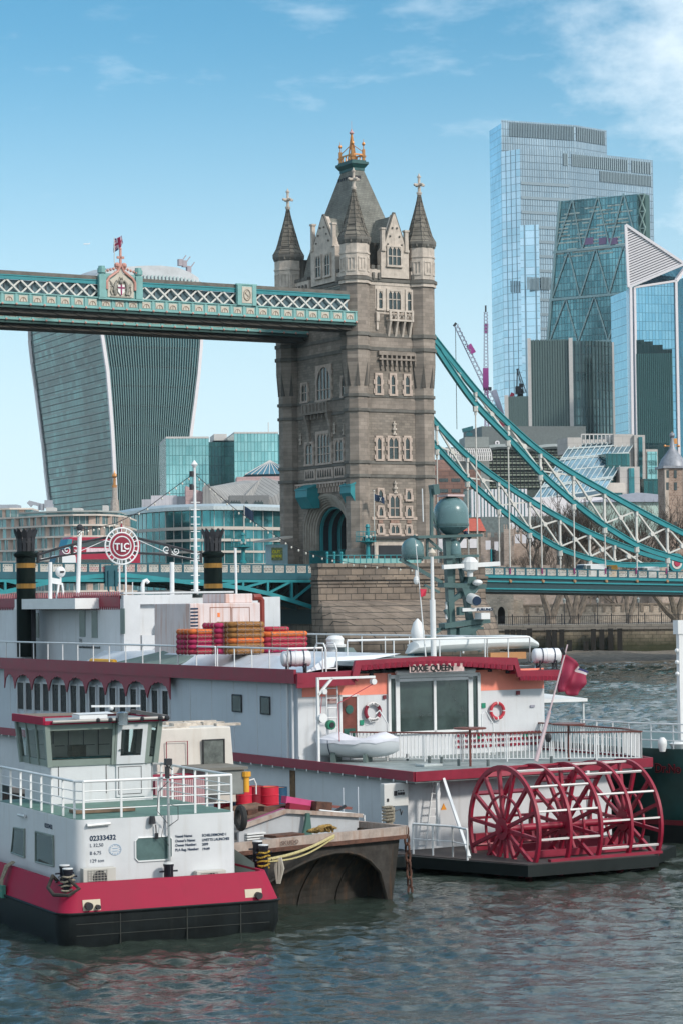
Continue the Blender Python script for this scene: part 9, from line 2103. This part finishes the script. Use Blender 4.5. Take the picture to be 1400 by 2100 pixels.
for p,q in zip(P,P[1:]): m.bar((p[0],p[1] - .06,ZT - .27),(q[0],q[1] - .06,ZT - .27),.2,.14)
m.build('rubbing_band',RSB,bg2)
a,z = gB(574,1731,-.2);text('barge_name','SKUDO',.2,pm('faded_name',(.17,.11,.09),.8),bg2,face_mat((a,-.26,z - .05),(1,.02,0)),.004,.004,sx=1.15)
m = MB();m.box(-WBg,-.1,.2,25,ZT - .5,ZT - .42);m.build('barge_deck',pm('barge_deck_grey',(.20,.19,.18),.8,var=.3),bg2)
g2 = lambda px,py,b: gB(px,py,b)
CO = 2.2;pts = [(490,1706),(585,1671),(600,1668),(735,1676),(735,1718),(490,1740)];Q = [g2(x,y,CO) for x,y in pts];m = MB();m.slab(Q,'y',CO,CO + .1);m.build('coaming_plate',pm('coaming_grey_white',(.42,.43,.45),.5,var=.08,streak=.4,scol=(.3,.2,.15)),bg2)
m = MB();Q = [g2(x,y,CO - .05) for x,y in ((488,1699),(585,1664),(740,1673))]
for p,q in zip(Q,Q[1:]): m.bar((p[0],CO - .05,p[1]),(q[0],CO - .05,q[1]),.2,.14)
m.build('coaming_rail',BGR,bg2)
m = MB();p,q = g2(488,1696,CO + .3),g2(582,1661,CO + .3);m.bar((p[0],CO + .3,p[1]),(q[0],CO + .3,q[1]),.2,.12);m.build('pink_pipe_rail',pm('dull_magenta',(.30,.03,.12),.5),bg2)
m = MB();Q = [g2(x,y,CO - .2) for x,y in ((623,1692),(626,1668),(632,1668),(637,1714),(618,1714))];m.slab(Q,'y',CO - .3,CO - .2);m.build('green_fin_bracket',pm('bracket_green',(.05,.12,.10),.6),bg2)
m = MB();p,z1 = g2(506,1716,CO - .1);q,z0 = g2(544,1722,CO - .1)
for k in range(5): m.box(p,q,CO - .14,CO,z0 + .09 * k - .15,z0 + .09 * k - .1)
m.build('vent_louvre',RAIL,bg2)
m = MB();p,z = g2(567,1715,1.2);q,_ = g2(625,1712,1.2);m.box(p,q,1.2,1.9,z - .1,z);m.build('wooden_step',RSB,bg2)
# loose cargo on the barge
def drum(label,px,pyt,b,mat,r=.3,h=.9,root=None):
 q = thing('oil_drum',label,'drum',BG,group='oil drums on the barge');a,z1 = g2(px,pyt,b);m = MB();z0 = z1 - h
 m.lathe((a,b,z0),[(r,0),(r,h * .32),(r * 1.05,h * .34),(r,h * .36),(r,h * .65),(r * 1.05,h * .67),(r,h * .69),(r,h),(r * 1.04,h + .01),(r * .97,h - .02)],20);m.build('drum_body',mat,q,smooth=35)
 m = MB();m.lathe((a,b,z1 - .03),[(r * .95,0),(r * .95,.01),(.01,.012)],18);m.build('drum_lid',pm('drum_lid_orange',(.6,.2,.05),.5) if 'drum_lid_orange' not in bpy.data.materials else bpy.data.materials['drum_lid_orange'],q)
DR = pm('drum_red',(.55,.015,.04),.4,var=.1);DR2 = pm('drum_dark_red',(.25,.01,.025),.4,var=.15);DB = pm('drum_blue',(.01,.06,.12),.4,var=.2)
m = MB();m.box(-WBg,-4.6,5.2,12,ZT - .1,ZT + .35);m.build('cargo_platform',RSB,bg2)
drum('bright red oil drum nearest the workboat rail on the barge',500,1614,6.0,DR);drum('dark red oil drum with white label between two bright red drums',524,1613,6.5,DR2);drum('bright red oil drum right of the dark red drum',552,1614,6.2,DR,r=.36);drum('dark blue oil drum at the right of the drum row',573,1615,7.2,DB);drum('dark blue oil drum behind the workboat railing',471,1610,7.0,DB);drum('red oil drum half hidden behind the workboat railing',455,1612,6.8,DR)
def junk(nm,label,cat,pq_,w,h,mat,b,b2=None):
 q = thing(nm,label,cat,BG);(x0,y0),(x1,y1) = pq_;p,r_ = g2(x0,y0,b),g2(x1,y1,b2 or b);m = MB();m.bar((p[0],b,p[1]),(r_[0],b2 or b,r_[1]),w,h);m.build(nm + '_body',mat,q);return q
junk('steel_beam','pink painted steel tube resting on rusty scrap','steel beam',((582,1640),(640,1650)),.3,.26,pm('pink_tube',(.50,.06,.18),.5),4.6);junk('steel_beam','darker magenta tube below the pink tube','steel beam',((590,1653),(632,1659)),.25,.22,RED,4.4)
junk('scrap_beam','long rusty beam leaning across the barge cargo','scrap beam',((536,1659),(668,1672)),.35,.18,RSB,3.8);junk('scrap_beam','rusty brown box section under the long dark beams','scrap beam',((640,1656),(672,1658)),.5,.45,RSB,4.4);junk('scrap_beam','reddish flat bar pointing right above the barge rim','scrap beam',((640,1650),(717,1658)),.25,.1,pm('oxide_bar',(.2,.07,.06),.7),4.6)
junk('steel_rod','dark grey rod propped diagonally beside the barge guard rail','rod',((672,1674),(708,1653)),.09,.09,IRON,3.6);junk('timber_baulk','brown timber baulk lying along the coaming','timber',((500,1668),(600,1655)),.5,.22,RSB,5.0)
cg = thing('canvas_heap','brown canvas heap lying on the barge deck under the drums','canvas',BG);m = MB();p,z = g2(500,1690,4.2);q,z2 = g2(585,1668,4.2);m.add([(p,4.0,z - .2),(q,4.0,z2),(q - .4,5.4,z2 + .35),(p,5.4,z + .5)],[(0,1,2,3)]);m.add([(p,4.0,z - .8),(q,4.0,z2 - .3),(q,4.0,z2),(p,4.0,z - .2)],[(0,1,2,3)]);m.build('canvas_sheet',pm('brown_canvas',(.14,.085,.06),.9,var=.4,vs=3,bump=.8,bs=6),cg,recalc=False)
m = MB();P = [g2(x,y,2.8) for x,y in ((655,1662),(744,1671),(748,1690))];m.path([(p[0],2.8,p[1]) for p in P],.03,5)
for px,py in ((692,1667),(720,1670),(747,1672)): p = g2(px,py,2.8);m.tube((p[0],2.8,p[1]),(p[0],2.8,p[1] - .5),.025,n=5)
m.build('guard_rail',RAIL,bg2)
ty = thing('tyre_fender','black tyre fender hanging between workboat and barge','tyre',SF);a,z = sB(494,1678,4.0);m = MB();m.path([(a + .1 * 0,4.0 + .3 * math.cos(t),z + .34 * math.sin(t)) for t in [2 * math.pi * j / 20 for j in range(20)]],.11,8,True);m.build('tyre_ring',TYR,ty,smooth=True)
rc = thing('rope_coil','brown and yellow rope coil on the barge rim','rope coil',BG,group='ropes on the barge');p = g2(662,1708,.3);m = MB();P = []
for k in range(90): t = k * .45;rr_ = .32 + .12 * math.sin(k * .9);P.append((p[0] + rr_ * 1.5 * math.cos(t) + .15 * math.sin(k * .37),.35 + rr_ * .8 * math.sin(t),ZT + .08 + .3 * abs(math.sin(k * .21)) * (1 - abs(math.cos(t)) * .5)))
m.path(P,.045,5);m.build('coil',pm('brown_yellow_rope',(.32,.20,.06),.85,var=.7,vs=14,bump=1,bs=30),rc,smooth=True)
rc2 = thing('rope_coil','weathered grey rope heap on the post at the barge corner','rope coil',BG,group='ropes on the barge');p = g2(798,1690,1.2);m = MB();P = []
for k in range(60): t = k * .5;P.append((p[0] + .2 * math.cos(t) + .05 * math.sin(k),1.2 + .2 * math.sin(t),ZT + .15 + .009 * k))
m.path(P,.05,5);m.tube((p[0],1.2,ZT - .2),(p[0],1.2,ZT + .7),.13,n=8);m.build('coil',ROPE,rc2,smooth=True)
# mooring line workboat -> barge
S0 = Vector((*SF.w(a_b + .1,1.5),2.15));E0 = Vector((*BG.w(g2(683,1722,-.1)[0],-.15),ZT))
ml = thing('mooring_line','taut mooring ropes from workboat bollard to the barge rim','rope',None,loc=tuple(S0));
m = MB();P = [S0.lerp(E0,t) - S0 - Vector((0,0,.12 * math.sin(math.pi * t))) for t in [k / 14 for k in range(15)]];m.path(P,.05,6);m.path([p - Vector((0,.05,.06 + .1 * math.sin(i / 14 * math.pi))) for i,p in enumerate(P)],.03,5);m.build('rope_strand',pm('pale_yellow_rope',(.45,.38,.18),.8,var=.5,vs=20),ml,smooth=True)
m = MB()
for d in (-.04,.03,.09): m.path([tuple(P[2] + Vector((d,0,0))),tuple(P[2] + Vector((d * 1.8,0,-.35))),tuple(P[2] + Vector((d * .6,0,-.85)))],[.05,.06,.03],5)
m.build('frayed_end',pm('frayed_hemp',(.42,.38,.32),.9),ml,smooth=True)
ch_2 = thing('mooring_chain','rusty heavy chain hanging from the barge corner into the water','chain',BG);m = MB();x0 = .55
for k in range(9):
 z = ZT - .15 - k * .3;x = x0 + .02 * k
 if k % 2: P = [(x + .1 * math.cos(t),.3,z + .19 * math.sin(t)) for t in [2 * math.pi * j / 10 for j in range(10)]]
 else: P = [(x,.3 + .1 * math.cos(t),z + .19 * math.sin(t)) for t in [2 * math.pi * j / 10 for j in range(10)]]
 m.path(P,.045,5,True)
m.build('chain_links',RSB,ch_2,smooth=True)
# cream wheelhouse and red container on the vessel behind
LB = Fr(SF.w(5.2,11.0),25);lB = LB.B
cb = thing('cream_wheelhouse_boat','boat with peeling cream cabin behind the olive wheelhouse','boat',LB)
CRW = pm('cream_cabin_paint',(.62,.58,.53),.6,var=.08,vs=1.2,streak=.35,scol=(.45,.36,.28))
x0,z1 = lB(322,1496,0);x1,_ = lB(478,1497,0);z0 = lB(400,1650,0)[1]
m = MB();m.prism([(x0,0),(x1 + .12,0),(x1 + .12,3.5),(x0,3.5)],z0,z1,[(x0,.1),(x1 - .05,.1),(x1 - .05,3.4),(x0,3.4)]);m.build('cabin',CRW,cb,bevel=.04)
m = MB();rnd = random.Random(2)
for k in range(16): x = x0 + (x1 - x0) * rnd.random() * .9;y = .1 + 3 * rnd.random();m.box(x,x + .5 + .6 * rnd.random(),y,y + .3,z1,z1 + .03 + .09 * rnd.random())
m.build('peeling_roof_sheet',pm('peeling_sheet',(.50,.44,.38),.9,var=.4,vs=3,bump=1,bs=6),cb)
a,za = lB(416,1518,0);b,zb = lB(460,1575,0);m = MB();m.box(a,b,-.02,.12,zb,za);m.build('cabin_window',pm('cabin_pane',(.12,.13,.12),.15,.1,var=.5,vs=2),cb);m = MB();m.path([(a,-.03,zb),(a,-.03,za),(b,-.03,za),(b,-.03,zb)],.035,5,True);m.build('window_frame',IRON,cb)
a,za = lB(341,1522,0);b,zb = lB(385,1600,0);m = MB();m.path([(a,-.02,zb),(a,-.02,za),(b,-.02,za),(b,-.02,zb)],.02,4);m.build('blanked_doorway',RED,cb)
m = MB();m.box(x0 - 3,x1 + 2.2,-4,14,-.4,1.8);m.build('hull',HBL,cb)
rb_ = thing('red_corrugated_bin','red corrugated steel bin on deck below the cream cabin','bin',LB);a,za = lB(318,1596,-2);b,zb = lB(420,1640,-2);m = MB();m.box(a,b,-2,-.4,zb - .6,za);m.build('bin_wall',CRM,rb_)
m = MB()
for k in range(26): x = a + (b - a) * k / 26;m.box(x,x + .05,-2.05,-2,zb - .5,za - .1)
m.build('bin_rib',pm('pale_pink_rib',(.5,.3,.32),.6),rb_)
gk_ = thing('grey_equipment_box','grey machinery cover right of the cream cabin','machinery',LB);a,za = lB(420,1576,-2);b,zb = lB(502,1612,-2);m = MB();m.box(a,b,-2,0,zb - .3,za - .1);m.build('cover',pm('machinery_grey',(.22,.23,.22),.6,var=.2),gk_,bevel=.04);m = MB();m.box(a - .1,b + .1,-2.1,.1,za - .1,za);m.build('cover_lid',pm('lid_grey_brown',(.17,.16,.14),.8),gk_)
yw = thing('yellow_pump','small yellow pump with white hose loop beside the drums','pump',LB);x,z = lB(505,1590,-2);m = MB();m.ngon((x,-2),.1,z - .6,z,n=10);m.ngon((x,-2),.16,z - .05,z + .12,n=10);m.build('pump_body',pm('pump_yellow',(.75,.36,.03),.5),yw);m = MB();m.path([(x + .1,-2,z - .2),(x + .3,-2,z - .15),(x + .38,-2,z - .35),(x + .38,-2,z - .7)],.03,6);m.build('pump_hose',RAIL,yw)
# ================================================================ HAZE
hm,ht,hb = newmat('city_haze');ht.nodes.remove(hb);pv = ht.nodes.new('ShaderNodeVolumePrincipled');pv.inputs['Color'].default_value = (.80,.93,1.0,1);pv.inputs['Density'].default_value = .00005;pv.inputs['Anisotropy'].default_value = .2;ht.links.new(pv.outputs[0],ht.nodes['Material Output'].inputs['Volume'])
mb = MB();mb.box(-3100,3100,-3100,4100,-4,420);hz_ = mb.build('haze',hm);hz_['kind'] = 'stuff'
S.cycles.volume_step_rate = 10;S.cycles.volume_max_steps = 16
